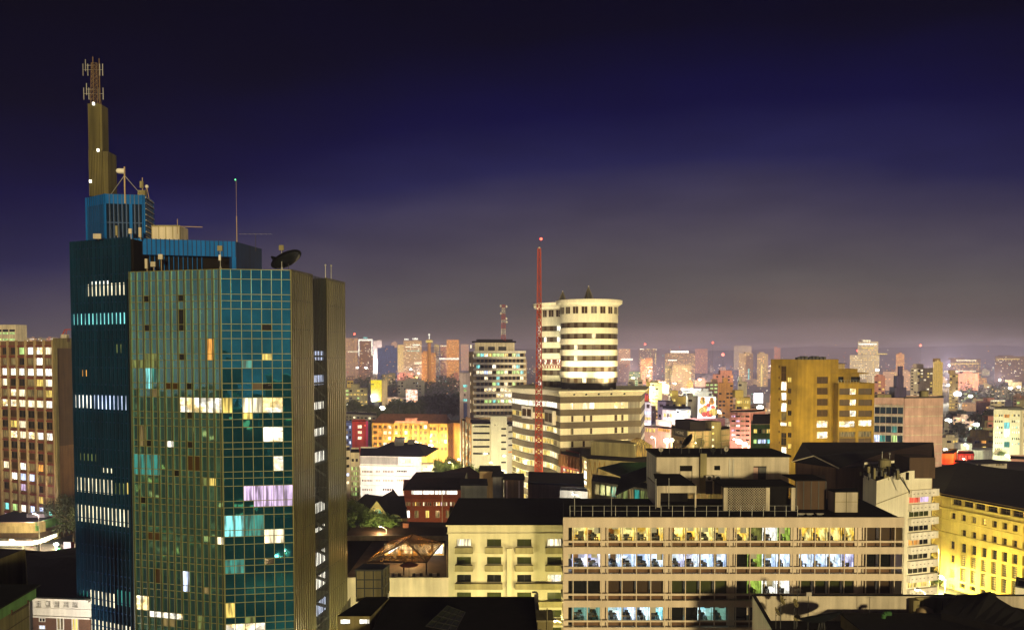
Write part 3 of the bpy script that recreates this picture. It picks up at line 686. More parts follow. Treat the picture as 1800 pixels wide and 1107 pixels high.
    b.build('roof_house_wall', [M['cream']], rt)
    b = MB(); G.box(b, -.15, G.L + .25, -10.2, .25, pz + .003, pz + .28); b.build('roof_house_roof', [M['roof']], rt)
    b = MB(); G.rect(b, *hl[0], -.23); a = hl[0]; G.box(b, a[0] + .1, a[1] - .1, -.2, -.12, a[2] + 1.0, a[3] - .9, 1); b.build('roof_house_door', [M['void'], M['cream']], rt)
    b = MB(); G.rect(b, *hl[1], -.2); b.build('roof_house_window', [M['dark']], rt)
    b = MB(); a = hl[2]; G.rect(b, *a, -.23); G.box(b, a[0] + .05, a[0] + .75, -.2, -.1, a[2] + .9, a[3] - .2, 1); G.box(b, a[0] + .82, a[1] - .05, -.2, -.06, a[2], a[3] - .15, 2); b.build('roof_house_door', [M['void'], M['pink'], M['steel']], rt)
    b = MB(); q = G.rpx(1230, 797, 1241, 850); G.box(b, q[0], q[1], .01, .5, zr_, pz + .6); b.build('roof_house_duct', [M['olive']], rt)
    b = MB(); q = G.rpx(1282, 806, 1288.5, 850)
    for a in (q[0], q[1]): G.box(b, a - .03, a + .03, .12, .18, zr_, q[3])
    for s in range(9): G.box(b, q[0], q[1], .13, .17, q[2] + .5 + s * .37, q[2] + .55 + s * .37)
    b.build('roof_ladder', [M['metal']], rt)
    # entrance canopy (left) and lattice screen (middle)
    Yc = 121.0; C = Fr((X(1158, Yc, 880), Yc), (X(1224, Yc, 880), Yc)); z1 = Z(853.5, Yc); z2 = Z(866, Yc)
    b = MB(); C.box(b, 0, C.L, -.3, 0, z2, z1); C.box(b, 0, .25, -.3, -.01, zr_, z2 - .003); C.box(b, C.L - .22, C.L, -.3, -.01, zr_, z2 - .003); C.box(b, -.25, -.02, -9, -.1, zr_, z1 - .05); b.build('canopy_front', [M['cream']], rt)
    b = MB(); b.quad(C.P(-.3, 0, z1 + .01), C.P(C.L + .1, 0, z1 + .01), C.P(C.L - 1.2, -6, z1 + .9), C.P(.2, -6, z1 + .9)); b.quad(C.P(.25, -5, zr_), C.P(C.L - .2, -5, zr_), C.P(C.L - .2, -5, z2), C.P(.25, -5, z2)); b.build('canopy_roof', [M['roof']], rt)
    Ys = 118.5; C = Fr((X(1272, Ys, 880), Ys), (X(1398, Ys, 880), Ys)); z1 = Z(856.5, Ys); sa = [C.px(p, 880)[0] for p in (1279, 1346, 1353, 1391)]
    [(lambda b, q: (C.box(b, q[0], q[1], -.5, 0, zr_, z1), b.build('screen_pier', [M['cream']], rt)))(MB(), q) for q in ((0, sa[0]), (sa[1], sa[2]), (sa[3], C.L))]
    b = MB(); C.box(b, 0, C.L, -6.6, .1, z1 + .004, z1 + .2); b.quad(C.P(sa[0], -1.2, zr_), C.P(sa[3], -1.2, zr_), C.P(sa[3], -1.2, z1), C.P(sa[0], -1.2, z1)); b.build('screen_roof', [M['roof']], rt)
    b = MB(); st = .34; na = int((sa[1] - sa[0]) / st); nz_ = int((z1 - zr_) / st); st = (sa[1] - sa[0]) / na
    for i in range(na):
        for j in range(nz_ + 1):
            c0, d0 = sa[0] + (i + .5) * st, zr_ + (j + .5) * st
            if d0 + st / 2 > z1: continue
            h_ = st / 2
            for (p, q) in (((-h_, -h_), (h_, h_)), ((-h_, h_), (h_, -h_))):
                b.bar(C.P(c0 + p[0], -.15, d0 + p[1]), C.P(c0 + q[0], -.15, d0 + q[1]), .05)
    b.build('lattice_screen', [M['cream']], rt)
    return rt, F, zt, zr_
M['clear'] = (lambda: (mat('window_clear_glass')))()[0]
def _clear():
    m = M['clear']; t = m.node_tree; t.nodes.clear(); o = _n(t, 'ShaderNodeOutputMaterial'); mx = _n(t, 'ShaderNodeMixShader'); tr = _n(t, 'ShaderNodeBsdfTransparent'); gl = _n(t, 'ShaderNodeBsdfGlossy')
    gl.inputs['Roughness'].default_value = .03; tr.inputs[0].default_value = (.92, .95, .94, 1); fr = _n(t, 'ShaderNodeFresnel'); fr.inputs[0].default_value = 1.4
    t.links.new(fr.outputs[0], mx.inputs[0]); t.links.new(tr.outputs[0], mx.inputs[1]); t.links.new(gl.outputs[0], mx.inputs[2]); t.links.new(mx.outputs[0], o.inputs[0])
_clear()
lit('room_ochre', (1, .56, .06), 1.5, 'clutter', (1, .80, .28)); lit('room_white', (1, .95, .82), 1.8, 'clutter'); lit('room_green', (.62, .85, .12), .8, 'clutter'); lit('room_blue', (.50, .66, 1), 1.9, 'clutter', (.85, .95, 1))
lit('room_lilac', (.62, .60, 1), 1.7, 'clutter', (.9, .88, 1)); lit('room_cyan', (.25, .80, .95), 1.7, 'clutter', (.8, 1, .95)); lit('room_mint', (.30, .62, .48), .5, 'plain'); lit('room_olive', (.5, .48, .10), .45, 'clutter')
for k_ in ('room_ochre', 'room_white', 'room_green', 'room_blue', 'room_lilac', 'room_cyan', 'room_mint', 'room_olive'): M[k_] = MATS[k_]
M['tube'] = emit('ceiling_tube', (1, .85, .5), 6); M['room_floor'] = wall('room_floor', (.45, .42, .35)); M['fit_wood'] = wall('fit_wood', (.35, .16, .05)); M['fit_grey'] = wall('fit_grey', (.3, .32, .35)); M['fit_blind'] = wall('fit_blind', (.75, .7, .6))
OF, OFF, OZT, OZR = office()

# roof rail of the office, water tanks, air conditioners, chairs
def roof_bits():
    Y = 113.6; xa, xb = X(1002, Y, 890), X(1402, Y, 890); z0 = OZR; h = Z(888.5, Y) - z0
    rt = thing('roof_railing', 'thin metal railing along the black roof edge of the cream office block', 'railing', ((xa + xb) / 2, Y, z0))
    n = 20
    for i in range(n + 1): b = MB(); x = xa + (xb - xa) * i / n; b.tube((x, Y, z0), (x, Y, z0 + h), .035); b.build('post', [M['metal']], rt)
    b = MB()
    for f in (1, .55): b.tube((xa, Y, z0 + h * f), (xb, Y, z0 + h * f), .022)
    b.build('rails', [M['metal']], rt)
    for (px, py) in ((1010, 860), (1075, 868), (1153, 842), (1176, 841)):
        Yp_ = 120 if px > 1100 else 114.5; p = W(px, py, Yp_); rt = thing('roof_pole', 'bare metal pole on the office roof ' + {1010: 'at the railing end by the hotel', 1075: 'behind the railing under the green canopies', 1153: 'at the corner of the flat roof canopy', 1176: 'in front of the flat roof canopy'}[px], 'pole', (p.x, Yp_, z0), 'poles on the office roof')
        b = MB(); b.tube((p.x, Yp_, z0), (p.x, Yp_, p.z), .06, 8, 0, .04); b.ball((p.x, Yp_, p.z), .08); b.build('shaft', [M['metal']], rt)
    # panel tank
    Y = 117.0; c = [(X(1455.5, 119, 880), 119.), (X(1467.5, Y, 880), Y), (X(1508, Y, 880), Y), (X(1503, 120.5, 880), 120.5)]; zt = Z(865, Y)
    rt = thing('water_tank', 'square pale panel water tank on the right end of the black office roof', 'water tank', (c[1][0] + 1.5, Y + 1.5, z0))
    b = MB(); b.prism(c, z0 + .05, zt); b.build('tank_body', [M['cream']], rt)
    b = MB(); b.prism([(p[0] + (.1 if i > 1 else -.1), p[1]) for i, p in enumerate(c)], zt + .003, zt + .12); b.build('lid', [M['roof']], rt)
    G = Fr(c[1], c[2]); b = MB(); zm = (z0 + zt) / 2 + .1
    G.box(b, 0, G.L, .004, .05, zm - .03, zm + .03); G.box(b, G.L / 2 - .03, G.L / 2 + .03, .004, .06, z0 + .05, zt); G.box(b, 0, .05, .004, .06, z0 + .05, zt); G.box(b, G.L - .05, G.L, .004, .06, z0 + .05, zt); b.build('joints', [M['olive']], rt)
    # dark sheet metal plant room
    Y = 119.5; c = [(X(1399, Y, 870), Y), (X(1452, Y, 870), Y)]; zt = Z(845, Y); G = Fr(*c)
    rt = thing('plant_room', 'dark sheet metal plant room beside the pale panel water tank', 'plant room', (c[0][0] + 2, Y + 2, z0))
    b = MB(); b.prism(backpoly(c, 6), z0, zt); b.build('wall', [M['darkbrown']], rt)
    b = MB(); G.box(b, -.1, G.L + .1, -6, .12, zt + .003, zt + .12); b.build('roof', [M['roof']], rt)
    b = MB()
    for i in range(5): a = min(max(G.L * i / 4, .05), G.L - .05); G.box(b, a - .05, a + .05, .004, .08, z0, zt)
    b.build('seams', [M['steel']], rt)
    # air conditioners by the roof house
    for i, (px, lab) in enumerate(((1247, 'nearest the dark duct'), (1262, 'nearest the ladder'))):
        Yq = 132.6; p = W(px, 840, Yq); rt = thing('air_conditioner', 'pale air conditioner at the roof house, ' + lab, 'air conditioner', (p.x, Yq, p.z - .45), 'air conditioners at the roof house')
        b = MB(); b.box(p.x - .52, p.x + .52, Yq, Yq + .4, p.z - .45, p.z + .4); b.build('case', [M['pale']], rt)
        b = MB(); b.tube((p.x, Yq - .04, p.z), (p.x, Yq - .004, p.z), .33, 16); b.build('fan_grille', [M['fin']], rt)
        b = MB(); b.box(p.x - .5, p.x + .5, Yq + .02, Yq + .38, OZR, p.z - .46); b.build('stand', [M['steel']], rt)
    for i, px in enumerate((1408, 1423, 1441)):
        p = W(px, 902, 114.8); rt = thing('roof_vent', 'low pale roof vent on the black office roof, ' + ('farthest from the water tank', 'between the other two', 'nearest the water tank')[i], 'roof vent', (p.x, 114.8, OZR), 'low vents on the office roof')
        b = MB(); b.box(p.x - .5, p.x + .5, 114.6, 115.1, OZR + .25, OZR + .34); b.build('cap', [M['pale']], rt); b = MB(); b.box(p.x - .35, p.x + .35, 114.75, 115.0, OZR, OZR + .25); b.build('base', [M['steel']], rt)
roof_bits()
# dishes and aerials on the roof house
def small_dish(px, py, Y, r, d, label, zb, m='pale', group='satellite dishes on the office roof house', name='satellite_dish'):
    p = W(px, py, Y); rt = thing(name, label, 'satellite dish', (p.x, Y, zb), group); d = Vector(d).normalized()
    b = MB(); b.dish(p, d, r, r * .32, 0, 20); b.build('reflector', [M[m]], rt, True)
    b = MB(); b.tube((p.x, Y + .12, zb), (p.x, Y + .12, p.z), .045); b.build('post', [M['steel']], rt)
    b = MB(); f = p + d * r * .95; b.tube(p - Vector((0, 0, r * .9)) , f, .025); b.tube(f, f - d * .18, .07); b.build('feed_arm', [M['steel']], rt); return rt
zh = Z(803, 134) + .28
small_dish(1211.5, 777, 137, 1.35, (-.8, -.1, .55), 'large dark satellite dish seen edge-on, tilted up on the roof house', zh, 'steel')
small_dish(1230, 778, 138, .75, (.2, -1, .3), 'round olive satellite dish behind the large edge-on dish', zh, 'olive')
small_dish(1162, 790, 135, .35, (-.3, -1, .2), 'small white satellite dish at the left end of the roof house', zh)
small_dish(1276, 789, 135.5, .40, (.3, -1, .1), 'small white satellite dish on a pole above the roof house ladder', zh)
small_dish(1254, 791, 135.5, .45, (-.4, -.7, .7), 'small dark satellite dish lying back above the square window', zh, 'steel')
def aerial(px, py, Y, zb, label, yagi=1.6, n=5, group=None, ang=0.0, name='tv_aerial'):
    p = W(px, py, Y); rt = thing(name, label, 'aerial', (p.x, Y, zb), group)
    b = MB(); b.tube((p.x, Y, zb), (p.x, Y, p.z), .035); b.build('mast', [M['steel']], rt)
    if yagi:
        b = MB(); dx, dy = cos(ang) * yagi / 2, sin(ang) * yagi / 2; zc = p.z - .12; b.tube((p.x - dx, Y - dy, zc), (p.x + dx, Y + dy, zc), .02)
        for i in range(n):
            f = -1 + 2 * i / (n - 1); l = .35 + .2 * (i / n); b.tube((p.x + dx * f - l * sin(ang), Y + dy * f + l * cos(ang), zc), (p.x + dx * f + l * sin(ang), Y + dy * f - l * cos(ang), zc), .012)
        b.build('yagi', [M['metal']], rt)
    return rt
for (px, py, lab) in ((1177, 775, 'tv aerial on the roof house beside the mushroom shaped street lamps'), (1198, 782, 'tv aerial on the roof house left of the large dark dish'), (1268, 776, 'tv aerial on the roof house above the ladder'), (1233, 770, 'tv aerial on the roof house beside the olive dish')):
    aerial(px, py, 136, zh, lab, 1.4, 5, 'aerials on the roof house', .5)

# ================================================================== yellow lit hotel with black mansard roof
def hotel():
    Y = 128.0; top = 938
    xs = [(803, 828), (856, 881), (909, 934), (962, 987)]; ys = [(947, 960.5), (978.3, 991.6), (1009.5, 1023), (1040.5, 1054), (1071.5, 1085), (1102, 1116)]
    pat = ['wxxw', 'xxxx', '...k', 'xxxx', 'xxxx', 'xxxx']; wl = []
    for k, (y0, y1) in enumerate(ys):
        for i, (x0, x1) in enumerate(xs): wl.append((x0, y0, x1, y1, pat[k][i]))
    rt, fr, zt, pl = building('hotel', 'yellow floodlit hotel with small balconies and a flat black roof', 'hotel', [(788, Y), (1040, Y)], top, 'hotel', faces={0: wl}, dep=22, wd=.45, fm='steel', mull=(2, 1), flat=False, zt=Z(936, Y))
    F = fr[0]
    b = MB(); F.box(b, -.1, F.L, -.6, .12, zt + .004, Z(924, Y)); F.box(b, -.35, F.L, -.6, .42, Z(924, Y) + .003, Z(921.5, Y)); F.box(b, -.25, F.L, -.4, .28, zt - .12, zt + .001); b.build('cornice', [M['hotel']], rt)
    b = MB(); z0 = Z(921.5, Y) + .01; P = F.P; b.poly([P(-.5, .4, z0), P(F.L, .4, z0), P(F.L, -22, z0 + .3), P(.2, -22, z0 + .3)]); b.poly([P(.2, -22, z0 + .3), P(F.L, -22, z0 + .3), P(F.L, -22.01, 0), P(.2, -22.01, 0)])
    b.quad(P(-.5, -22, z0 - 1), P(-.5, .3, z0 - 1), P(-.5, .4, z0), P(.2, -22, z0 + .3)); b.build('roof', [M['roof']], rt)
    for k in (0, 1):
        for (x0, x1) in xs:
            a0, a1, zb, z_ = F.rpx(x0 - 2.8, ys[k][1] + .5, x1 + 2.8, ys[k][1] + 9); b = MB(); F.box(b, a0, a1, .004, .75, zb, z_); F.box(b, a0 - .04, a1 + .04, .0041, .80, zb - .12, zb - .003); F.box(b, a0 - .03, a1 + .03, .60, .79, z_ + .002, z_ + .07); b.build('balcony', [M['olive']], rt)
    for (x0, x1, y0, y1) in ((800, 883, 1023.5, 1032), (906, 990, 1023.5, 1032), (906, 990, 1054.5, 1063), (800, 883, 1054.5, 1063), (959, 990, 1085.5, 1094)):
        a0, a1, zb, z_ = F.rpx(x0, y0, x1, y1); b = MB(); F.box(b, a0, a1, .004, .75, zb, z_); F.box(b, a0 - .04, a1 + .04, .0041, .80, zb - .12, zb - .003); b.build('balcony', [M['olive']], rt)
    a0, a1, zb, z_ = F.rpx(891, 964, 899.5, 1107); b = MB(); F.box(b, a0, a1, .004, .5, 0, z_); F.box(b, a0 - .06, a1 + .06, .0041, .56, z_ + .002, z_ + .14); b.build('pilaster', [M['hotel']], rt)
    b = MB(); F.box(b, F.L * 0, F.L, .0042, .03, Z(970.5, Y), Z(970, Y)); F.box(b, 0, F.L, .0042, .03, Z(1001.5, Y), Z(1001, Y)); b.build('string_course', [M['hotel']], rt)
    return rt
hotel()
# podium wall left of the hotel
building('podium', 'long blank cream podium wall below the glass restaurant roof', 'podium', [(600, 129), (788.3, 129)], 1015, 'cream', cop='cream', dep=30, roofdrop=.9)

# ================================================================== twin round towers on a striped podium
def round_towers():
    rt = thing('round_twin_towers', 'cream and brown striped twin round towers rising from a striped podium', 'office tower', (X(1030, 290), 285, 0))
    zt = Z(691, 273); n = 14; pts = []
    for i in range(n + 1):
        f = i / n; px = 901 + 84 * f; Yv = 308 - 35 * f - 5.0 * sin(2 * pi * f) * (.5 + .5 * f); pts.append((X(px, Yv, 690), Yv))
    cr_ = pts[-1]; rgt = (X(1126, 282, 690), 282.0); pts2 = pts + [rgt]; pl = pts2 + [(rgt[0] + 6, 312), (pts[0][0] + 8, 335)]
    pitch = 4.1; zc = zt - .2; lb = MB(); dk = MB(); FR = Fr(cr_, rgt)
    def off(d): return [(p[0] - (0 if i < 0 else 0), p[1] - d) for i, p in enumerate(pl)]
    z = zt - 1.3; rows = []
    # cornice then alternating bands
    b = MB(); n2 = len(pl)
    c = Vector((X(1010, 295, 690), 297.0))
    def grow(d): return [tuple(Vector(p) + (Vector(p) - c).normalized() * d) for p in pl]
    g0, g1 = grow(.15), grow(2.2)
    for i in range(n2):
        j = (i + 1) % n2
        b.quad((*g0[i], zt - 1.2), (*g0[j], zt - 1.2), (*g1[j], zt + .25), (*g1[i], zt + .25)); b.quad((*g1[i], zt + .25), (*g1[j], zt + .25), (*g1[j], zt + .75), (*g1[i], zt + .75))
    b.poly([(*p, zt + .75) for p in g1]); b.build('cornice', [M['bandl']], rt)
    b = MB()
    for px in (1007, 1028, 1050, 1072, 1095):
        a, zz_ = FR.px(px, 692); q = FR.P(a, 1.1, zt - .35); b.ball(q, .38, 8)
    b.build('cornice_scuppers', [M['void']], rt)
    z = zt - 1.15
    while z > 2:
        dk.prism(grow(.22), z - 2.05, z, top=True); lb.prism(pl, z - pitch, z - 2.05, top=True); rows.append(z); z -= pitch
    lb.build('cream_band', [M['bandl']], rt); dk.build('brown_band', [M['band']], rt)
    # windows of the waving flank: every light band, two panes to a step
    rr = random.Random(8); cnt = 0
    for k, zz_ in enumerate(rows[:9]):
        for i in range(n - 1):
            if i in (6,) and k: continue
            F = Fr(pts[i], pts[i + 1]); ky = 'W' if k == 0 else rr.choice('yyyykdyw')
            m = MB(); F.rect(m, .12, F.L / 2 - .06, zz_ - 3.9, zz_ - 2.3, .03, 0); F.rect(m, F.L / 2 + .06, F.L - .12, zz_ - 3.9, zz_ - 2.3, .03, 0)
            if i in (2, 3, 4, 5, 10, 11, 12, 0, 1, 7, 8, 9): F.box(m, F.L / 2 - .05, F.L / 2 + .05, .0, .09, zz_ - 3.9, zz_ - 2.3, 1)
            m.build('window', [LW[ky], M['cream']], rt); cnt += 1
    for (x0, x1, y0, y1) in ((921, 939, 713, 734), (962, 976, 719.5, 743.5)):
        i = max(0, min(n - 1, int((((x0 + x1) / 2) - 901) / 84 * n))); j = min(n, i + 3); i = max(0, i - 1); F = Fr(pts[i], pts[j]); a0, a1, zb, z_ = F.rpx(x0, y0, x1, y1); m = MB()
        F.box(m, a0, a1, -.5, 1.0, zb, z_, 0); am = (a0 + a1) / 2
        for (s0, s1) in ((a0 + .5, am - .3), (am + .3, a1 - .5)): F.box(m, s0, s1, 1.001, 1.05, zb + .8, z_ - .8, 1)
        m.build('framed_bay', [M['white'], M['dkwarm']], rt)
    for (y0, xs) in ((708, ((1003, 1009, 'w'), (1024, 1032, 'w'), (1036, 1044, 'W'), (1080, 1085, 'k'), (1092, 1097, 'k'), (1104, 1106, '.'))), (730, ((1004, 1008, 'z'), (1025, 1029, 'z'), (1037, 1041, 'z'), (1080, 1085, 'z'), (1092, 1096, 'z'))), (753, ((1003, 1008, 'd'), (1037, 1041, 'z'), (1080, 1085, 'z'), (1092, 1096, 'z'))), (776, ((1004, 1008, 'z'), (1024, 1028, 'z')))):
        zz_ = min(rows, key=lambda v: abs(v - 2.9 - FR.px(1004, y0 + 6)[1]))
        for (x0, x1, ky) in xs:
            a0 = FR.px(x0, y0)[0]; a1 = FR.px(x1, y0)[0]; m = MB(); FR.rect(m, a0, a1, zz_ - 4.0, zz_ - 2.1, .03); m.build('window', [LW[ky]], rt)
    b = MB(); a0 = FR.px(1104, 740)[0]; FR.box(b, a0, FR.L - .3, .02, .06, 2, rows[0] - 2.05); b.build('end_pier', [M['grey']], rt)
    # cylinders
    def cyl(pxc, Y, r, rim, ytop, ybot, nm, seed, win_y):
        cx = X(pxc, Y, 600); k = (Y - r * .6); zz = lambda py: Z(py, k); prof = []; ms = []
        top = zz(ytop); pit = 19.2 * k / F_PX; dkh = 9.2 * k / F_PX
        prof.append((r - .4, zz(ybot) - 3)); z0 = zz(ytop + 40); bands = []
        zc = z0
        while zc > zz(ybot): bands.append(zc); zc -= pit
        seq = []
        for zc in reversed(bands): seq += [(r - .25, zc - dkh), (r - .25, zc), (r, zc), (r, zc + pit - dkh)]
        seq[-1] = (r, zc0 := zz(ytop + 27.5))
        p2 = [(r - .5, zz(ybot + 12)), (r - .5, seq[0][1] - .6 * 0)] + seq
        m2 = [2, 2]
        for i in range(len(bands)): m2 += [1, 0, 0, 0]
        m2 = [2] + [2] + [x for i in range(len(bands)) for x in (1, 0, 0, 0)]
        m2 = m2[:len(p2) - 1]
        zw0, zw1 = zz(ytop + 24), zz(ytop + 12.5)
        p2 += [(r, zw0), (r - .05, zw1), (r + .1, zz(ytop + 10)), (rim * .93 + .07 * r, zz(ytop + 6)), (rim, zz(ytop + 2.5)), (rim, top), (rim - .8, top + .05), (rim - .8, top - .5)]
        m2 += [0, 0, 0, 0, 0, 0, 0, 0, 3]
        b = MB(); b.lathe(cx, Y, p2, 56, 0, m2[:len(p2) - 1] + [3]); b.build(nm, [M['bandl'], M['band'], M['void'], M['roof']], rt)
        r_ = random.Random(seed)
        for j in range(20):
            t = pi + (j + .5) / 20 * pi; d = Vector((cos(t), sin(t))); tn = Vector((-d.y, d.x)); hw = .82; q = [(cx + d.x * (r + .02) + tn.x * s, Y + d.y * (r + .02) + tn.y * s) for s in (-hw * .6, hw * .6)]
            if j % 2 == 0:
                hw2 = .95; q2 = [(cx + d.x * (r + .02) + tn.x * s, Y + d.y * (r + .02) + tn.y * s) for s in (-hw2, hw2)]; F = Fr(*q2); b = MB(); F.rect(b, 0, F.L, zw0 - .1, zw1, .03, 0); F.box(b, -.08, F.L + .08, 0, .12, zw0 - .25, zw0 - .1, 1); F.box(b, F.L / 2 - .04, F.L / 2 + .04, .0, .07, zw0 - .1, zw1, 1); b.build('crown_window', [M['dkwarm'], M['bandl']], rt)
                for zc in bands:
                    x = r_.random(); ky = ('W' if (pxc < 1000 and x < .5) else 'w' if x < .05 else 'd' if x < .2 else 'z'); F = Fr(*[(cx + d.x * (r - .22) + tn.x * s, Y + d.y * (r - .22) + tn.y * s) for s in (-.62, .62)]); b = MB(); F.rect(b, 0, F.L, zc - dkh + .12, zc - .12, .04); b.build('band_window', [LW[ky]], rt)
        return cx, top
    x1, t1 = cyl(1035, 290, X(1085.5, 290) - X(1035, 290), X(1093, 290) - X(1035, 290), 527, 674, 'round_tower', 2, 0)
    x0, t0 = cyl(990, 312, X(990, 312) - X(946.5, 312), X(990, 312) - X(937, 312), 533, 672, 'round_tower', 3, 0)
    for (px, Y, py0, py1, r, tt) in ((1034.5, 288, 525, 502, 1.55, t1), (989, 301, 526, 511, 1.2, t0)):
        x = X(px, Y, 520); z0 = Z(py0, Y) - .6; z1 = Z(py1, Y); b = MB(); b.lathe(x, Y, [(r, z0), (r * .12, z1 - .6), (.02, z1 - .5)], 10, 0)
        for i in range(6): t = i * pi / 3; b.tube((x + cos(t) * r * 1.25, Y + sin(t) * r * 1.25, z0), (x, Y, z1 - .3), .08, 5, 1)
        b.ball((x, Y, z1 - .2), .22, 8, 2); b.build('roof_cone', [M['green'] if False else M['steel'], M['concrete_olive'], M['mastwhite']], rt)
    # floodlights standing on the podium roof
    for i, (px, Y) in enumerate(((1000, 272.5), (1075, 278), (955, 290))):
        p = (X(px, Y, 684), Y, zt + .76); t = thing('floodlight', ('floodlight on the podium roof at the foot of the nearer round tower', 'floodlight on the podium roof at the right of the nearer round tower', 'floodlight on the podium roof at the farther round tower')[i], 'floodlight', p, 'floodlights on the podium roof')
        b = MB(); b.box(p[0] - .4, p[0] + .4, Y - .2, Y + .25, p[2] + .3, p[2] + .8); b.build('housing', [M['steel']], t); b = MB(); b.box(p[0] - .3, p[0] + .3, Y + .26, Y + .29, p[2] + .35, p[2] + .75); b.build('lens', [M['bulb']], t); b = MB(); b.tube((p[0], Y, p[2]), (p[0], Y, p[2] + .3), .08); b.build('stand', [M['steel']], t)
        l = bpy.data.lights.new('lamp_light', 'SPOT'); l.energy = 28000; l.color = (1, .88, .52); l.spot_size = radians(110); l.spot_blend = .9; l.shadow_soft_size = .3
        o = bpy.data.objects.new('lamp_light', l); COL.objects.link(o); o.parent = t; o.location = (0, .5, 1.1); o.rotation_euler = Vector((.05 if px < 1050 else -.2, .62, .8)).to_track_quat('-Z', 'Y').to_euler()
round_towers()
def red_mast():
    Y = 262.0; x = X(947, Y, 640); zb = Z(838, Y)
    rt = thing('lattice_mast', 'tall red lattice mast with a short side truss in front of the round towers', 'mast', (x, Y, 0))
    b = MB(); lattice(b, (x, Y, zb), 2.35, (x + .1, Y, Z(437, Y)), .9, 40, .24); b.build('lattice', [M['mastred']], rt)
    b = MB(); zc0, zc1 = Z(647, Y), Z(632, Y); x1 = X(986, Y, 640)
    for i in range(7):
        a, c = x + 1.1 + (x1 - x - 1.1) * i / 7, x + 1.1 + (x1 - x - 1.1) * (i + 1) / 7
        for y_ in (Y - .8, Y + .8): b.bar((a, y_, zc0), (c, y_, zc0), .1); b.bar((a, y_, zc1), (c, y_, zc1), .1); b.bar((a, y_, zc0), (c, y_, zc1), .07); b.bar((a, y_, zc1), (c, y_, zc0), .07); b.bar((c, y_, zc0), (c, y_, zc1), .08)
        b.bar((a, Y - .8, zc0), (c, Y + .8, zc0), .06)
    b.build('side_truss', [M['mastred']], rt)
    zt = Z(437, Y); p = W(951, 420, Y); b = MB(); b.tube((x + .1, Y, zt), (p.x, Y, p.z), .05, 6); b.build('whip', [M['steel']], rt)
    b = MB(); b.ball((x + .1, Y, zt + .15), .38, 10); b.build('tip', [M['mastwhite']], rt)
    b = MB(); b.ball((p.x, Y, p.z), .42, 10); b.build('warning_lamp', [M['redlamp']], rt)
    b = MB(); b.box(X(934, Y, 840), X(965, Y, 840), Y - 2.2, Y + 2.6, 0, Z(835.5, Y)); b.build('base', [M['mastred']], rt)
red_mast()

# ================================================================== mid-distance buildings
G = 'g'
# slab with balconies and a small red and white mast
rt, fr, zt, pl = building('striped_slab', 'slab office block with cream sill bands and rows of mixed lit windows beside the red mast', 'office block', [(824, 490), (834, 480), (923, 484)], 618, 'tan', dep=16,
    faces={1: [(G, 837, 921, 12, .86, [621 + 10.2 * i for i in range(11)], 5.6, ['gckygggy.gc.', '............', 'c...W....wc.', 'wwbw.ggw.ggc', '..w..c.....w', '....gc.w.g..', '..kkk.wkkw..', '.....kkWWk..', '..ggcgkgkg..', '............', '............'])],
           0: [(G, 824, 834, 2, .45, [606 + 16 * i for i in range(9)], 6, ['wd', 'dw', 'ww', 'w.'])]}, wd=.5)
F = fr[1]
b = MB()
for i in range(12): zz_ = F.px(880, 618.3 + 10.2 * i)[1]; F.box(b, -.6, F.L + .3, -.5, 1.1 + .004 * i, zz_ - .7, zz_ + .55)
b.build('sill_band', [M['white']], rt)
b = MB(); Pn = Fr(F.P(.5, -2, 0)[:2], F.P(F.L * .80, -2, 0)[:2]); z0, z1 = zt, Z(602, 482); hl = [Pn.rpx(*q) for q in ((842, 609, 851, 616), (858, 609, 870, 616), (876, 609, 890, 616))]
holes_wall(b, Pn, 0, Pn.L, z0, z1, hl, .4); b.quad(Pn.P(Pn.L, 0, z0), Pn.P(Pn.L, -9, z0), Pn.P(Pn.L, -9, z1), Pn.P(Pn.L, 0, z1)); b.build('penthouse', [M['cream']], rt)
for h_ in hl: b = MB(); Pn.rect(b, *h_, -.38); b.build('penthouse_window', [M['dark']], rt)
b = MB(); Pn.box(b, -1, Pn.L + .8, -9, .8, z1 + .01, z1 + .9); Pn.box(b, 1.5, Pn.L - 1, -8, -.4, z1 + .91, z1 + 1.9); b.build('penthouse_roof', [M['roof']], rt)
Y = 486; x = X(885, Y, 560); t = thing('lattice_mast', 'small red and white lattice mast on the roof of the cream banded slab', 'mast', (x, Y, z1 + 1.9)); b = MB(); lattice(b, (x, Y, z1 + .9), 2.6, (x, Y, Z(536, Y)), 1.6, 12, .16, 0, 1); b.build('lattice', [M['mastred'], M['mastwhite']], t)
b = MB()
for (dx, py) in ((-1.4, 538), (1.6, 539), (1.5, 560), (-1.3, 551), (1.7, 566)): p = (x + dx, Y - 1.2, Z(py, Y)); b.dish(p, (dx, -1.5, 0), .7, .25, 0, 12)
b.build('drum_antennas', [M['mastwhite']], t)
building('gabled_tower_house', 'narrow pinkish building with green lit windows at the left of the banded slab', 'building', [(808, 455), (826, 455)], 656, 'lav', dep=10, faces={0: [(814, 676, 821, 680.5, 'c'), (815, 684, 820, 688, 'g'), (814, 701, 821, 705, 'c'), (815, 708, 821, 735, 'bluep'), (816, 692, 818, 696, '.')]}, wd=.3)
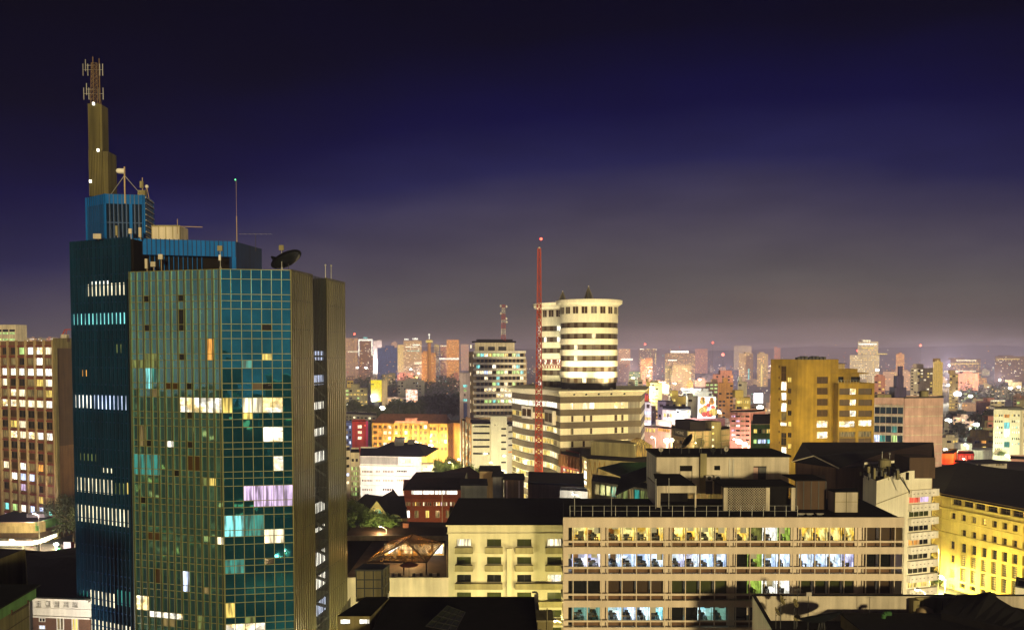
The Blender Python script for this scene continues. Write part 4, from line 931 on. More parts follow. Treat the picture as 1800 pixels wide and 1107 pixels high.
# white block with slot windows, ornate brown flank
rt, fr, zt, pl = building('slot_window_block', 'pale yellow block with long slot windows and a brown ornate flank', 'office block', [(812, 425), (829, 400), (862, 400), (862.3, 398), (891, 398), (905, 401)], 738, 'bandl', dep=14,
    faces={1: [(G, 831.5, 860.5, 1, 1, [747.6, 759.4, 771, 783, 795], 3.4, ['.'])], 3: [(881, 740 + 11.8 * i, 889.5, 743 + 11.8 * i, '.') for i in range(7)] + [(869, 744, 876, 747, '.')], 4: [(G, 893, 904, 1, .9, [746, 757.5, 769, 781, 793], 3, ['.', 'z', '.', 'z', 'o'])],
           0: [(G, 812.5, 828.5, 3, .55, [750 + 11.5 * i for i in range(6)], 7, ['ozo', 'eoe', 'kok'])]}, wd=.35)
b = MB(); F0 = fr[0]; F0.box(b, 0, F0.L, .004, .3, 0, zt); b2 = fr[3]
m = MB(); Ft = fr[3]; Ft.box(m, .02, Ft.L, -8, .0, zt - .01, Z(731, 398)); m.build('upper_storey', [M['bandl']], rt)
m = MB()
for i in range(4): a = F0.L * i / 3; a = min(max(a, .35), F0.L - .35); F0.box(m, a - .3, a + .3, .004, .5, 0, zt + .6)
F0.box(m, F0.L * .5, F0.L * .9, .0, .5, zt + .01, zt + 2.6); m.build('brown_pilasters', [M['orange']], rt)
t = text('CAFE', 2.2, LW['n'], rt, fr[1], fr[1].L * .55, fr[1].px(848, 808)[1], .25, .05, 'roof_sign') if False else None
# orange apartment row with the glaring street in front
pats = ['ozzkkozz', 'zzoWzzkz', 'ozzkzzWz', 'kzzzkzkk', 'kkzkWWkk']
rt, fr, zt, pl = building('orange_apartment_row', 'long orange apartment row with a stepped gable above the glaring street light', 'apartment building', [(654, 474), (690, 472), (753, 471), (788, 470), (797, 476), (813, 470)], 743, 'orange', 'terra', dep=22,
    faces={0: [(G, 655, 690, 4, .72, [747, 757, 767, 777, 787], 5.5, ['zzzk', 'zokk', 'zzoW', 'zzkk'])], 1: [(G, 692, 752, 7, .6, [747, 757, 767, 777, 787], 6, ['zdzzdzW', 'kzWozzz', 'zzkzzzz', 'kkzzkkz'])], 2: [(G, 754, 787, 5, .7, [750, 762, 773, 785], 6, ['zzozz', 'dzzzd', 'kzkzk'])], 3: [(G, 788.5, 796, 2, .6, [750, 760, 771, 782], 6, ['zz'])]}, wd=.5)
F = fr[1]; b = MB(); F.box(b, 1.2, F.L - .4, -1.2, .15, zt - .01, zt + 1.3); F.box(b, F.L * .35, F.L * .68, -1.2, .2, zt + 1.31, zt + 2.9); b.build('stepped_gable', [M['rose']], rt)
b = MB()
for k in (1, 2): F = fr[k]; n = 5
for k in (0, 1, 2):
    F = fr[k]; n = (2, 4, 2)[k]
    for i in range(n + 1): a = min(max(F.L * i / n, .4), F.L - .4); F.box(b, a - .35, a + .35, .004, .5, 0, zt - .2)
b.build('pilasters', [M['amber']], rt)
b = MB(); c0, c1 = pl[0], pl[3]; zb = zt + .01
b.quad((c0[0], c0[1] + 3, zb), (c1[0], c1[1] + 3, zb), (c1[0] - 2, c1[1] + 13, zb + 4.2), (c0[0] + 3, c0[1] + 13, zb + 4.2)); b.quad((c1[0], c1[1] + 22, zb), (c0[0], c0[1] + 22, zb), (c0[0] + 3, c0[1] + 13, zb + 4.2), (c1[0] - 2, c1[1] + 13, zb + 4.2)); b.build('tiled_roof', [M['terra']], rt)
# red and blue house
building('blue_wing_house', 'blue painted house wing beside the red house', 'house', [(600, 446), (618.5, 446)], 742, 'bluep', dep=10, faces={0: [(G, 602, 618, 3, .55, [748, 757, 766, 775], 5, ['d.b', 'bd.', '.b.'])]})
building('red_house', 'deep red house with three stacked lit windows and a magenta edge', 'house', [(618.8, 445), (643, 445)], 740, 'red', dep=12, faces={0: [(629, 747, 636, 752.5, 'w'), (629, 757, 636, 762, 'w'), (629, 767, 636, 772, 'w'), (640, 746, 643, 749, 'r')]})
rt, fr, zt, pl = building('magenta_fin', 'thin magenta wall slab between the red house and the orange row', 'wall slab', [(643.3, 444), (646.5, 444)], 740, 'magenta', dep=3)
building('grey_flat_block', 'low grey block with a flat dark roof behind the red house', 'building', [(604, 545), (662, 530)], 727, 'grey', dep=30, faces={0: [(G, 606, 660, 8, .6, [731, 736], 3, ['.xw.x.w.', 'x.w.w..x'])]})
# silver white block, banded, with hipped dark roof
rt, fr, zt, pl = building('banded_white_block', 'bright white banded block with a dark hipped roof', 'office block', [(633, 300), (741, 297)], 801, 'white', dep=30, wd=.3,
    faces={0: [(G, 636, 655, 7, .66, [826.5], 3.5, ['z']), (G, 660, 668, 3, .6, [826.5], 3.5, ['z']), (G, 673, 692, 7, .66, [826.5], 3.5, ['z']), (G, 698, 715, 6, .66, [826], 3.5, ['.']), (G, 636, 655, 7, .66, [842.5], 3.2, ['.ddd.dd']), (G, 660, 668, 3, .6, [842.5], 3.2, ['d']), (G, 673, 692, 7, .66, [842.5], 3.2, ['d']), (G, 698, 716, 6, .66, [842], 3.5, ['o']), (G, 636, 655, 5, .66, [858.5], 3.2, ['d']), (G, 672, 692, 5, .66, [858.5], 3.2, ['.z']),
               (704, 807, 714.5, 813, 'w'), (716.5, 807, 726, 813, 'w'), (737, 806, 745, 812, 'w')]})
F = fr[0]; b = MB()
for i, py in enumerate((819, 836.5, 853.5)): zz_ = F.px(640, py)[1]; F.box(b, -.3, F.L + (2.0 if i < 2 else 0), -.3, .7 + .004 * i, zz_ - .25, zz_ + .35)
b.build('ledge', [M['white']], rt)
b = MB(); F.box(b, .05, F.L * .62, .004, .12, F.px(640, 815)[1], F.px(640, 802)[1]); b.build('attic_panel', [M['grey']], rt)
b = MB(); hip(b, [F.P(0, -1, 0)[:2], F.P(F.L + 1, -1, 0)[:2], F.P(F.L, -26, 0)[:2], F.P(4, -26, 0)[:2]], zt + .05, 3.6, .6, .45); b.build('hipped_roof', [M['roof']], rt)
b = MB(); q = F.P(F.L * .5, -12, 0); b.box(q[0] - 1.6, q[0] + 1.6, q[1] - 2, q[1] + 2, zt + 2.5, zt + 5.4); b.box(q[0] + 3, q[0] + 5.4, q[1] - 1, q[1] + 2, zt + 2.0, zt + 4.6); b.build('roof_vents', [M['steel']], rt)
building('green_window_house', 'slim pale building with columns of green lit windows left of the white banded block', 'building', [(616, 262), (632, 262)], 795, 'cream', dep=14, faces={0: [(618, 806, 622, 811, '.'), (625, 806, 629, 811, '.'), (G, 617, 631, 4, .6, [820 + 9 * i for i in range(6)], 6, ['gmgm', 'mggm'])]})
building('balcony_house', 'cream house with stacked balconies at the edge of the glass tower', 'house', [(596, 255), (615.5, 256)], 792, 'cream', dep=14, faces={0: [(G, 599, 615, 2, .8, [803, 817, 832, 846], 5, ['z.', 'w.', 'bb', 'Ww'])]}, wd=.6)
# red brick building
wl = [(G, 722.5, 804.5, 4, .94, [862], 7, ['W']), (G, 712.5, 722, 2, .74, [882], 7, ['d']), (G, 724.5, 740.5, 4, .66, [882], 7, ['dydz']), (G, 742.5, 759, 4, .66, [882], 7, ['w.z.']), (G, 761, 787, 6, .66, [882], 7, ['zwypdw']), (G, 790, 800, 2, .66, [882], 7, ['wd']),
      (714, 897, 720.5, 910, 'W'), (728.5, 897, 736, 910, 'd'), (747.5, 897, 754.5, 910, 'y'), (765.5, 897, 773, 910, 'd'), (783.5, 897, 791, 910, 'd')] + [(c - 5.5, 918.5, c + 5.5, 925, 'w') for c in (732.5, 751, 769.5, 788)]
rt, fr, zt, pl = building('brick_building', 'dark red brick building with a black mansard roof and a lit strip of dormer glass', 'building', [(708.5, 232), (815, 232)], 861, 'brick', dep=20, wd=.3, faces={0: wl}, fm='white', mull=(1, 1), flat=False)
F = fr[0]; b = MB(); z0 = zt + .01; z1 = Z(839.5, 238); P = F.P
b.quad(P(-.2, .3, z0), P(F.L, .3, z0), P(F.L, -6, z1), P(1.6, -6, z1)); b.quad(P(-.2, -20, z0), P(-.2, .3, z0), P(1.6, -6, z1), P(1.6, -18, z1)); b.quad(P(1.6, -6, z1), P(F.L, -6, z1), P(F.L, -18, z1), P(1.6, -18, z1)); b.quad(P(F.L, .3, z0), P(F.L, -20, z0), P(F.L, -18, z1), P(F.L, -6, z1)); b.build('mansard_roof', [M['tile']], rt)
b = MB(); zz_ = F.px(720, 874.5)[1]; F.box(b, 0, F.L, .004, .3, zz_ - .25, zz_); zz_ = F.px(720, 915)[1]; F.box(b, 0, F.L, .0045, .16, zz_ - .15, zz_); b.build('string_course', [M['brick']], rt)
b = MB()
for px in (710, 777.5): a = F.px(px, 890)[0]; F.box(b, a - .09, a + .09, .31, .48, 0, zt - .1)
b.build('downpipe', [M['white']], rt)

# ================================================================== right-hand buildings
# amber block
rt, fr, zt, pl = building('amber_block', 'tall amber rendered block with a lit stair strip and shop lights on its lower floors', 'apartment building', [(1355, 264), (1402, 258), (1458.5, 259), (1474, 260)], 632, 'amber', dep=22, cop='amber', wd=.35,
    faces={0: [(G, 1368, 1370.5, 1, 1, [642 + 19 * i for i in range(8)], 5, ['.']), (1372.5, 643, 1382, 669, 'z'), (1372.5, 671, 1382, 686, 'W'), (1372.5, 690, 1382, 703, 'W'), (1372.5, 708, 1382, 723, 'W'), (1372.5, 725, 1382, 738, 'd'), (1371, 742, 1382, 748, 'W'), (1372.5, 760, 1382, 782, '.'), (1372.5, 785, 1382, 798, 'W')] + [(1384, 663 + 19.4 * i, 1391, 671.5 + 19.4 * i, k_) for i, k_ in enumerate('yzz.y.y')],
           1: [(1436, 662 + 19.3 * i, 1455.5, 674 + 19.3 * i, k_) for i, k_ in enumerate('zzzzkkbz')]}, fm='brown', mull=(2, 1))
b = MB(); F = fr[1]
for i in range(8): F.box(b, F.L * (.1 + i * .115), F.L * (.18 + i * .115), -4 - (i % 3), -2, zt + .05, zt + .7 + .2 * (i % 3))
b.build('solar_panels', [M['steel']], rt)
b = MB()
for k in (0, 1):
    for i in range(8): zz_ = fr[k].px(1402, 655 + 19.3 * i)[1]; fr[k].box(b, 0, fr[k].L, .004, .05, zz_ - .04, zz_ + .04)
b.build('render_joints', [M['amber']], rt)
Y = 256.0; zb = Z(673, Y); c = [(X(1474, Y, 690), Y), (X(1537, Y, 690), Y)]; B = Fr(*c)
wl = winlist(B, [(1475.5, 682.5 + 19.3 * i, 1493.5, 693.5 + 19.3 * i, 'z') for i in range(3)] + [(1494, 682.5 + 19.3 * i, 1505.5, 693.5 + 19.3 * i, 'k') for i in range(3)] + [(1509, 682.5 + 19.3 * i, 1533, 693.5 + 19.3 * i, 'z') for i in range(3)] +
             [(1475.5, 740, 1503, 750.5, 'k'), (1509, 738, 1533, 749, 'k'), (1475.5, 758.5, 1503.5, 768, 'd'), (1509, 757.5, 1532, 768, 'd'), (1475.5, 769.5, 1503.5, 796, 'z'), (1509, 769.5, 1532, 796, 'z')])
b = MB(); holes_wall(b, B, 0, B.L, 0, zb, wl, .4); 
for (p, q) in ((B.L, 0),): b.quad(B.P(B.L, 0, 0), B.P(B.L, -20, 0), B.P(B.L, -20, zb), B.P(B.L, 0, zb)); b.quad(B.P(0, -4, 0), B.P(0, 0, 0), B.P(0, 0, zb), B.P(0, -4, zb))
b.build('front_bay', [M['amber']], rt)
for h_ in wl: window(rt, B, h_, LW[h_[4]], .4, M['brown'], (3 if h_[4] != 'z' else 2, 2 if h_[4] == 'k' else 1), .07)
b = MB(); b.poly([B.P(0, -.01, zb - .4), B.P(B.L, -.01, zb - .4), B.P(B.L, -20, zb - .4), B.P(0, -20, zb - .4)]); b.build('terrace', [M['roof']], rt)
b = MB()
for i in range(13): a = B.L * i / 12; b.tube(B.P(a, -.2, zb - .4), B.P(a, -.2, zb + .8), .04)
b.tube(B.P(0, -.2, zb + .8), B.P(B.L, -.2, zb + .8), .04); b.build('terrace_railing', [M['metal']], rt)
b = MB(); U = Fr(B.P(-2.5, -4, 0)[:2], B.P(B.L * .72, -4, 0)[:2]); z1 = Z(657, 260); hl = [U.rpx(1465, 662, 1483, 671), U.rpx(1496, 662, 1513, 671)]; holes_wall(b, U, 0, U.L, zb - .4, z1, hl, .5); b.quad(U.P(U.L, 0, zb - .4), U.P(U.L, -14, zb - .4), U.P(U.L, -14, z1), U.P(U.L, 0, z1)); b.build('set_back_storey', [M['amber']], rt)
for h_ in hl: b = MB(); U.rect(b, *h_, -.48); b.build('terrace_window', [M['dark']], rt)
b = MB(); U.box(b, -.3, U.L + 2.6, -14, .8, z1 + .003, z1 + .35); U.box(b, .5, U.L - .3, -13, -.6, z1 + .353, Z(648, 262)); b.build('terrace_roof', [M['amber']], rt)
b = MB(); z2 = Z(648, 262); U.box(b, .6, U.L * .68, -9, -3.0, z2 + .003, z2 + 1.5); U.box(b, .3, U.L * .72, -9.4, -2.6, z2 + 1.503, z2 + 1.7, 1); b.build('roof_cabin', [M['tan'], M['roof']], rt)
for (x0, y0, x1, y1, m_) in ((1474.5, 778, 1483, 789, 'n'), (1483.2, 780, 1503, 789.5, 'n'), (1508, 786, 1531.5, 788, 'n'), (1496, 796, 1503, 797.5, 'n'), (1508, 795.5, 1530, 797.5, 'n')):
    a0, a1, z0, z1 = B.rpx(x0, y0, x1, y1); b = MB(); B.box(b, a0, a1, -.25, .12, z0, z1); b.build('lit_sign', [LW[m_]], rt)
text('BEBI', 2.15, LW['n'], rt, B, B.px(1520, 781)[0], B.px(1520, 782.2)[1], .1, .06, 'lit_sign', 1.05)
# blue glass block with a pink gable wall and a purple stepped spire
rt, fr, zt, pl = building('pink_gable_block', 'office block with a blank pink gable wall beside a blue glass front', 'office block', [(1537, 303), (1588.5, 300), (1591, 299.6), (1658, 303)], 698.5, 'pink', dep=16, wd=.3)
FG = fr[0]; b = MB(); n = 5; rr = random.Random(9)
zr = [FG.px(1560, 711 + 16.4 * i)[1] for i in range(10)]; zg = FG.px(1560, 708)[1]
g = MB(); sp_ = MB(); lp = {}
for k in range(9):
    for i in range(n):
        a0, a1 = FG.L * i / n + .1, FG.L * (i + 1) / n - .1; z1, z0 = zr[k] - .9, zr[k + 1] + .1; ky = {(2, 3): 't', (3, 3): 'g', (3, 0): 'b', (4, 3): 't', (2, 4): '.', (3, 1): 't'}.get((k, i), 'blueglass' if (i + k) % 3 else 'navy'); q = MB(); FG.rect(q, a0, a1, z0, z1, .05); q.build('window', [LW[ky] if len(ky) == 1 else M[ky]], rt)
    FG.box(sp_, 0, FG.L, .004, .5, zr[k] - .85, zr[k] - .1)
sp_.build('sill_band', [M['pale']], rt)
for i in range(n + 1): a = min(max(FG.L * i / n, .08), FG.L - .08); FG.box(b, a - .07, a + .07, .01, .45, 0, zg)
b.build('glass_posts', [M['metal']], rt)
b = MB(); FP = fr[2]
for i in range(12): zz_ = FP.px(1600, 715 + 16.6 * i)[1]; FP.box(b, .02, FP.L, .004, .12, zz_ - .18, zz_ + .18)
b.build('string_band', [M['cream']], rt)
b = MB(); FP.box(b, -.2, FP.L + .15, -.6, .2, zt - .1, zt + .35); b.build('coping', [M['steel']], rt)
q = FG.P(1.2, -3, 0); b = MB(); b.box(q[0], q[0] + 5, q[1], q[1] + 5, zt - 2, zt + .9); b.build('roof_room', [M['olive']], rt)
b = MB()
for (x0, x1, y0, y1) in ((1572.5, 1593.5, 697, 680.5), (1576, 1588.5, 680.6, 660.5), (1579.7, 1585.2, 660.6, 643.5)):
    xa, xb = X(x0, 304, 680), X(x1, 304, 680); b.box(xa, xb, 304, 304 + (xb - xa), Z(y0, 304) - .3, Z(y1, 304))
    for i in range(int((xb - xa) / .55) + 1): x = xa + .08 + i * .55; b.box(x - .07, x + .07, 303.8, 303.99, Z(y0, 304) - .2, Z(y1, 304) + .1)
b.build('stepped_spire', [M['purple']], rt)
b = MB(); p = W(1624, 690, 306); b.lathe(p.x, 306, [(1.5, zt - .4), (1.5, zt + 2.1), (.3, zt + 2.4)], 14); b.build('roof_drum', [M['olive']], rt)
for px, lab in ((1635, 'nearest the drum'), (1640, 'farther from the drum')): aerial(px, 682, 305, zt - .3, 'thin aerial on the pink gable block, ' + lab, 1.2, 4)
# balcony tower with a blank cream side
zbt = Z(845, 150)
rt, fr, zt, pl = building('balcony_block', 'cream apartment block with a blank side wall and a stack of white balconies', 'apartment building', [(1517, 158), (1541, 150), (1597, 163), (1638, 165)], 845, 'bandl', dep=18, zt=zbt, faces={}, wd=.3)
FB_ = fr[2]; rr = random.Random(12)
FA = fr[1]; b = MB(); zz_ = FA.px(1560, 878)[1]; FA.box(b, 0, FA.L, .004, .05, zz_ - .06, zz_ + .06); b.build('wall_joint', [M['olive']], rt)
for k in range(9):
    y0 = 861 + 25.2 * k - (0.4 * k); a0, zt_ = FB_.px(1598, y0); zb_ = FB_.px(1598, y0 + 10.5)[1]; zb2 = FB_.px(1598, y0 + 22.5)[1]
    b = MB(); FB_.box(b, -.1, FB_.L + .9, -.1, 1.0, zb_, zt_); FB_.box(b, -.15, FB_.L + .95, -.1, 1.05, zb_ - .14, zb_ - .003); FB_.box(b, -.1, FB_.L + .9, .9, 1.02, zt_ + .003, zt_ + .08)
    for j in range(6): FB_.box(b, FB_.L * (j + .3) / 6, FB_.L * (j + .65) / 6, 1.003, 1.03, zb_ + .45, zb_ + .62, 1)
    b.build('balcony', [M['white'], M['grey']], rt)
    ky = ['r', 'x', '.', 'o', '.', '.', 'y', '.', 'd'][k]; b = MB(); FB_.rect(b, .15, FB_.L * .5, zb2, zb_ - .16, .02, 0); FB_.rect(b, FB_.L * .5 + .05, FB_.L * .86, zb2, zb_ - .16, .02, 1 if ky in 'ro' else 0)
    for j in range(5): FB_.box(b, .12 + j * FB_.L * .21, .2 + j * FB_.L * .21, .022, .08, zb2, zb_ - .16, 2)
    b.build('balcony_window', [LW[ky], LW['p' if ky == 'r' else '.'], M['white']], rt)
# equipment and clutter on that block's roof
t = thing('equipment_rack', 'tangle of radio equipment racks and pipes on the roof edge of the blank cream wall', 'antenna rack', (X(1555, 156, 840), 156, zbt - .5))
b = MB(); rr = random.Random(31)
for i in range(34):
    x = X(rr.uniform(1522, 1592), 156, 840); y_ = rr.uniform(153.5, 160); h = rr.uniform(.5, 2.4); b.box(x - rr.uniform(.08, .45), x + .1, y_, y_ + .3, zbt - .5, zbt - .5 + h, i % 3)
for i in range(26):
    x = X(rr.uniform(1522, 1590), 156, 840); z_ = zbt + rr.uniform(-.2, 2.0); b.tube((x, 155, z_), (x + rr.uniform(-2.5, 2.5), 156 + rr.uniform(0, 3), z_ + rr.uniform(-.6, .8)), .035, 5, 0)
b.build('racks', [M['steel'], M['olive'], M['void']], t)
b = MB(); b.box(X(1596, 164, 850), X(1641, 164, 850), 163.5, 170, zbt - 1.5, zbt + 2.5); b.build('mesh_screen', [M['darkbrown']], t)
t = thing('drum_tank', 'olive drum shaped tank with an aerial above the tangled equipment rack', 'water tank', (X(1555, 159, 820), 159, zbt - .4)); b = MB(); x = X(1555, 159, 820); b.lathe(x, 159, [(1.1, zbt - .4), (1.1, Z(808, 159)), (.2, Z(805, 159))], 16); b.build('drum', [M['olive']], t)
b = MB(); b.tube((x - .5, 159, Z(808, 159)), (x - .5, 159, Z(793, 159)), .05); b.ball((x + .9, 159, Z(797, 159)), .22, 8); b.tube((x + .9, 159, Z(806, 159)), (x + .9, 159, Z(797, 159)), .04); b.build('aerial_rod', [M['metal']], t)
b = MB(); b.tube((X(1580, 153, 860), 152.6, zbt + .3), (X(1592, 156, 870), 154.5, zbt - 2.6), .12); b.tube((X(1586, 153, 860), 153.0, zbt + .2), (X(1594, 156, 870), 154.9, zbt - 3), .08); b.build('drain_pipes', [M['steel']], t)
# dark gabled roof building behind
Y = 190.0; t = thing('dark_gable_block', 'block under a large black gabled roof behind the office roof', 'building', (X(1510, Y, 820), 200, 0)); e0, e1 = W(1395, 815, 178), W(1469, 824, 172); r0, r1 = W(1430.5, 800.5, 184), W(1595, 792, 208); e2 = W(1637, 812, 184)
zE = 37.0
pA = (X(1398, 182, 820), 182.0); pB = (X(1469, 172, 820), 172.0); pC = (X(1636, 182, 820), 182.0); pD = (X(1640, 222, 820), 222.0); pE = (X(1410, 222, 820), 222.0)
b = MB(); b.prism([pA, pB, pC, pD, pE], 0, zE); b.build('wall', [M['brown']], t)
zR = Z(801, 186)
b = MB(); ra = (X(1430.5, 179, 801), 179.0, Z(801, 179)); rb_ = (X(1595, 206, 793), 206.0, Z(793, 206))
eA = (pA[0] - 1, pA[1] - .6, zE + .01); eB = (pB[0] + .3, pB[1] - .8, zE + .01); eC = (pC[0] + .6, pC[1] - .6, zE + .01); eD = (pD[0], pD[1], zE + .01); eE = (pE[0], pE[1], zE + .01)
b.poly([eB, eC, rb_, ra]); b.poly([eC, eD, rb_]); b.poly([eD, eE, ra, rb_]); b.poly([eA, eB, ra]); b.poly([eE, eA, ra]); b.build('gabled_roof', [M['roof']], t)
b = MB(); b.tube(eB, ra, .16, 5); b.tube(eA, ra, .16, 5); b.build('roof_verge', [M['cream']], t)
b = MB(); Fq = Fr(pB, pC)
for i in range(9): b_ = None; Fq.rect(b, Fq.L * (.5 + .052 * i), Fq.L * (.53 + .052 * i), zE - 1.9, zE - .9, .02)
b.build('eaves_windows', [M['dark']], t)
# art deco yellow building on the right
YA, YB = 222.0, 176.0; zt = Z(866, YA); pts = [(1643.5, 226), (1656, 219.5), (1860, 0)]
xa = X(1656, 219.5, 870); slope = (X(1800, 198, 890) - xa) / (198 - 219.5); xe = xa + slope * (YB - 219.5)
t_ = [(1643.5, 226.5), (1656, 219.5)]
plx = [(X(1643.5, 226.5, 870), 226.5), (xa, 219.5), (xe, YB), (xe + 26, YB + 12), (xa + 30, 250), (xa + 2, 252)]
t = thing('stone_building', 'floodlit yellow stone building with carved cornices and tall barred window bays', 'building', (xa + 12, 215, 0))
FS = Fr(plx[1], plx[2]); hl = []
for i in range(9):
    for (x0, y0, w_, h_, dx, dy, ky) in ((1671, 900, 8.5, 11, 18.2, 3.55, '.'), (1689.5, 930, 8.5, 11.5, 18, 3.7, '.')):
        if i > 7: continue
        px = x0 + dx * i; py = y0 + dy * i; a0, z1 = FS.px(px, py); _, z0 = FS.px(px, py + h_); a1 = FS.px(px + w_, py)[0]; hl.append((a0, a1, z0, z1, 'y' if (i == 3 and x0 < 1680) else 'd' if (i == 2 and x0 < 1680) else '.', 's'))
    px = 1688.5 + 18.1 * i; py = 954 + 3.7 * i
    if i < 8: a0, z1 = FS.px(px, py); _, z0 = FS.px(px, py + 85); a1 = FS.px(px + 9.5, py)[0]; hl.append((a0, a1, max(z0, 1), z1, 'bay', 'b'))
for (y0, y1, ky) in ((949.5, 963.5, '.'), (974, 987.5, '.'), (999, 1014, 'y'), (1025, 1041, 'd')): a0, z1 = FS.px(1669.5, y0); _, z0 = FS.px(1669.5, y1); a1 = FS.px(1678, y0)[0]; hl.append((a0, a1, z0, z1, ky, 's'))
zA1, zA0 = FS.px(1662, 872.5)[1], FS.px(1662, 884)[1]; at = []
for i in range(12): a0 = 3 + i * 3.4; at.append((a0, a0 + 2.9, zA0, zA1, 'W' if 6 <= i <= 7 else '.', 'a'))
hl += at
b = MB(); holes_wall(b, FS, 0, FS.L, 0, zt, hl, .7); Fc = Fr(plx[0], plx[1]); Fc.rect(b, 0, Fc.L, 0, zt)
for i in (2, 3, 4, 5): f_ = Fr(plx[i], plx[(i + 1) % 6]); f_.rect(b, 0, f_.L, 0, zt)
b.build('wall', [M['yellow']], t)
for h_ in hl:
    if h_[5] == 'b':
        m_ = MB(); z0, z1 = h_[2], h_[3]; FS.rect(m_, h_[0], h_[1], z0, z1, -.68, 0)
        hgt = z1 - z0
        for k in range(3):
            u0, u1 = z1 - hgt * (.20, .50, .84)[k], z1 - hgt * (.03, .27, .58)[k]
            FS.box(m_, h_[0], h_[1], -.66, -.05, u0 - hgt * .06, u0 - .02, 2)
            if k: FS.rect(m_, h_[0] + .15, h_[1] - .15, u0 + .1, u1 - .1, -.6, 1)
            for q in range(5): FS.box(m_, h_[0], h_[1], -.55, -.5, u0 + (u1 - u0) * q / 5, u0 + (u1 - u0) * q / 5 + .12, 3)
            for q in range(1, 4): a = h_[0] + (h_[1] - h_[0]) * q / 4; FS.box(m_, a - .05, a + .05, -.56, -.48, u0, u1, 3)
        m_.build('barred_bay', [M['dark'], LW['y'], M['yellow'], M['steel']], t)
    else: window(t, FS, h_, LW[h_[4]], .7, M['darkbrown'], (2, 2), .10)
b = MB(); Fc = Fr(plx[0], plx[1])
for (py, o, hh) in ((890.5, .5, .5), (911, .25, .35), (933.5, .55, .7), (938.5, .35, .5), (867, .9, .8)):
    zz_ = FS.px(1660, py)[1]; FS.box(b, -.1, FS.L, .004, o, zz_ - hh, zz_); Fc.box(b, 0, Fc.L + .1, .004, o + .01, zz_ - hh + .004, zz_ + .004)
b.build('cornice', [M['yellow']], t)
b = MB(); z0 = zt + .02; ev = [(p[0] + (q[0] - p[0]) * -.03, p[1], z0) for p, q in zip(plx, plx)]; c0 = Vector((xa + 13, 236, zt + 6.2)); c1 = Vector((xe + 13, 196, zt + 6.2))
e = [Vector((plx[0][0] - 1.6, plx[0][1] - .5, z0)), Vector((plx[1][0] - 1.0, plx[1][1] - 2.0, z0)), Vector((xe - 1.5, YB - 1, z0)), Vector((plx[3][0], plx[3][1], z0)), Vector((plx[4][0], plx[4][1], z0)), Vector((plx[5][0], plx[5][1], z0))]
b.poly([e[0], e[1], c0]); b.poly([e[1], e[2], c1, c0]); b.poly([e[2], e[3], c1]); b.poly([e[3], e[4], c0, c1]); b.poly([e[4], e[5], c0]); b.poly([e[5], e[0], c0]); b.poly(e[::-1]); b.build('hipped_roof', [M['roof']], t)
building('white_kiosk_house', 'small white house with one lit window below the yellow stone building', 'house', [(1785, 152), (1815, 150)], 1029, 'bandl', dep=6, faces={0: [(1789.5, 1052, 1799, 1058, 'p')]}, cop='steel')
# low black roofs and a pale roof cabin behind the stone building
rt, fr, zt, pl = building('black_roofed_hall', 'long hall under a black roof behind the yellow stone building', 'hall', [(1640, 285), (1660, 282), (1860, 270)], 843, 'tan', dep=60, flat=False)
b = MB(); P = [(p[0], p[1], zt + .01) for p in pl]; b.poly([P[0], P[1], P[2], P[3], P[4]]); F = fr[1]; b.quad(F.P(-2, .8, zt + .02), F.P(F.L, .8, zt + .02), F.P(F.L, -14, zt + 3.0), F.P(2, -14, zt + 3.0)); b.quad(F.P(F.L, -50, zt + .02), F.P(-2, -50, zt + .02), F.P(2, -14, zt + 3.0), F.P(F.L, -14, zt + 3.0)); b.build('roof', [M['roof']], rt)
zc = zt + 2.9
rt, fr, zt2, pl = building('roof_cabin', 'pale cabin with louvred openings on the black hall roof', 'cabin', [(1706, 304), (1716, 298), (1770, 301)], 812, 'pale', dep=8, z0=zc - 2, faces={0: [], 1: [(1719, 816, 1725, 820, '.'), (1719, 822, 1725, 825, '.'), (1751, 815, 1766, 818, 'd')]}, wd=.25)
b = MB(); F = fr[1]; F.box(b, -2, F.L + .6, -8, .5, zt2 + .003, zt2 + .5); b.build('cabin_roof', [M['roof']], rt)
building('red_lit_shed', 'shed glowing red beside the pink gable block', 'shed', [(1683, 330), (1712, 330)], 797, 'red', dep=10, faces={0: [(1685, 800, 1700, 812, 'r'), (1702, 800, 1711, 806, 'r')]})
building('orange_shed', 'orange lit shed wall touching the pink gable block', 'shed', [(1656, 322), (1676, 322), (1682, 330)], 797, 'orange', dep=10)
building('columned_hall', 'pale hall with a row of tall openings at the right edge', 'hall', [(1775, 335), (1850, 330)], 806, 'pink', dep=14, faces={0: [(G, 1778, 1848, 11, .5, [812], 16, ['z'])]}, wd=.6)
# glowing tower block at the right
rt, fr, zt, pl = building('glowing_tower', 'pale tower block with a glowing green stairwell at the right edge', 'tower block', [(1747, 425), (1764, 424), (1777, 424), (1794, 425), (1798, 432), (1820, 430)], 719, 'bandl', dep=16, wd=.3,
    faces={0: [(G, 1748, 1763, 4, .6, [728, 738.5, 749, 758], 3.6, ['yy..', '.d..', 'wwd.', 'wwW.']), (G, 1748, 1763, 4, .35, [767, 777, 787, 797], 2.6, ['....'])], 1: [(1765, 728, 1775, 734, 'o'), (1765, 742, 1775, 753, 'c'), (1765, 754, 1775, 768, 'W'), (1765, 776, 1775, 786, 't')], 2: [(G, 1778, 1793, 4, .6, [728, 738.5, 749, 758, 769, 778], 4, ['y.w.', '..ww', 'wwcw', 'WWWW', '.c..', 'cwwc'])],
           4: [(G, 1799, 1818, 3, .8, [726, 742, 770], 8, ['dyy', '.dd', 'd..'])]})
b = MB(); fr[0].box(b, .5, fr[0].L + 10, -10, -.5, zt - .3, zt + 1.0); b.build('roof_parapet', [M['steel']], rt)
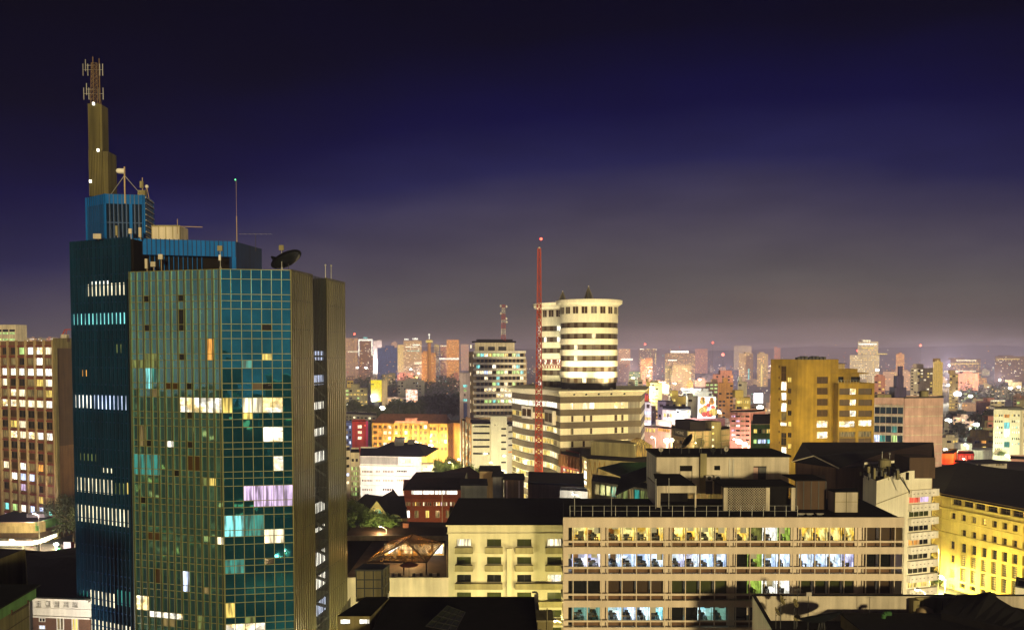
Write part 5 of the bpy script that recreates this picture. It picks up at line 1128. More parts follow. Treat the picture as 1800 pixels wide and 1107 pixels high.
# small blocks between the round towers and the amber block
building('dark_green_block', 'dark green block with lit windows and a black upper floor beside the amber block', 'office block', [(1320, 292), (1356, 292)], 745, 'tarp', dep=16, faces={0: [(G, 1324, 1355, 4, .8, [754, 772, 790], 7, ['y.dy', 'gbbc', '.dd.'])]}, wd=.3, cop='pale')
b = building('black_attic', 'black attic storey on the dark green block', 'attic', [(1323, 296), (1356, 296)], 731, 'void', dep=10, z0=Z(745.5, 292))
building('rose_tower', 'rose pink block with pale window strips lit from the street', 'office block', [(1283, 345), (1320, 344), (1345, 352)], 724, 'rose', dep=16, faces={0: [(G, 1285, 1318, 4, .8, [730 + 8.2 * i for i in range(6)], 3, ['p.d.', '.pd.', 'dWd.', 'p.dd'])]}, wd=.25, cop='pink')
rt, fr, zt, pl = building('square_panel_block', 'cream block of square wall panels with a green stair tower', 'office block', [(1180, 288), (1208, 276), (1249, 278), (1266, 279), (1283, 282)], 752, 'tan', dep=14, wd=.3,
    faces={0: [(G, 1180, 1207, 4, .85, [757, 770, 783], 6, ['ddkg', '.dxd', 'xd.d'])], 1: [], 3: []})
b = MB(); F = fr[1]
for i in range(5): zz_ = F.px(1210, 756 + 9.8 * i)[1]; F.box(b, 0, F.L, .004, .25, zz_ - .35, zz_); fr[3].box(b, 0, fr[3].L, .004, .25, zz_ - .35, zz_)
for i in range(4): a = min(max(F.L * i / 3, .3), F.L - .3); F.box(b, a - .28, a + .28, .005, .3, 0, zt)
b.build('panel_ribs', [M['olive']], rt)
b = MB(); fr[2].box(b, 0, fr[2].L, -6, .6, 0, Z(741, 278)); b.build('stair_tower', [M['concrete_olive']], rt)
for i in range(4): b = MB(); a0, a1, z0, z1 = fr[2].rpx(1249.5 + .5, 748.5 + 11 * i, 1253.5, 752 + 11 * i); fr[2].rect(b, a0, a1, z0, z1, .63); b.build('stair_window', [LW['y' if i == 1 else 'w']], rt)
b = MB(); F = fr[1]; F.box(b, 0, F.L, -8, .4, zt + .003, zt + .5); fr[0].box(b, 2, fr[0].L + 1, -6, -.5, zt + .01, zt + 3.2); b.build('dark_attic', [M['void']], rt)
t = thing('roof_sign', 'white lettered dark sign board on the roof of the square panel block', 'sign', fr[0].P(fr[0].L * .55, .1, zt)); b = MB(); fr[0].box(b, 2, fr[0].L + .3, .0, .2, zt - 2.2, zt + .2); b.build('board', [M['steel']], t); text('HOME', 1.5, M['mastwhite'], t, fr[0], fr[0].L * .58, zt - 1.0, .22, .03, 'lettering', 1.5)
rt, fr, zt, pl = building('white_corner_house', 'white corner house with violet lit windows behind the podium cornice', 'house', [(1122, 392), (1145, 386)], 706, 'white', dep=10, faces={0: [(1126, 711, 1132, 716, '.'), (1136, 710, 1142, 717, 'z'), (1124, 722, 1144, 727, 'b'), (1124, 732, 1144, 737, 'y')]})
building('magenta_box', 'bright magenta lit box on the white corner house', 'sign', [(1125, 394), (1140, 391)], 692, 'magenta', dep=5, z0=Z(706, 392), faces={0: [(1125.8, 694, 1139, 704, 'r')]})
rt, fr, zt, pl = building('lavender_house', 'lavender house with square windows and a white stair tower', 'house', [(1156, 402), (1183, 398)], 705, 'lav', dep=12, faces={0: [(1159.5, 710, 1165.5, 715, 'z'), (1170, 710, 1176, 715, 'z'), (1158, 728, 1162, 733, '.'), (1158, 735, 1162, 740, '.')]})
rt, fr, zt, pl = building('long_lit_arcade', 'long low arcade building with bright yellow windows under a dark flat roof', 'building', [(1164, 380), (1188, 372), (1214, 374)], 719, 'cream', dep=16, faces={0: [(G, 1166, 1187, 4, .8, [726], 6, ['ydyk'])], 1: [(G, 1189, 1213, 5, .9, [722, 728], 4.5, ['.kykk', 'wkwww'])]})
b = MB(); b.prism([(p[0], p[1] - .8) for p in pl], zt + .01, zt + .7); b.build('roof_slab', [M['steel']], rt)
t = thing('red_sign', 'glowing red shop sign with white letters', 'sign', W(1166, 745, 340)); c0, c1 = W(1153, 742, 346), W(1179, 744, 338); F = Fr(c0[:2], c1[:2]); z0, z1 = Z(749, 341), Z(738.5, 341); b = MB(); F.box(b, 0, F.L, -.5, 0, z0, z1); b.build('sign_board', [emit('sign_red', (.55, .01, .02), .5)], t); text('NAR US', 1.45, LW['n'], t, F, F.L / 2, z0 + .95, .06, .05, 'lettering', .95)
rt, fr, zt, pl = building('red_sign_building', 'low pinkish street building carrying the glowing red sign', 'building', [(1126, 352), (1153, 347), (1180, 339), (1184, 339)], 749.5, 'pink', dep=10, faces={0: [(G, 1128, 1152, 4, .8, [752], 6, ['y'])], 1: [(G, 1155, 1179, 1, .9, [752], 5, ['o'])]})
t = thing('billboard', 'tall white lit billboard with yellow and red figures above a red ledge', 'billboard', W(1243, 735, 372)); F = Fr(W(1227, 715, 372)[:2], W(1258, 715, 372)[:2]); z0, z1 = Z(735, 372), Z(697, 372)
b = MB(); F.box(b, 0, F.L, -.4, 0, z0, z1); b.build('panel', [emit('billboard_white', (1, .90, .78), 1.1)], t)
for (px, py, r_, c_) in ((1235, 701, 1.0, 'o'), (1235, 706.5, 1.3, 'y'), (1251, 701.5, .9, 'o'), (1251, 707, 1.3, 'o'), (1245, 712, .9, 'r'), (1246, 718.5, 1.5, 'b'), (1239.5, 716, 1.2, 'o'), (1235, 722, 1.9, 'y'), (1253, 716, 1.0, 'r'), (1254, 724, 1.9, 'y'), (1247, 727, 1.7, 'r'), (1238, 728, 1.3, 'r')):
    b = MB(); a, z_ = F.px(px, py); P = F.P; n = 14; b.poly([P(a + r_ * cos(2 * pi * i / n), .03 + .002 * (px % 7), z_ + r_ * .85 * sin(2 * pi * i / n)) for i in range(n)]); b.build('printed_figure', [LW[c_]], t)
b = MB(); F.box(b, -5, F.L + 4, -5, .6, 0, z0 - .02); b.build('base_building', [M['rose']], t)
for (px, py) in ((1172, 774), (1181, 773)):
    p = W(px, py, 238); t = thing('mushroom_lamp', 'white globe street lamp with a wide shade, ' + ('the brighter of the pair' if px == 1172 else 'the yellower of the pair'), 'street lamp', (p.x, 238, 0), 'globe lamps behind the roof house')
    b = MB(); b.tube((p.x, 238, 0), (p.x, 238, p.z - .5), .12, 8); b.build('pole', [M['metal']], t); b = MB(); b.ball((p.x, 238, p.z), .85 if px == 1172 else .6, 12, 0, .7); b.build('globe', [M['bulbw' if px == 1172 else 'bulb']], t); lamp_light(t, (p.x, 237, p.z - 1.2), 1500, WARM)
# brown finned block, olive block with dark roof and yellow pavilion, green canopies
rt, fr, zt, pl = building('brown_fin_block', 'brown block with deep vertical fins at the foot of the round towers', 'building', [(985.5, 262), (1019, 252)], 797, 'maroon', dep=14, faces={0: [(G, 988, 1018, 5, .9, [822, 828.5, 835, 841.5], 5, ['kyyyk', 'ykkyy', 'yyokW', 'kkyyk'])]}, wd=.4)
b = MB(); F = fr[0]
for i in range(7): a = min(max(F.L * i / 6, .2), F.L - .2); F.box(b, a - .18, a + .18, .004, .9, F.px(990, 818)[1], zt - .1)
b.build('fins', [M['brown']], rt)
rt, fr, zt, pl = building('olive_block', 'olive block with a lit glass stair and a dark flat roof under the round towers', 'building', [(1019.5, 254), (1032, 246), (1150, 236)], 800, 'olive', dep=30, faces={0: [(1025, 808, 1031, 822, 'k'), (1025, 825, 1031, 840, 'W'), (1025, 843, 1031, 850, 'W')], 1: []}, wd=.3)
b = MB(); F = fr[1]; b.poly([F.P(0, .4, zt + .02), F.P(F.L, .4, zt + .02), F.P(F.L, -20, zt + .5), F.P(0, -20, zt + .5)]); F.rect(b, F.L * .55, F.L * .9, zt - 4.5, zt - 1.8, .03, 0); b.build('dark_roof', [M['roof']], rt)
b = MB(); F.box(b, -1.5, F.L * .6, -14, -6, zt + .4, Z(773, 256)); b.build('upper_block', [M['olive']], rt)
b = MB()
for i in range(4): a = .3 + i * 1.5; b.bar(F.P(a, .25, zt - 6.4), F.P(a + .75, .25, zt - .6), .1); b.bar(F.P(a + .75, .25, zt - .6), F.P(a + 1.5, .25, zt - 6.4), .1)
b.build('facade_trusses', [M['amber']], rt)
t = thing('glass_pavilion', 'yellow lit glass pavilion with a ribbed roof on the olive block', 'pavilion', W(1120, 792, 250)); c = [W(p, 790, y_)[:2] for p, y_ in ((1097, 252), (1113, 246), (1146, 248), (1132, 256))]; z0 = zt + .45; z1 = Z(783, 248); b = MB(); b.prism(c, z0, z1); b.build('glazing', [lit('pavilion_glow', (1, .55, .08), .55)], t)
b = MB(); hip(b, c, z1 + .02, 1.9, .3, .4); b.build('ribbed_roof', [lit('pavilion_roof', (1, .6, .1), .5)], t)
b = MB(); cc = [Vector((*p, z1 + .1)) for p in c]; m0 = (cc[0] + cc[3]) / 2 + Vector((0, 0, 1.9)); m1 = (cc[1] + cc[2]) / 2 + Vector((0, 0, 1.9))
for i in range(8): f = i / 7; b.bar(cc[0].lerp(cc[1], f), m0.lerp(m1, .3 + .4 * f), .09); b.bar(cc[3].lerp(cc[2], f), m0.lerp(m1, .3 + .4 * f), .09)
b.build('roof_ribs', [M['brown']], t)
for i, (pa, lab) in enumerate(((((1050, 822, 205), (1092, 812, 215), (1160, 812, 205), (1112, 846, 196)), 'wide dark canvas canopy sloping over the green lit terrace'), (((1092, 835, 190), (1158, 812, 186), (1162, 832, 176), (1080, 872, 172)), 'lower dark canvas canopy beside the roof house corner'))):
    t = thing('canopy', lab, 'canopy', W(1105, 850, 195) * 1.0, 'canvas canopies on the terrace'); b = MB(); q = [W(*p) for p in pa]; n = 6
    for u in range(n):
        for v_ in range(n):
            def bil(a, c): s_ = q[0].lerp(q[1], a).lerp(q[3].lerp(q[2], a), c); s_.z -= .9 * sin(pi * a) * sin(pi * c); return s_
            b.quad(bil(u / n, v_ / n), bil((u + 1) / n, v_ / n), bil((u + 1) / n, (v_ + 1) / n), bil(u / n, (v_ + 1) / n))
    b.build('canvas', [M['void'] if i else M['tarp']], t)
    b = MB()
    for p in q: b.tube((p.x, p.y, 0), p, .1, 6)
    b.build('posts', [M['steel']], t)
rt, fr, zt, pl = building('terrace_hall', 'hall with a green lit glass front below the canvas canopies', 'hall', [(1040, 200), (1170, 185)], 845, 'olive', dep=12, faces={0: [(G, 1044, 1168, 12, .9, [850], 18, ['dmmtmmdtmmmg'])]})

# ================================================================== left edge: brown office slab, podium, street
rt, fr, zt, pl = building('brown_office_slab', 'brown office slab with pale vertical fins and mixed lit windows left of the glass tower', 'office block', [(-58, 303), (0, 290), (95, 276), (134, 286)], 601, 'brown', dep=16, wd=.35,
    faces={1: [(G, 2, 93, 6, .84, [611 + 18.05 * i for i in range(17)], 11.5, ['..gWkw', 'dd.dWd', 'WWWWWW', 'w..dyw', 'dkwddy', 'kkwwwW', '.z..z.', '.yw...', 'dkwkWW', '.....d', 'z.zz.z', 'wzWdod', 'dWbbdd', '.dpd.d', 'ddddyd', 'cgWbbc', 'pWpbWb'])],
           0: [(G, -56, -1, 4, .84, [611 + 18 * i for i in range(17)], 11.5, ['.d', 'w.', '..', 'y.'])]})
F = fr[1]; b = MB()
for k in (0, 1):
    n = 6 if k else 4
    for i in range(n + 1): f_ = fr[k]; a = min(max(f_.L * i / n, .2), f_.L - .2); f_.box(b, a - .17, a + .17, .004, .75, 4, zt + .3)
b.build('fins', [M['tan']], rt)
b = MB()
for i in range(17): zz_ = F.px(2, 608.5 + 18.05 * i)[1]; F.box(b, .02, F.L - .02, .003, .25, zz_ - .25, zz_ + .25); fr[0].box(b, .02, fr[0].L, .003, .25, zz_ - .25, zz_ + .25)
b.build('floor_bands', [M['maroon']], rt)
b = MB(); E = fr[2]; E.box(b, -.6, .5, .004, .7, 0, zt + .9); E.box(b, .51, E.L, .004, .5, zt - 2.3, zt + .9); E.box(b, .51, E.L, -.4, .003, zt + .0, zt + .9); b.build('end_frame', [M['concrete_olive']], rt)
b = MB(); E.rect(b, .6, E.L, 30, zt - 2.4, .05); b.build('end_panel', [M['darkbrown']], rt)
# window cleaning crane on its roof
p = W(110, 594, 282); t = thing('roof_crane', 'small dark window cleaning crane on the roof of the brown office slab', 'crane', (p.x, 282, zt - .3))
b = MB(); b.box(p.x - 2.3, p.x + 2.2, 281, 284, zt - .3, zt + 1.0); b.build('base', [M['darkbrown']], t); b = MB(); b.box(p.x - .2, p.x + 1.7, 281.2, 283, zt + 1.01, zt + 2.2); b.build('cabin', [M['pale']], t)
b = MB(); b.tube((p.x - .6, 282, zt + 1), (p.x + .9, 282, zt + 3.8), .2, 6); b.tube((p.x + .9, 282, zt + 3.8), (p.x + 3.4, 282, zt + 3.9), .16, 6); b.tube((p.x + .8, 282, zt + 1), (p.x + 1.5, 282, zt + 3.8), .12, 6); b.tube((p.x + 3.4, 282, zt + 3.9), (p.x + 3.7, 282, zt + 2.9), .05, 5); b.build('jib', [M['mastred']], t)
building('cream_stepped_block', 'cream block with yellow strip windows far behind the brown office slab', 'office block', [(-60, 520), (28, 515), (47, 522)], 571, 'cream', dep=14, faces={0: [(G, -20, 27, 4, .85, [579], 4, ['.']), (G, -20, 27, 4, .85, [584, 595], 3.4, ['g'])]})
# curved podium with glowing canopy
def podium():
    Y0 = 262.0; rt = thing('street_podium', 'low curved street podium with a glowing white canopy edge at the left', 'podium', (X(20, Y0), 268, 0))
    arc = []
    for i in range(15):
        f = i / 14; px = -60 + 200 * f; yv = 262 + max(0, (f - .55) / .45) ** 1.6 * 34; arc.append((X(px, yv, 955), yv))
    zc0, zc1 = Z(958.5, 262), Z(951.5, 262); b = MB()
    for i in range(14): Fr(arc[i], arc[i + 1]).box(b, 0, Fr(arc[i], arc[i + 1]).L, -.2, .05, zc0, zc1)
    b.build('canopy_edge', [emit('canopy_white', (1, .95, .72), 3.2, True)], rt)
    b = MB(); s = MB()
    for i in range(14):
        a, c = Vector(arc[i]), Vector(arc[i + 1]); s.quad((*a, zc0 + .05), (*(c), zc0 + .05), (c.x, c.y + 6, zc0 + .05), (a.x, a.y + 6, zc0 + .05)); s.quad((*a, zc1 - .05), (*(c), zc1 - .05), (c.x, c.y + 6, zc1 - .04), (a.x, a.y + 6, zc1 - .04))
        Fr((a.x, a.y + 5.2), (c.x, c.y + 5.2)).rect(b, 0, (c - a).length, zc1, Z(935, 267), 0, 0)
    s.build('canopy', [M['cream']], rt); b.build('upper_wall', [M['darkbrown']], rt)
    zw = Z(920, 266); b = MB()
    for i in range(9): a, c = Vector(arc[i]), Vector(arc[i + 1]); Fr((a.x, a.y + 4), (c.x, c.y + 4)).box(b, 0, (c - a).length, -1, 0, Z(935, 267), zw); Fr((a.x, a.y + 3.4), (c.x, c.y + 3.4)).box(b, 0, (c - a).length, -1, 0, zw - .6, zw + .5)
    b.build('parapet', [M['tan']], rt)
    b = MB(); p0 = Fr((arc[8][0], arc[8][1] + 3.3), (arc[10][0] + 1.5, arc[10][1] + 12)); p0.box(b, 0, p0.L, -.5, 0, zw - 2.2, zw + .5); b.build('parapet_wing', [M['green']], rt)
    b = MB(); b.poly([(a[0], a[1] + 3.4, zw) for a in arc[:10]] + [(arc[9][0], 288, zw), (arc[0][0], 296, zw)]); b.build('roof', [M['roof']], rt)
    b = MB(); b.box(X(53, 278, 908), X(85, 278, 908), 276, 282, zw, zw + 1.2); b.build('roof_hatch', [M['grey']], rt)
    rr = random.Random(2)
    for i in range(13):
        a, c = Vector(arc[i]), Vector(arc[i + 1]); f_ = Fr((a.x, a.y + 5), (c.x, c.y + 5)); m = MB(); f_.rect(m, .25, f_.L - .25, .4, zc0 - .5, 0); m.build('shop_window', [LW[rr.choice('yykymg')]], rt)
    b = MB()
    for i in range(0, 14): a = arc[i]; b.box(a[0] - .3, a[0] + .3, a[1] + 4.6, a[1] + 5.3, .14, zc0)
    b.build('shop_pier', [M['yellow']], rt)
podium()
Y = 258; p = W(98.5, 956, Y); t = thing('street_lamp', 'globe street lamp at the kerb beside the glowing podium', 'street lamp', (p.x, Y, .1), 'street lamps lighting the city'); b = MB(); b.tube((p.x, Y, .1), (p.x, Y, p.z), .12, 8); b.build('pole', [M['metal']], t); b = MB(); b.ball((p.x, Y, p.z), .75, 12, 0, .55); b.build('bulb', [M['bulbw']], t); lamp_light(t, (p.x, Y - .6, p.z - 1.2), 6000, (1, .9, .6))
p = W(101, 964, 257.5); t = thing('traffic_light', 'traffic light showing green at the street corner', 'traffic light', (p.x + .5, 257.5, .1)); b = MB(); b.tube((p.x + .5, 257.5, .1), (p.x + .5, 257.5, p.z + .8), .09, 8); b.build('pole', [M['steel']], t); b = MB(); b.box(p.x + .3, p.x + .75, 257.2, 257.4, p.z - .7, p.z + .9); b.build('signal_head', [M['steel']], t); b = MB(); b.ball((p.x + .5, 257.15, p.z), .42, 10); b.build('green_lens', [M['greenlamp']], t)
p = W(120, 983, 250); t = thing('advert_pillar', 'white lit advert pillar standing on the pavement', 'advert pillar', (p.x, 250, .1)); F = Fr((p.x - 1.3, 250), (p.x + 1.0, 249.6)); b = MB(); F.box(b, 0, F.L, -.6, 0, .6, 4.6); b.build('lit_panel', [emit('advert_panel', (1, .85, .8), 1.6)], t)
b = MB(); F.box(b, -.1, F.L + .1, -.7, .08, .1, .595); F.box(b, -.1, F.L + .1, -.7, .08, 4.605, 4.8); F.box(b, F.L + .005, F.L + .7, -.6, -.02, .6, 4.6, 1); b.build('frame', [M['steel'], M['red']], t)
p = W(70.5, 985, 256); t = thing('sign_post', 'tall white post with a flat panel on the pavement corner', 'sign post', (p.x, 256, .1)); b = MB(); b.tube((p.x, 256, .1), (p.x, 256, Z(930, 256)), .12, 8); b.build('post', [M['mastwhite']], t); b = MB(); b.box(p.x - .5, p.x - .1, 255.9, 256.05, Z(970, 256), Z(957, 256)); b.build('panel', [M['white']], t)
p = W(56, 963.5, 262.5); t = thing('round_sign', 'round white and red sign hanging under the glowing canopy', 'sign', (p.x, 262.5, p.z)); b = MB(); b.tube((p.x, 262.4, p.z), (p.x, 262.5, p.z), .55, 16, 0); b.tube((p.x, 262.34, p.z), (p.x, 262.395, p.z), .42, 16, 1); b.build('disc', [M['red'], LW['b']], t); b = MB(); b.tube((p.x, 262.45, p.z + .5), (p.x, 262.45, Z(958, 262)), .03); b.build('hanger', [M['steel']], t)

def person(px, py, Y, label, shirt, z=.14, face=0.0, walk=.25, h=1.72):
    p = W(px, py, Y); rt = thing('person', label, 'person', (p.x, Y, z), rz=face)
    me = bpy.data.meshes.new('body'); V = [(0, 0, .93), (0, 0, 1.15), (0, 0, 1.40), (0, 0, 1.50), (0, -.02, 1.58), (0, -.02, 1.70), (.10, 0, .90), (.11, walk * .6, .50), (.11, walk * 1.0 + .02, .08), (.11, walk - .12, .03), (-.10, 0, .90), (-.11, -walk * .5, .50), (-.11, -walk * .9 + .1, .08), (-.11, -walk * .9 - .03, .03),
         (.19, 0, 1.40), (.25, -.06, 1.12), (.25, -.16, .88), (-.19, 0, 1.40), (-.25, .05, 1.12), (-.24, .0, .86)]
    E = [(0, 1), (1, 2), (2, 3), (3, 4), (4, 5), (0, 6), (6, 7), (7, 8), (8, 9), (0, 10), (10, 11), (11, 12), (12, 13), (2, 14), (14, 15), (15, 16), (2, 17), (17, 18), (18, 19)]
    RR = [.14, .15, .16, .065, .09, .09, .10, .07, .045, .05, .10, .07, .045, .05, .07, .05, .035, .07, .05, .035]
    me.from_pydata(V, E, []); me.materials.append(shirt); o = bpy.data.objects.new('body', me); COL.objects.link(o); o.parent = rt
    s_ = o.modifiers.new('skin', 'SKIN'); o.modifiers.new('sub', 'SUBSURF').levels = 1; o.modifiers['sub'].render_levels = 1
    for v_, r_ in zip(me.skin_vertices[0].data, RR): v_.radius = (r_, r_ * .85)
    me.skin_vertices[0].data[0].use_root = True; s_.use_smooth_shade = True
    return rt
person(41, 980, 256.5, 'person in pale clothes walking past the lit podium windows', M['white']); person(65, 978, 259.5, 'person in dark clothes standing at the podium corner pier', M['steel'], walk=.05)

# dark roofs at the bottom left, green fascia house, white and brick house
rt, fr, zt, pl = building('dark_roof_house', 'wide house under a rolling black roof in front of the lit street', 'house', [(-70, 168), (142, 160)], 1000, 'void', dep=36, flat=False, zt=Z(1040, 164))
F = fr[0]; b = MB(); n = 16; P = F.P; rr = random.Random(17); prev = None
for i in range(n + 1):
    a = F.L * i / n; q = (P(a, .6, zt), P(a, -14, zt + 3.2 + .35 * sin(i * 1.1)), P(a, -36, zt + .6))
    if prev: b.quad(prev[0], q[0], q[1], prev[1]); b.quad(prev[1], q[1], q[2], prev[2])
    prev = q
b.build('roof', [M['roof']], rt)
rt, fr, zt, pl = building('white_brick_house', 'house with a white upper storey of small paned windows over dark brick', 'house', [(49, 118), (56, 114.5), (160, 113.5)], 1050, 'white', dep=14, wd=.25, fm='white', mull=(4, 3), roofdrop=-.06, zt=Z(1049, 114.5),
    faces={1: [(62, 1055.5, 72.5, 1066.5, '.'), (79, 1055.5, 89, 1066.5, '.'), (94.5, 1055.5, 105, 1066.5, '.'), (110.5, 1055.5, 121, 1066.5, '.'), (127, 1055.5, 137, 1066.5, '.')]}, nwin=60)
F = fr[1]; b = MB(); F.box(b, .02, F.L, .004, .18, 0, F.px(60, 1083)[1]); b.build('brick_storey', [M['brickd']], rt)
b = MB(); z_ = F.px(60, 1083)[1]; F.box(b, -.1, F.L, .003, .35, z_ + .002, z_ + .2); z_ = F.px(60, 1068)[1]; F.box(b, .3, F.L, .004, .12, z_, z_ + .08); F.box(b, -.3, F.L, .004, .6, zt - .25, zt + .05); b.build('string_course', [M['white']], rt)
b = MB(); a = F.px(59, 1070)[0]; F.box(b, a - .12, a + .12, .36, .55, 0, zt - .3); b.build('downpipe', [M['steel']], rt)
for (x0, y0, x1, y1, ky) in ((71, 1084, 81, 1091, '.'), (71, 1097, 81, 1104, 'b'), (102, 1084, 113.5, 1105.5, 'd'), (128.5, 1085, 139, 1106, 'y')):
    h_ = F.rpx(x0, y0, x1, y1); b = MB(); F.rect(b, *h_, .2, 0)
    for i in range(3): a = h_[0] + (h_[1] - h_[0]) * i / 2; F.box(b, a - .05, a + .05, .185, .26, h_[2], h_[3], 1)
    F.box(b, h_[0], h_[1], .186, .25, h_[2], h_[2] + .07, 1); F.box(b, h_[0], h_[1], .186, .25, h_[3] - .07, h_[3], 1); b.build('brick_storey_window', [LW[ky], M['white']], rt)
rt, fr, zt, pl = building('green_fascia_house', 'olive rendered house with a slanting green fascia in the bottom corner', 'house', [(-90, 62), (50, 74)], 1032, 'concrete_olive', dep=16, zt=Z(1037, 74), flat=False)
F = fr[0]; b = MB(); F.box(b, 0, F.L + .3, .004, .5, zt - .75, zt + .25); b.build('green_fascia', [M['green']], rt); b = MB(); F.box(b, 0, F.L + .5, -.1, .8, zt + .253, zt + .4); P = F.P; b.poly([P(0, .5, zt + .41), P(F.L + .5, .5, zt + .41), P(F.L - 3, -12, zt + 1.6), P(0, -12, zt + 1.6)]); b.build('roof', [M['roof']], rt)
b = MB(); a0 = F.px(8, 1065)[0]; a1 = F.px(38, 1050)[0]; F.box(b, a0, a1, .505, .6, zt - .95, zt - .82); F.box(b, a0, a0 + .08, .505, .6, zt - .95, zt - .5); F.box(b, a1 - .08, a1, .505, .6, zt - .95, zt - .5); b.build('sign_bracket', [M['darkbrown']], rt)
b = MB(); F.box(b, 0, F.L, .004, .04, zt - 2.3, zt - 2.24); b.build('wall_joint', [M['darkbrown']], rt)

# ================================================================== restaurant under a glass roof, between the glass tower and the hotel
def restaurant():
    Y0 = 134.0; zf = Z(1014, 129) - .9; rt = thing('glass_restaurant', 'roof restaurant under a steep glass pyramid glowing orange from inside', 'restaurant', (X(712, 140, 980), 140, zf))
    fl, frt = W(662, 987, Y0), W(749.5, 987, Y0); zE = frt.z; pk = W(714.5, 951.5, Y0); br = W(778, 953.5, Yz(953.5, zE)); ap = W(725, 939.5, Yz(939.5, pk.z)); bl = W(683, 951.5, Yz(951.5, zE)); el = W(645, 987, Y0 - .2)
    front = [Vector((fl.x, Y0, zE)), Vector((frt.x, Y0, zE)), pk]
    gm = M['roofglass']
    b = MB(); b.poly([front[1], br, ap, pk]); b.poly([el, pk, ap, bl]); b.poly([br, bl, ap]); b.build('roof_glass', [gm], rt)
    b = MB(); b.poly([front[0], front[1], pk]); b.build('gable_glass', [gm], rt)
    r = MB()
    for i in range(15): f = i / 14; r.bar(front[1].lerp(br, f), pk.lerp(ap, f), .085)
    for i in range(9): f = i / 8; r.bar(el.lerp(bl, f), pk.lerp(ap, f), .07)
    for (a, c) in ((pk, front[1]), (front[1], br), (br, ap), (pk, ap), (el, pk), (ap, bl), (el, bl)): r.bar(a, c, .2)
    for i in range(22): f = (i + .5) / 22; r.bar(front[1].lerp(pk, f), br.lerp(ap, f), .05)
    r.build('roof_ribs', [M['brown']], rt)
    r = MB()
    for i in range(9): x = fl.x + (frt.x - fl.x) * (i + .5) / 9; t_ = 1 - abs((x - pk.x) / ((frt.x if x > pk.x else fl.x) - pk.x)); r.bar((x, Y0 - .06, zE), (x, Y0 - .06, zE + (pk.z - zE) * t_), .06)
    for k in range(1, 5): f = k / 5; a = front[0].lerp(pk, f); c = front[1].lerp(pk, f); r.bar((a.x, Y0 - .05, a.z), (c.x, Y0 - .05, c.z), .06)
    r.bar((el.x, Y0 - .05, zE), (frt.x + .2, Y0 - .05, zE), .16); r.build('gable_bars', [M['darkbrown']], rt)
    r = MB()
    for x in (el.x, fl.x + 1, fl.x + 4.3, frt.x): r.box(x - .1, x + .1, Y0 - .1, Y0 + .1, zf, zE - .1)
    r.build('posts', [M['darkbrown']], rt)
    b = MB(); b.box(X(600, 129.2, 1000), X(788, 129.2, 1000) - .3, 129.4, 158, zf - .4, zf); b.build('terrace_floor', [M['darkbrown']], rt)
    # back wall of the dining room, glowing itself in place of lamplight, with bright strips
    b = MB(); xb0, xb1 = bl.x - .5, br.x + .3; yb = br.y - .6; b.quad((xb0, yb, zf), (xb1, yb, zf), (xb1, yb, zE), (xb0, yb, zE)); b.build('back_wall', [lit('dining_wall', (1, .50, .10), 1.5, 'clutter', (1, .8, .4))], rt)
    for i in range(5):
        x = xb0 + (xb1 - xb0) * (i + .12) / 5; q = MB(); q.box(x, x + (xb1 - xb0) / 6.4, yb - .25, yb - .15, zE - 1.0, zE - .15); q.build('ceiling_light', [LW['W']], rt)
    for i in range(4):
        x = xb0 + .8 + i * 2.6; q = MB(); q.box(x, x + 1.6, yb - .3, yb - .2, zf + .4, zf + 1.5); q.build('display_light', [LW['W']], rt)
    lamp_light(rt, (pk.x, Y0 + 6, zE - .4), 1500, (1, .62, .22), .6); lamp_light(rt, (pk.x - 4.5, Y0 + 4, zE - .5), 700, (1, .7, .3), .4)
    return zf, zE, Y0
def _rg():
    m, t, b = mat('amber_roof_glass'); t.nodes.clear(); o = _n(t, 'ShaderNodeOutputMaterial'); mx = _n(t, 'ShaderNodeMixShader'); tr = _n(t, 'ShaderNodeBsdfTransparent'); pb = _n(t, 'ShaderNodeBsdfPrincipled'); tl = _n(t, 'ShaderNodeBsdfTranslucent'); ad = _n(t, 'ShaderNodeMixShader')
    tr.inputs[0].default_value = (.9, .6, .3, 1); pb.inputs['Base Color'].default_value = (.03, .014, .006, 1); pb.inputs['Roughness'].default_value = .1; tl.inputs[0].default_value = (.5, .3, .1, 1)
    ad.inputs[0].default_value = .3; t.links.new(pb.outputs[0], ad.inputs[1]); t.links.new(tl.outputs[0], ad.inputs[2])
    t.links.new(_map(t, _noise(t, 1.2),   .4, .6, .25, .7), mx.inputs[0]); t.links.new(tr.outputs[0], mx.inputs[1]); t.links.new(ad.outputs[0], mx.inputs[2]); t.links.new(mx.outputs[0], o.inputs[0]); return m
M['roofglass'] = _rg()
zf, zE, Y0r = restaurant()
x = X(719, 132, 1000); t = thing('parasol', 'dark red parasol on the restaurant terrace', 'parasol', (x, 132, zf)); b = MB(); b.lathe(x, 132, [(1.55, zf + 2.0), (.8, zf + 2.35), (.02, zf + 2.6)], 8); b.build('canopy', [M['maroon']], t); b = MB(); b.tube((x, 132, zf), (x, 132, zf + 2.5), .04); b.build('pole', [M['steel']], t)
CH = None; TB = None
spots = [(690, 'nearest the dark box tower'), (702, 'second from the dark box tower'), (727, 'under the right edge of the parasol'), (740, 'beside the right corner post'), (757, 'outside the glass by the hotel'), (770, 'closest to the hotel wall')]
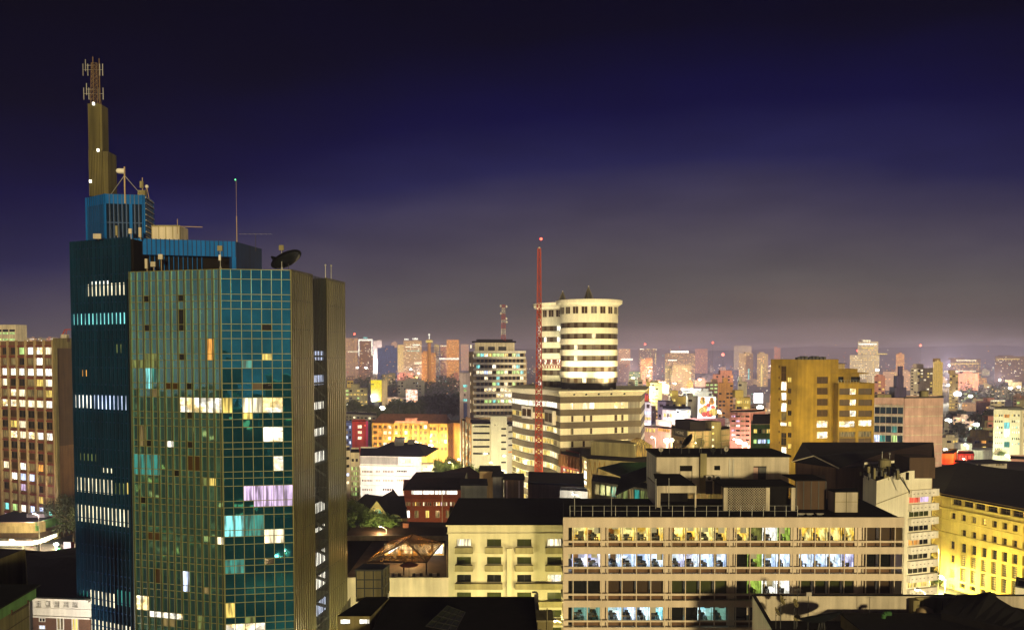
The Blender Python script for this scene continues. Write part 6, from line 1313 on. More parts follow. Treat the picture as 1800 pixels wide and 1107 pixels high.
for i, (px, lab) in enumerate(spots):
    xx_ = X(px, 131, 1010); loc = (xx_, 131, zf)
    if CH is None:
        CH = thing('terrace_chair', 'dark terrace chair, ' + lab, 'chair', loc, 'chairs on the restaurant terrace')
        b = MB(); b.box(xx_ - .24, xx_ + .24, 130.78, 131.22, zf + .42, zf + .47); b.build('seat', [M['steel']], CH); b = MB(); b.box(xx_ - .24, xx_ + .24, 131.18, 131.23, zf + .471, zf + .95); b.build('backrest', [M['steel']], CH)
        for sx in (-.21, .21):
            for sy in (-.19, .19): b = MB(); b.tube((xx_ + sx, 131 + sy, zf), (xx_ + sx, 131 + sy, zf + .42), .022); b.build('leg', [M['steel']], CH)
    else: dup(CH, loc, 'dark terrace chair, ' + lab)
for i, (px, lab) in enumerate(((696, 'left of the parasol'), (733, 'right of the parasol'), (764, 'by the hotel wall'))):
    xx_ = X(px, 131.8, 1010); loc = (xx_, 131.8, zf)
    if TB is None:
        TB = thing('terrace_table', 'round white clothed terrace table ' + lab, 'table', loc, 'tables on the restaurant terrace'); b = MB(); b.lathe(xx_, 131.8, [(.45, zf + .70), (.45, zf + .74)], 16); b.lathe(xx_, 131.8, [(.47, zf + .45), (.451, zf + .735)], 16); b.build('table_top', [M['white']], TB); b = MB(); b.tube((xx_, 131.8, zf), (xx_, 131.8, zf + .7), .05); b.lathe(xx_, 131.8, [(.28, zf + .01), (.25, zf + .04)], 12); b.build('pedestal', [M['steel']], TB)
    else: dup(TB, loc, 'round white clothed terrace table ' + lab)
rt, fr, zt, pl = building('red_terrace_house', 'small dark red house with one lit window beside the glass restaurant', 'house', [(604, 150), (645, 148)], 980, 'red', dep=8, faces={0: [(628, 994, 636.5, 1002, 'W'), (600, 999, 606, 1003, 'w')]})
rt, fr, zt, pl = building('black_roofed_house', 'long house under a black pitched roof with red brick chimneys behind the glass restaurant', 'house', [(598, 186), (792, 184)], 950, 'maroon', dep=24, flat=False, zt=Z(956, 185))
F = fr[0]; P = F.P; b = MB(); zr_ = Z(925, 197); b.quad(P(-.5, .6, zt), P(F.L, .6, zt), P(F.L, -12, zr_), P(-.5, -12, zr_)); b.quad(P(F.L, -25, zt), P(-.5, -25, zt), P(-.5, -12, zr_), P(F.L, -12, zr_)); b.build('pitched_roof', [M['tile']], rt)
for px, y_ in ((713, 196), (641, 190), (617, 190), (624, 188)):
    xx_ = X(px, y_, 925); b = MB(); z0 = Z(932 if px == 713 else 960, y_); b.box(xx_ - .65, xx_ + .65, y_, y_ + 1.2, z0 - 1.5, z0 + 1.5); b.box(xx_ - .75, xx_ + .75, y_ - .1, y_ + 1.3, z0 + 1.503, z0 + 1.7); b.build('chimney', [M['brick']], rt)
# gabled church-like house with arched windows
rt, fr, zt, pl = building('arched_window_house', 'stone gabled house with tall arched lit windows behind the trees', 'house', [(604, 218), (640, 214), (685, 213), (716, 214)], 904, 'concrete_olive', dep=16, flat=False)
b = MB(); F = fr[1]; zp = Z(874, 216); P = F.P; b.poly([P(0, .01, zt), P(F.L, .01, zt), P(F.L / 2, .01, zp - .4)]); b.build('gable', [M['concrete_olive']], rt)
b = MB(); b.quad(P(F.L + .4, .6, zt - .2), P(F.L + .4, -15, zt - .2), P(F.L / 2, -15, zp), P(F.L / 2, .6, zp)); b.quad(P(-.4, -15, zt - .2), P(-.4, .6, zt - .2), P(F.L / 2, .6, zp), P(F.L / 2, -15, zp)); Fr2 = fr[2]; b.quad(Fr2.P(0, .6, zt), Fr2.P(Fr2.L, .6, zt), Fr2.P(Fr2.L, -8, zp - .5), Fr2.P(-2, -8, zp - .5)); Fr0 = fr[0]; b.quad(Fr0.P(0, .6, zt), Fr0.P(Fr0.L, .6, zt), Fr0.P(Fr0.L + 2, -8, zp - .5), Fr0.P(0, -8, zp - .5)); b.build('gabled_roof', [M['roof']], rt)
for (f_, pxc, py0, py1, hw, ky) in ((F, 664.5, 893, 912, 1.0, 't'), (Fr2, 693.5, 904, 925, 1.9, 'm')):
    a, z1 = f_.px(pxc, py0); _, z0 = f_.px(pxc, py1); m = MB(); n = 10; arc = [f_.P(a + hw * cos(pi * i / n), .06, z1 - hw + hw * sin(pi * i / n)) for i in range(n + 1)]; m.poly([f_.P(a - hw, .06, z0), f_.P(a + hw, .06, z0)] + arc); m.build('arched_window', [LW[ky]], rt)
    m = MB()
    for i in range(n): m.bar(f_.P(a + hw * cos(pi * i / n), .1, z1 - hw + hw * sin(pi * i / n)), f_.P(a + hw * cos(pi * (i + 1) / n), .1, z1 - hw + hw * sin(pi * (i + 1) / n)), .16)
    m.bar(f_.P(a, .1, z0), f_.P(a, .1, z1), .08)
    for k in (1, 2): m.bar(f_.P(a, .1, z1 - hw), f_.P(a + hw * cos(pi * k / 3), .1, z1 - hw + hw * sin(pi * k / 3)), .07)
    m.build('arch_trim', [M['yellow']], rt)
# blocks with dark tops between the brick building and the mast
for i, (x0, x1, top, Y, wm, lab) in enumerate(((810, 856, 853, 205, 'grey', 'grey windowless roof block beside the brick building'), (866, 885, 838, 214, 'grey', 'narrow grey roof stack left of the brown roof block'), (886, 921, 843, 212, 'brown', 'brown roof block with two pale pipes near the red mast'), (843, 880, 828, 226, 'tan', 'small tan block with a black lid in front of the trees'))):
    rt, fr, zt, pl = building('roof_block', lab, 'roof block', [(x0, Y), (x1, Y)], top, wm, dep=9, group=None); b = MB(); b.prism([(p[0] + (-.25 if j in (0, 3) else .25), p[1] + (-.3 if j < 2 else .3)) for j, p in enumerate(pl)], zt + .003, zt + .35); b.build('lid', [M['roof']], rt)
    if i == 2:
        b = MB()
        for a in (.5, 3.6): fr[0].box(b, a, a + .35, .01, .4, 0, zt - .2)
        b.build('pipes', [M['pink']], rt)
building('white_flood_wall', 'bright white lit wall below the black roof at the foot of the red mast', 'wall', [(984, 186), (1033, 184)], 861, 'white', dep=5)
rt, fr, zt, pl = building('black_lid_hall', 'hall under a flat black roof at the foot of the red mast', 'hall', [(928, 226), (1027, 222)], 850, 'brown', dep=20); b = MB(); b.prism([(p[0], p[1] - .4) for p in pl], zt + .01, zt + .6); b.build('roof_slab', [M['roof']], rt)
rt, fr, zt, pl = building('gabled_red_house', 'small house with a dark red gabled roof among trees', 'house', [(752, 262), (812, 256)], 846, 'tan', dep=14, flat=False); F = fr[0]; P = F.P; b = MB(); zp = zt + 3.6; b.quad(P(-.4, .6, zt), P(F.L * .5, .6, zp), P(F.L * .5, -14, zp), P(-.4, -14, zt)); b.quad(P(F.L * .5, .6, zp), P(F.L + .4, .6, zt), P(F.L + .4, -14, zt), P(F.L * .5, -14, zp)); b.poly([P(0, .02, zt), P(F.L, .02, zt), P(F.L * .5, .02, zp - .2)]); b.build('gabled_roof', [M['tile']], rt)

# ================================================================== foreground roofs at the bottom
zr0 = Z(1082, 80.0)
x0, x1, x2 = X(594, 80, 1090), X(650, 80, 1090), X(684.5, 86.4, 1060)
t = thing('box_tower', 'dark panelled box tower on a lower olive roof box with two lit white windows', 'roof tower', ((x0 + x2) / 2, 84, 20)); F = Fr((x0, 80), (x1, 80)); G2 = Fr((x1, 80), (x2, 86.4))
b = MB(); F.rect(b, 0, F.L, 20, zr0); G2.rect(b, 0, G2.L, 20, zr0); b.quad((x0, 86.4, 20), (x0, 80, 20), (x0, 80, zr0), (x0, 86.4, zr0)); b.build('lower_wall', [M['concrete_olive']], t); b = MB(); b.poly([(x0 - .1, 79.9, zr0 + .01), (x1 + .1, 79.9, zr0 + .01), (x2 + .1, 86.4, zr0 + .01), (x0 + 1.6, 86.4, zr0 + .01)]); b.build('lower_roof', [M['roof']], t)
for (p, q) in ((599, 615), (632.5, 649)): h_ = F.rpx(p, 1088, q, 1095); b = MB(); F.rect(b, *h_, .03, 0); F.box(b, h_[0] - .04, h_[1] + .04, .004, .06, h_[2] - .06, h_[2] - .002, 1); b.build('lit_window', [LW['W'], M['steel']], t)
c = [(X(625.5, 86.4, 1040), 86.4), (X(672, 86.4, 1040), 86.4), (X(684, 88.6, 1040), 88.6), (X(640, 89, 1040), 89.0)]; zt_ = Z(1003, 86.4); b = MB(); b.prism(c, zr0 - .5, zt_); b.build('box_body', [M['dkpanel'] if 'dkpanel' in M else M['concrete_olive']], t)
b = MB(); b.prism([(p[0] + (-.1 if i in (0, 3) else .1), p[1] - .08) for i, p in enumerate(c)], zt_ + .002, zt_ + .16)
for k in (0, 1):
    f_ = Fr(c[k], c[k + 1])
    for i in range(4 if k == 0 else 3): a = min(max(f_.L * i / (3 if k == 0 else 2), .05), f_.L - .05); f_.box(b, a - .05, a + .05, .004, .07, zr0, zt_)
    for i in range(1, 3): f_.box(b, 0, f_.L, .005, .06, zr0 + (zt_ - zr0) * i / 3 - .05, zr0 + (zt_ - zr0) * i / 3 + .05)
b.build('panel_frame', [M['fin']], t)
b = MB(); b.tube((x2 - .05, 86, zr0), (x2 - .05, 86, zr0 + .5), .05); b.build('vent_pipe', [M['metal']], t)
# flat black roof with skylight and gooseneck
zb = zr0 - .2; Yb_ = Yz(1048, zb); xa, xb = X(684, Yb_, 1048), X(944, Yb_, 1048)
t = thing('flat_black_roof', 'wide flat black roof with a dim skylight in the bottom foreground', 'building', ((xa + xb) / 2, 80, 20))
b = MB(); b.box(xa, xb - .3, 60, Yb_, zb - .3, zb); b.build('roof', [M['roof']], t); b = MB(); b.box(xb - .29, xb + .05, 60, Yb_ + .02, 20, zb + .25); b.build('parapet', [M['cream']], t)
b = MB(); b.box(xa, xb - .3, 60, Yb_ - .01, 18, zb - .301); b.build('wall', [M['concrete_olive']], t)
c = [W(p, q, Yz(q, zb + .05)) for p, q in ((748, 1110), (800, 1110), (818, 1076), (786, 1073))]; b = MB(); b.poly([(p.x, p.y, zb + .06 + (.5 if i in (0, 3) else .0)) for i, p in enumerate(c)]); b.build('skylight', [M['dkgreen']], t); b = MB(); c = [Vector((p.x, p.y, zb + .09 + (.5 if i in (0, 3) else .0))) for i, p in enumerate(c)]
for i in range(5): f = i / 4; b.bar(c[0].lerp(c[1], f), c[3].lerp(c[2], f), .05); b.bar(c[0].lerp(c[3], f), c[1].lerp(c[2], f), .05)
b.build('skylight_bars', [M['steel']], t)
p = W(942, 1040, Yb_); t = thing('gooseneck_vent', 'curved dark vent pipe at the corner of the flat black roof', 'vent pipe', (p.x, Yb_, zb)); b = MB(); pts = [(p.x + .15, Yb_ + .15, zb - 3)] + [(p.x + .15 - .3 * (1 - cos(a)), Yb_ + .15, Z(1044, Yb_) + .22 * sin(a)) for a in (0, .6, 1.2, 1.8, 2.4)]
for a, c_ in zip(pts, pts[1:]): b.tube(a, c_, .11, 8)
b.build('pipe', [M['steel']], t)
p = W(966, 1100, 76); t = thing('roof_hatch_house', 'small dark framed roof house beside the flat black roof and the hotel', 'roof house', (p.x, 77, 20)); xa2, xb2 = X(945, 76, 1100), X(972, 76, 1100); b = MB(); b.box(xa2, xb2, 76, 79, 20, Z(1092, 76)); b.build('wall', [M['concrete_olive']], t); b = MB(); b.box(xa2 - .1, xb2 + .1, 75.9, 79.1, Z(1092, 76) + .002, Z(1089, 76)); b.tube((X(962, 75.8, 1080), 75.8, 24), (X(962, 75.8, 1080), 75.8, Z(1068, 75.8)), .04); b.build('lid', [M['olive']], t)
# roof terrace with dishes, bottom right
Yw = 106.0; zw = Z(1047, Yw); zfl = Z(1088, Yw); xl = X(1327, Yw, 1047); xr = X(1810, Yw, 1047)
t = thing('roof_terrace', 'walled roof terrace with pale lit parapets in the bottom right foreground', 'building', (46, 98, 10))
F = Fr((xl, Yw), (xr, Yw)); b = MB(); F.box(b, 0, F.L, -.3, 0, zfl - .5, zw); b.build('back_parapet', [M['cream']], t)
b = MB(); F.box(b, -.32, F.L, -.4, .06, zw + .003, zw + .1)
xn = W(1368, 1110, Yz(1110, zw)); L_ = Fr((xl, Yw), (xn.x - .25, xn.y)); L_.box(b, 0, L_.L, -.06, .36, zw + .104, zw + .2); b.build('parapet_cap', [M['roof']], t)
b = MB(); L_.box(b, 0, L_.L, 0, .3, 10, zw); L_.rect(b, 0, L_.L, 10, zw, -.01) if False else None; b.build('side_parapet', [M['bandl']], t)
Fo = Fr((xl - .0, Yw), (xn.x - .6, xn.y)); b = MB(); b.box(xl + .2, xr, 76, Yw - .31, zfl - .6, zfl - .1); b.build('terrace_floor', [M['roof']], t)
xi = X(1478, 103.4, 1080); b = MB(); zi = Z(1079, 103.4); b.box(xi, X(1810, 103.4, 1080), 86, 103.4, zfl - .1, zi); b.build('inner_block', [M['olive']], t); b = MB(); b.box(xi - .1, X(1810, 103.4, 1080) + .1, 86, 103.5, zi + .003, zi + .12); b.build('inner_roof', [M['roof']], t)
b = MB(); xq = X(1597, Yw, 1060); F.box(b, F.px(1597, 1060)[0], F.px(1608, 1060)[0], .004, 1.3, zfl, zw - .2); F.box(b, F.px(1608, 1060)[0], F.px(1690, 1060)[0], .004, .3, zfl, zw - .1); b.build('inner_pier', [M['concrete_olive']], t)
p = W(1625, 1062, 104.6); t2 = thing('roof_drum', 'stained round tank standing against the lit terrace wall', 'water tank', (p.x, 104.6, zfl)); b = MB(); b.lathe(p.x, 104.4, [(1.0, zfl), (1.06, zfl + 1.1), (.9, zfl + 1.8), (.25, zfl + 2.1)], 18); b.build('tank_body', [M['tan']], t2, True)
p = W(1558, 1078, 101.5); t2 = thing('elbow_vent', 'fat green curved vent duct on the inner black roof', 'vent duct', (p.x, 101.5, zi)); b = MB(); pts = [(p.x - .35, 101.5, zi - .2), (p.x - .35, 101.5, zi + .35), (p.x - .25, 101.5, zi + .58), (p.x, 101.5, zi + .68), (p.x + .55, 101.5, zi + .68)]
for a, c_ in zip(pts, pts[1:]): b.tube(a, c_, .28, 12)
b.build('duct', [M['tarp']], t2)
G_ = 'satellite dishes on the bottom right roof terrace'
for (px, py, r_, d, lab) in ((1373, 1055, .52, (.75, -.45, .45), 'upper left pale dish of the cluster by the slanting parapet'), (1397, 1060, .48, (.7, -.6, .4), 'upper right pale dish of the cluster, nearest the big dish'), (1364.5, 1075, .48, (.8, -.3, .5), 'lower left pale dish of the cluster, against the parapet'), (1400, 1084, .36, (.1, -.9, -.2), 'small square-on pale dish low in the cluster')): small_dish(px, py, 102.5, r_ * 1.18, d, lab, zfl - .1, 'concrete_olive', G_)
def big_dish():
    p = W(1445, 1070, 101.0); zt_ = p.z; rt = thing('large_satellite_dish', 'very large black satellite dish facing the sky on the lit terrace', 'satellite dish', (p.x, 101, zfl - .1)); b = MB(); b.dish((p.x, 101, zfl + 1.25), (-.16, .40, 1), 2.6, .85, 0, 28); b.build('reflector', [M['fin']], rt, True)
    b = MB()
    for i in range(6): t_ = i * pi / 3; b.tube((p.x + cos(t_) * .55, 101 + sin(t_) * .4, zfl - .1), (p.x + cos(t_) * .3, 101 + sin(t_) * .3, zfl + 1.2), .04)
    b.build('stand', [M['steel']], rt); b = MB(); c = Vector((p.x, 101, zfl + .8)); tip = c + Vector((-.15, .4, 1.3))
    for i in range(3): t_ = i * 2.1 + .4; b.tube(c + Vector((cos(t_) * 2.2, sin(t_) * 2.2, .4)), tip, .025)
    b.build('feed_legs', [M['steel']], rt)
big_dish()
for (px, py, lab) in ((1529, 1048, 'cross shaped aerial on the lit terrace wall right of the big dish'), (1402, 1034, 'thin aerial above the dish cluster on the terrace')): aerial(px, py, 103.5, zfl - .1, lab, .9, 4)
p = W(1421, 1043, 102); t2 = thing('panel_antenna', 'rounded pale panel antenna on a pole beside the big black dish', 'antenna', (p.x, 101, zfl - .1)); b = MB(); b.tube((p.x, 102, zfl - .1), (p.x, 102, p.z), .05, 8); b.build('pole', [M['steel']], t2); b = MB(); b.box(p.x - .32, p.x + .32, 101.75, 101.95, p.z - .22, p.z + .25); b.build('panel', [M['pale']], t2)
# black domed roof at the far bottom right
rt, fr, zt, pl = building('black_hump_roof', 'building under a black humped roof at the bottom right edge', 'building', [(1655, 101), (1850, 92)], 1060, 'void', dep=8, flat=False, zt=Z(1088, 98)); F = fr[0]; P = F.P; b = MB(); n = 12; pr = None
for i in range(n + 1):
    a = F.L * i / n; f_ = i / n; hgt = 2.5 * (.45 + .55 * f_ / .33 if f_ < .33 else max(-.1, 1 - (f_ - .33) * 2.4)) + .1 * sin(i * 2.1); q = (P(a, .5, zt), P(a, -4, zt + hgt), P(a, -8, zt - .6))
    if pr: b.quad(pr[0], q[0], q[1], pr[1]); b.quad(pr[1], q[1], q[2], pr[2])
    pr = q
b.build('humped_roof', [M['roof']], rt)

# ================================================================== gear on the glass tower roof
def mast_gear():
    # braced mast with drum dish on the drum under the spire
    Y = 114.6; x = X(224, Y, 300); z0 = HC; p = W(217, 304, Y)
    rt = thing('braced_mast', 'braced mast with a white drum dish on the blue drum below the spire', 'antenna mast', (x, Y, HU)); b = MB(); b.tube((x, Y - .9, Z(360, Y)), (x, Y - .9, Z(296, Y)), .10); b.build('pole', [M['tan']], rt); b = MB(); b.tube((x, Y - .9, Z(311, Y)), (X(189, Y, 340), Y + .5, HC), .05); b.tube((x, Y - .9, Z(311, Y)), (X(240, Y, 330), Y + .8, HC + .6), .05); b.build('braces', [M['metal']], rt); b = MB(); b.tube((p.x - .1, Y - 1.2, p.z), (p.x + .55, Y - 1, p.z), .34, 14); b.ball((p.x - .1, Y - 1.2, p.z), .33, 12); b.build('drum_dish', [M['white']], rt)
    x = X(242, Y, 330); rt = thing('equipment_mast', 'short mast with stacked radio boxes on the blue drum', 'antenna mast', (x, Y + 1.5, HC)); b = MB(); b.tube((x, Y + 1.5, HC), (x, Y + 1.5, Z(308, Y)), .06); b.build('pole', [M['tan']], rt); b = MB(); b.box(x - .55, x + .45, Y + 1.2, Y + 1.8, HC + .2, HC + 1.0); b.box(x - .25, x + .15, Y + 1.2, Y + 1.6, HC + 1.3, HC + 2.2); b.build('radio_boxes', [M['olive']], rt)
    p = W(258, 328, 117); rt = thing('drum_antenna', 'small white round antenna on a frame at the right of the blue drum', 'antenna', (p.x, 117, HC)); b = MB(); b.ball((p.x, 117, p.z), .24, 12); b.build('radome', [M['white']], rt); b = MB(); b.tube((p.x - .3, 117, HC), (p.x, 117, p.z), .04); b.tube((p.x + .3, 117, HC), (p.x, 117, p.z), .04); b.build('frame', [M['tan']], rt)
    # plant cabinet with boom
    x0, x1 = X(267, 117, 405), X(316, 117, 405); rt = thing('roof_tank', 'dirty cream sectional tank with a long thin boom on the blue roof', 'water tank', ((x0 + x1) / 2, 118, HU - .3)); b = MB(); b.box(x0, x1, 117, 120, HU - .3, Z(397, 117)); b.build('tank_body', [M['cream']], rt); b = MB()
    for i in range(5): xx_ = x0 + (x1 - x0) * i / 4; b.box(xx_ - .04, xx_ + .04, 116.93, 116.998, HU - .3, Z(397, 117))
    b.box(x0 - .05, x1 + .05, 116.94, 116.999, Z(397, 117) - .12, Z(396, 117)); b.build('seams', [M['olive']], rt); b = MB(); z = Z(398, 117); b.tube((x1 - .3, 117, z), (X(356, 118, 398), 118, z + .05), .05); b.tube((x1 - .3, 117, z - 1), (x1 - .3, 117, z + 1.0), .05); b.build('boom', [M['tan']], rt)
    x = X(414, 116, 400); rt = thing('whip_antenna', 'tall whip antenna at the corner of the blue roof', 'antenna', (x, 116.5, HU - .3)); b = MB(); b.tube((x, 116.5, HU - .3), (x, 116.5, Z(380, 116.5)), .06); b.tube((x, 116.5, Z(380, 116.5)), (x, 116.5, Z(318, 116.5)), .02); b.build('rod', [M['tan']], rt); b = MB(); b.ball((x - .1, 116.5, Z(316, 116.5)), .1, 8); b.build('tip_lamp', [M['greenlamp']], rt)
    aerial(449, 410, 120, HU - .8, 'wide thin horizontal aerial behind the whip antenna', 4.4, 7)
    # dishes on the front block roof
    for (px, py, r_, d, lab) in ((507, 463, 2.1, (-.55, .25, .95), 'largest black satellite dish on the glass tower roof edge'), (488, 464, 1.2, (.5, .3, .9), 'smaller black satellite dish beside the largest one on the glass tower')): small_dish(px, py, 110, r_, d, lab, H1 - .6, 'fin', 'satellite dishes on the glass tower')
    for (px, py, Y, lab) in ((387, 437, 108, 'white panel antenna on a tripod at the front corner of the glass tower roof'), (495, 436, 109, 'white panel antenna standing before the black dishes')):
        p = W(px, py, Y); rt = thing('panel_antenna', lab, 'antenna', (p.x, Y, H1 - .6), 'panel antennas on the glass tower'); b = MB(); b.tube((p.x, Y, H1 - .6), (p.x, Y, p.z), .045)
        for k in range(3): b.tube((p.x + .5 * cos(k * 2.1), Y + .5 * sin(k * 2.1), H1 - .6), (p.x, Y, H1 + .9), .03)
        b.build('tripod', [M['metal']], rt); b = MB(); b.box(p.x - .3, p.x + .3, Y - .2, Y, p.z - .3, p.z + .35); b.build('panel', [M['olive']], rt); b = MB(); b.box(p.x - .13, p.x + .13, Y - .25, Y - .06, p.z - 1.5, p.z - .8); b.build('radio_box', [M['white']], rt)
    for (px, py, lab) in ((572, 466, 'left short antenna rod at the far roof edge of the glass tower'), (582, 467, 'right short antenna rod at the far roof edge of the glass tower')):
        p = W(px, py, 119); rt = thing('antenna_rod', lab, 'antenna', (p.x, 119, H1 - .6), 'antenna rods on the glass tower'); b = MB(); b.tube((p.x, 119, H1 - .6), (p.x, 119, p.z), .05); b.ball((p.x, 119, p.z), .14, 8); b.build('rod', [M['metal']], rt)
    for (px, py, w_, lab) in ((247, 405, .16, 'slim white antenna panel at the foot of the blue drum'), (206, 402, .12, 'small olive antenna panel before the blue drum'), (230, 407, .2, 'small square white box before the blue drum'), (172, 416, .5, 'round cream vent on the dark blue wing roof'), (270, 465, .3, 'round green tinted dish antenna under the blue fascia'), (258, 460, .16, 'upright white antenna under the blue fascia'), (283, 452, .28, 'cream radio box on a post under the blue fascia')):
        Y = 110.8 if py > 440 else 111.4; p = W(px, py, Y); zb_ = (H1 - .6) if py > 440 else HU - .3; rt = thing('roof_antenna', lab, 'antenna', (p.x, Y, zb_), 'small antennas on the glass tower'); b = MB(); b.tube((p.x, Y + .05, zb_), (p.x, Y + .05, p.z), .05); b.build('post', [M['tan']], rt); b = MB(); b.box(p.x - w_, p.x + w_, Y - .25, Y - .02, p.z - (.9 if w_ < .17 else .3), p.z + .35); b.build('panel', [M['olive' if 'olive' in lab else 'cream']], rt)
mast_gear()

# ================================================================== the city behind: buildings one by one
EM = ['W', 'w', 'y', 'e', 'g', 'c', 'p', 'o']
def far(x0, x1, top, Y, wm, p, pal, label, name='distant_building', cat='building', bands=None, pitch=3.3, colw=3.0, seed=None, group='distant buildings of the hazy city', dep=None, extra=None, stuffw=True):
    r = random.Random(seed if seed is not None else int(x0 * 7 + top * 3 + Y)); a, c = X(x0, Y, top), X(x1, Y, top); zt = Z(top, Y); wd = c - a; dep = dep or min(max(wd * .7, 10), 30)
    rt = thing(name, label, cat, ((a + c) / 2, Y, 0), group); F = Fr((a, Y), (c, Y)); b = MB(); pl = backpoly([(a, Y), (c, Y)], dep); b.prism(pl, 0, zt)
    if r.random() < .7: w_ = wd * r.uniform(.25, .6); o_ = r.uniform(0, wd - w_); b.box(a + o_, a + o_ + w_, Y + dep * .2, Y + dep * .7, zt, zt + r.uniform(1.5, 4.5))
    b.build('wall', [M[wm]], rt)
    b = MB(); n = max(1, int(wd / colw)); z = zt - 1.6; k = 0; dk = len(pal); sx = wd / n; rowp = 1
    while z > 4:
        rowp = r.choice((.5, 1, 1, 1.7)) * p
        for i in range(n):
            q = r.random()
            if q < rowp: F.rect(b, (i + .16) * sx, (i + .84) * sx, z - 1.5, z, .08, r.randrange(len(pal)))
            elif q < rowp + .35 and Y < 1100: F.rect(b, (i + .16) * sx, (i + .84) * sx, z - 1.5, z, .08, dk)
        z -= pitch; k += 1
        if k > 26: break
    if b.f: b.build('lit_windows', [LW[q] for q in pal] + [M['dark']], rt)['kind'] = 'stuff'
    if bands:
        for (py0, py1, f0, f1, ky) in bands: q = MB(); F.box(q, wd * f0, wd * f1, .1, .6, Z(py1, Y), Z(py0, Y)); q.build('light_strip', [LW[ky]], rt)
    return rt
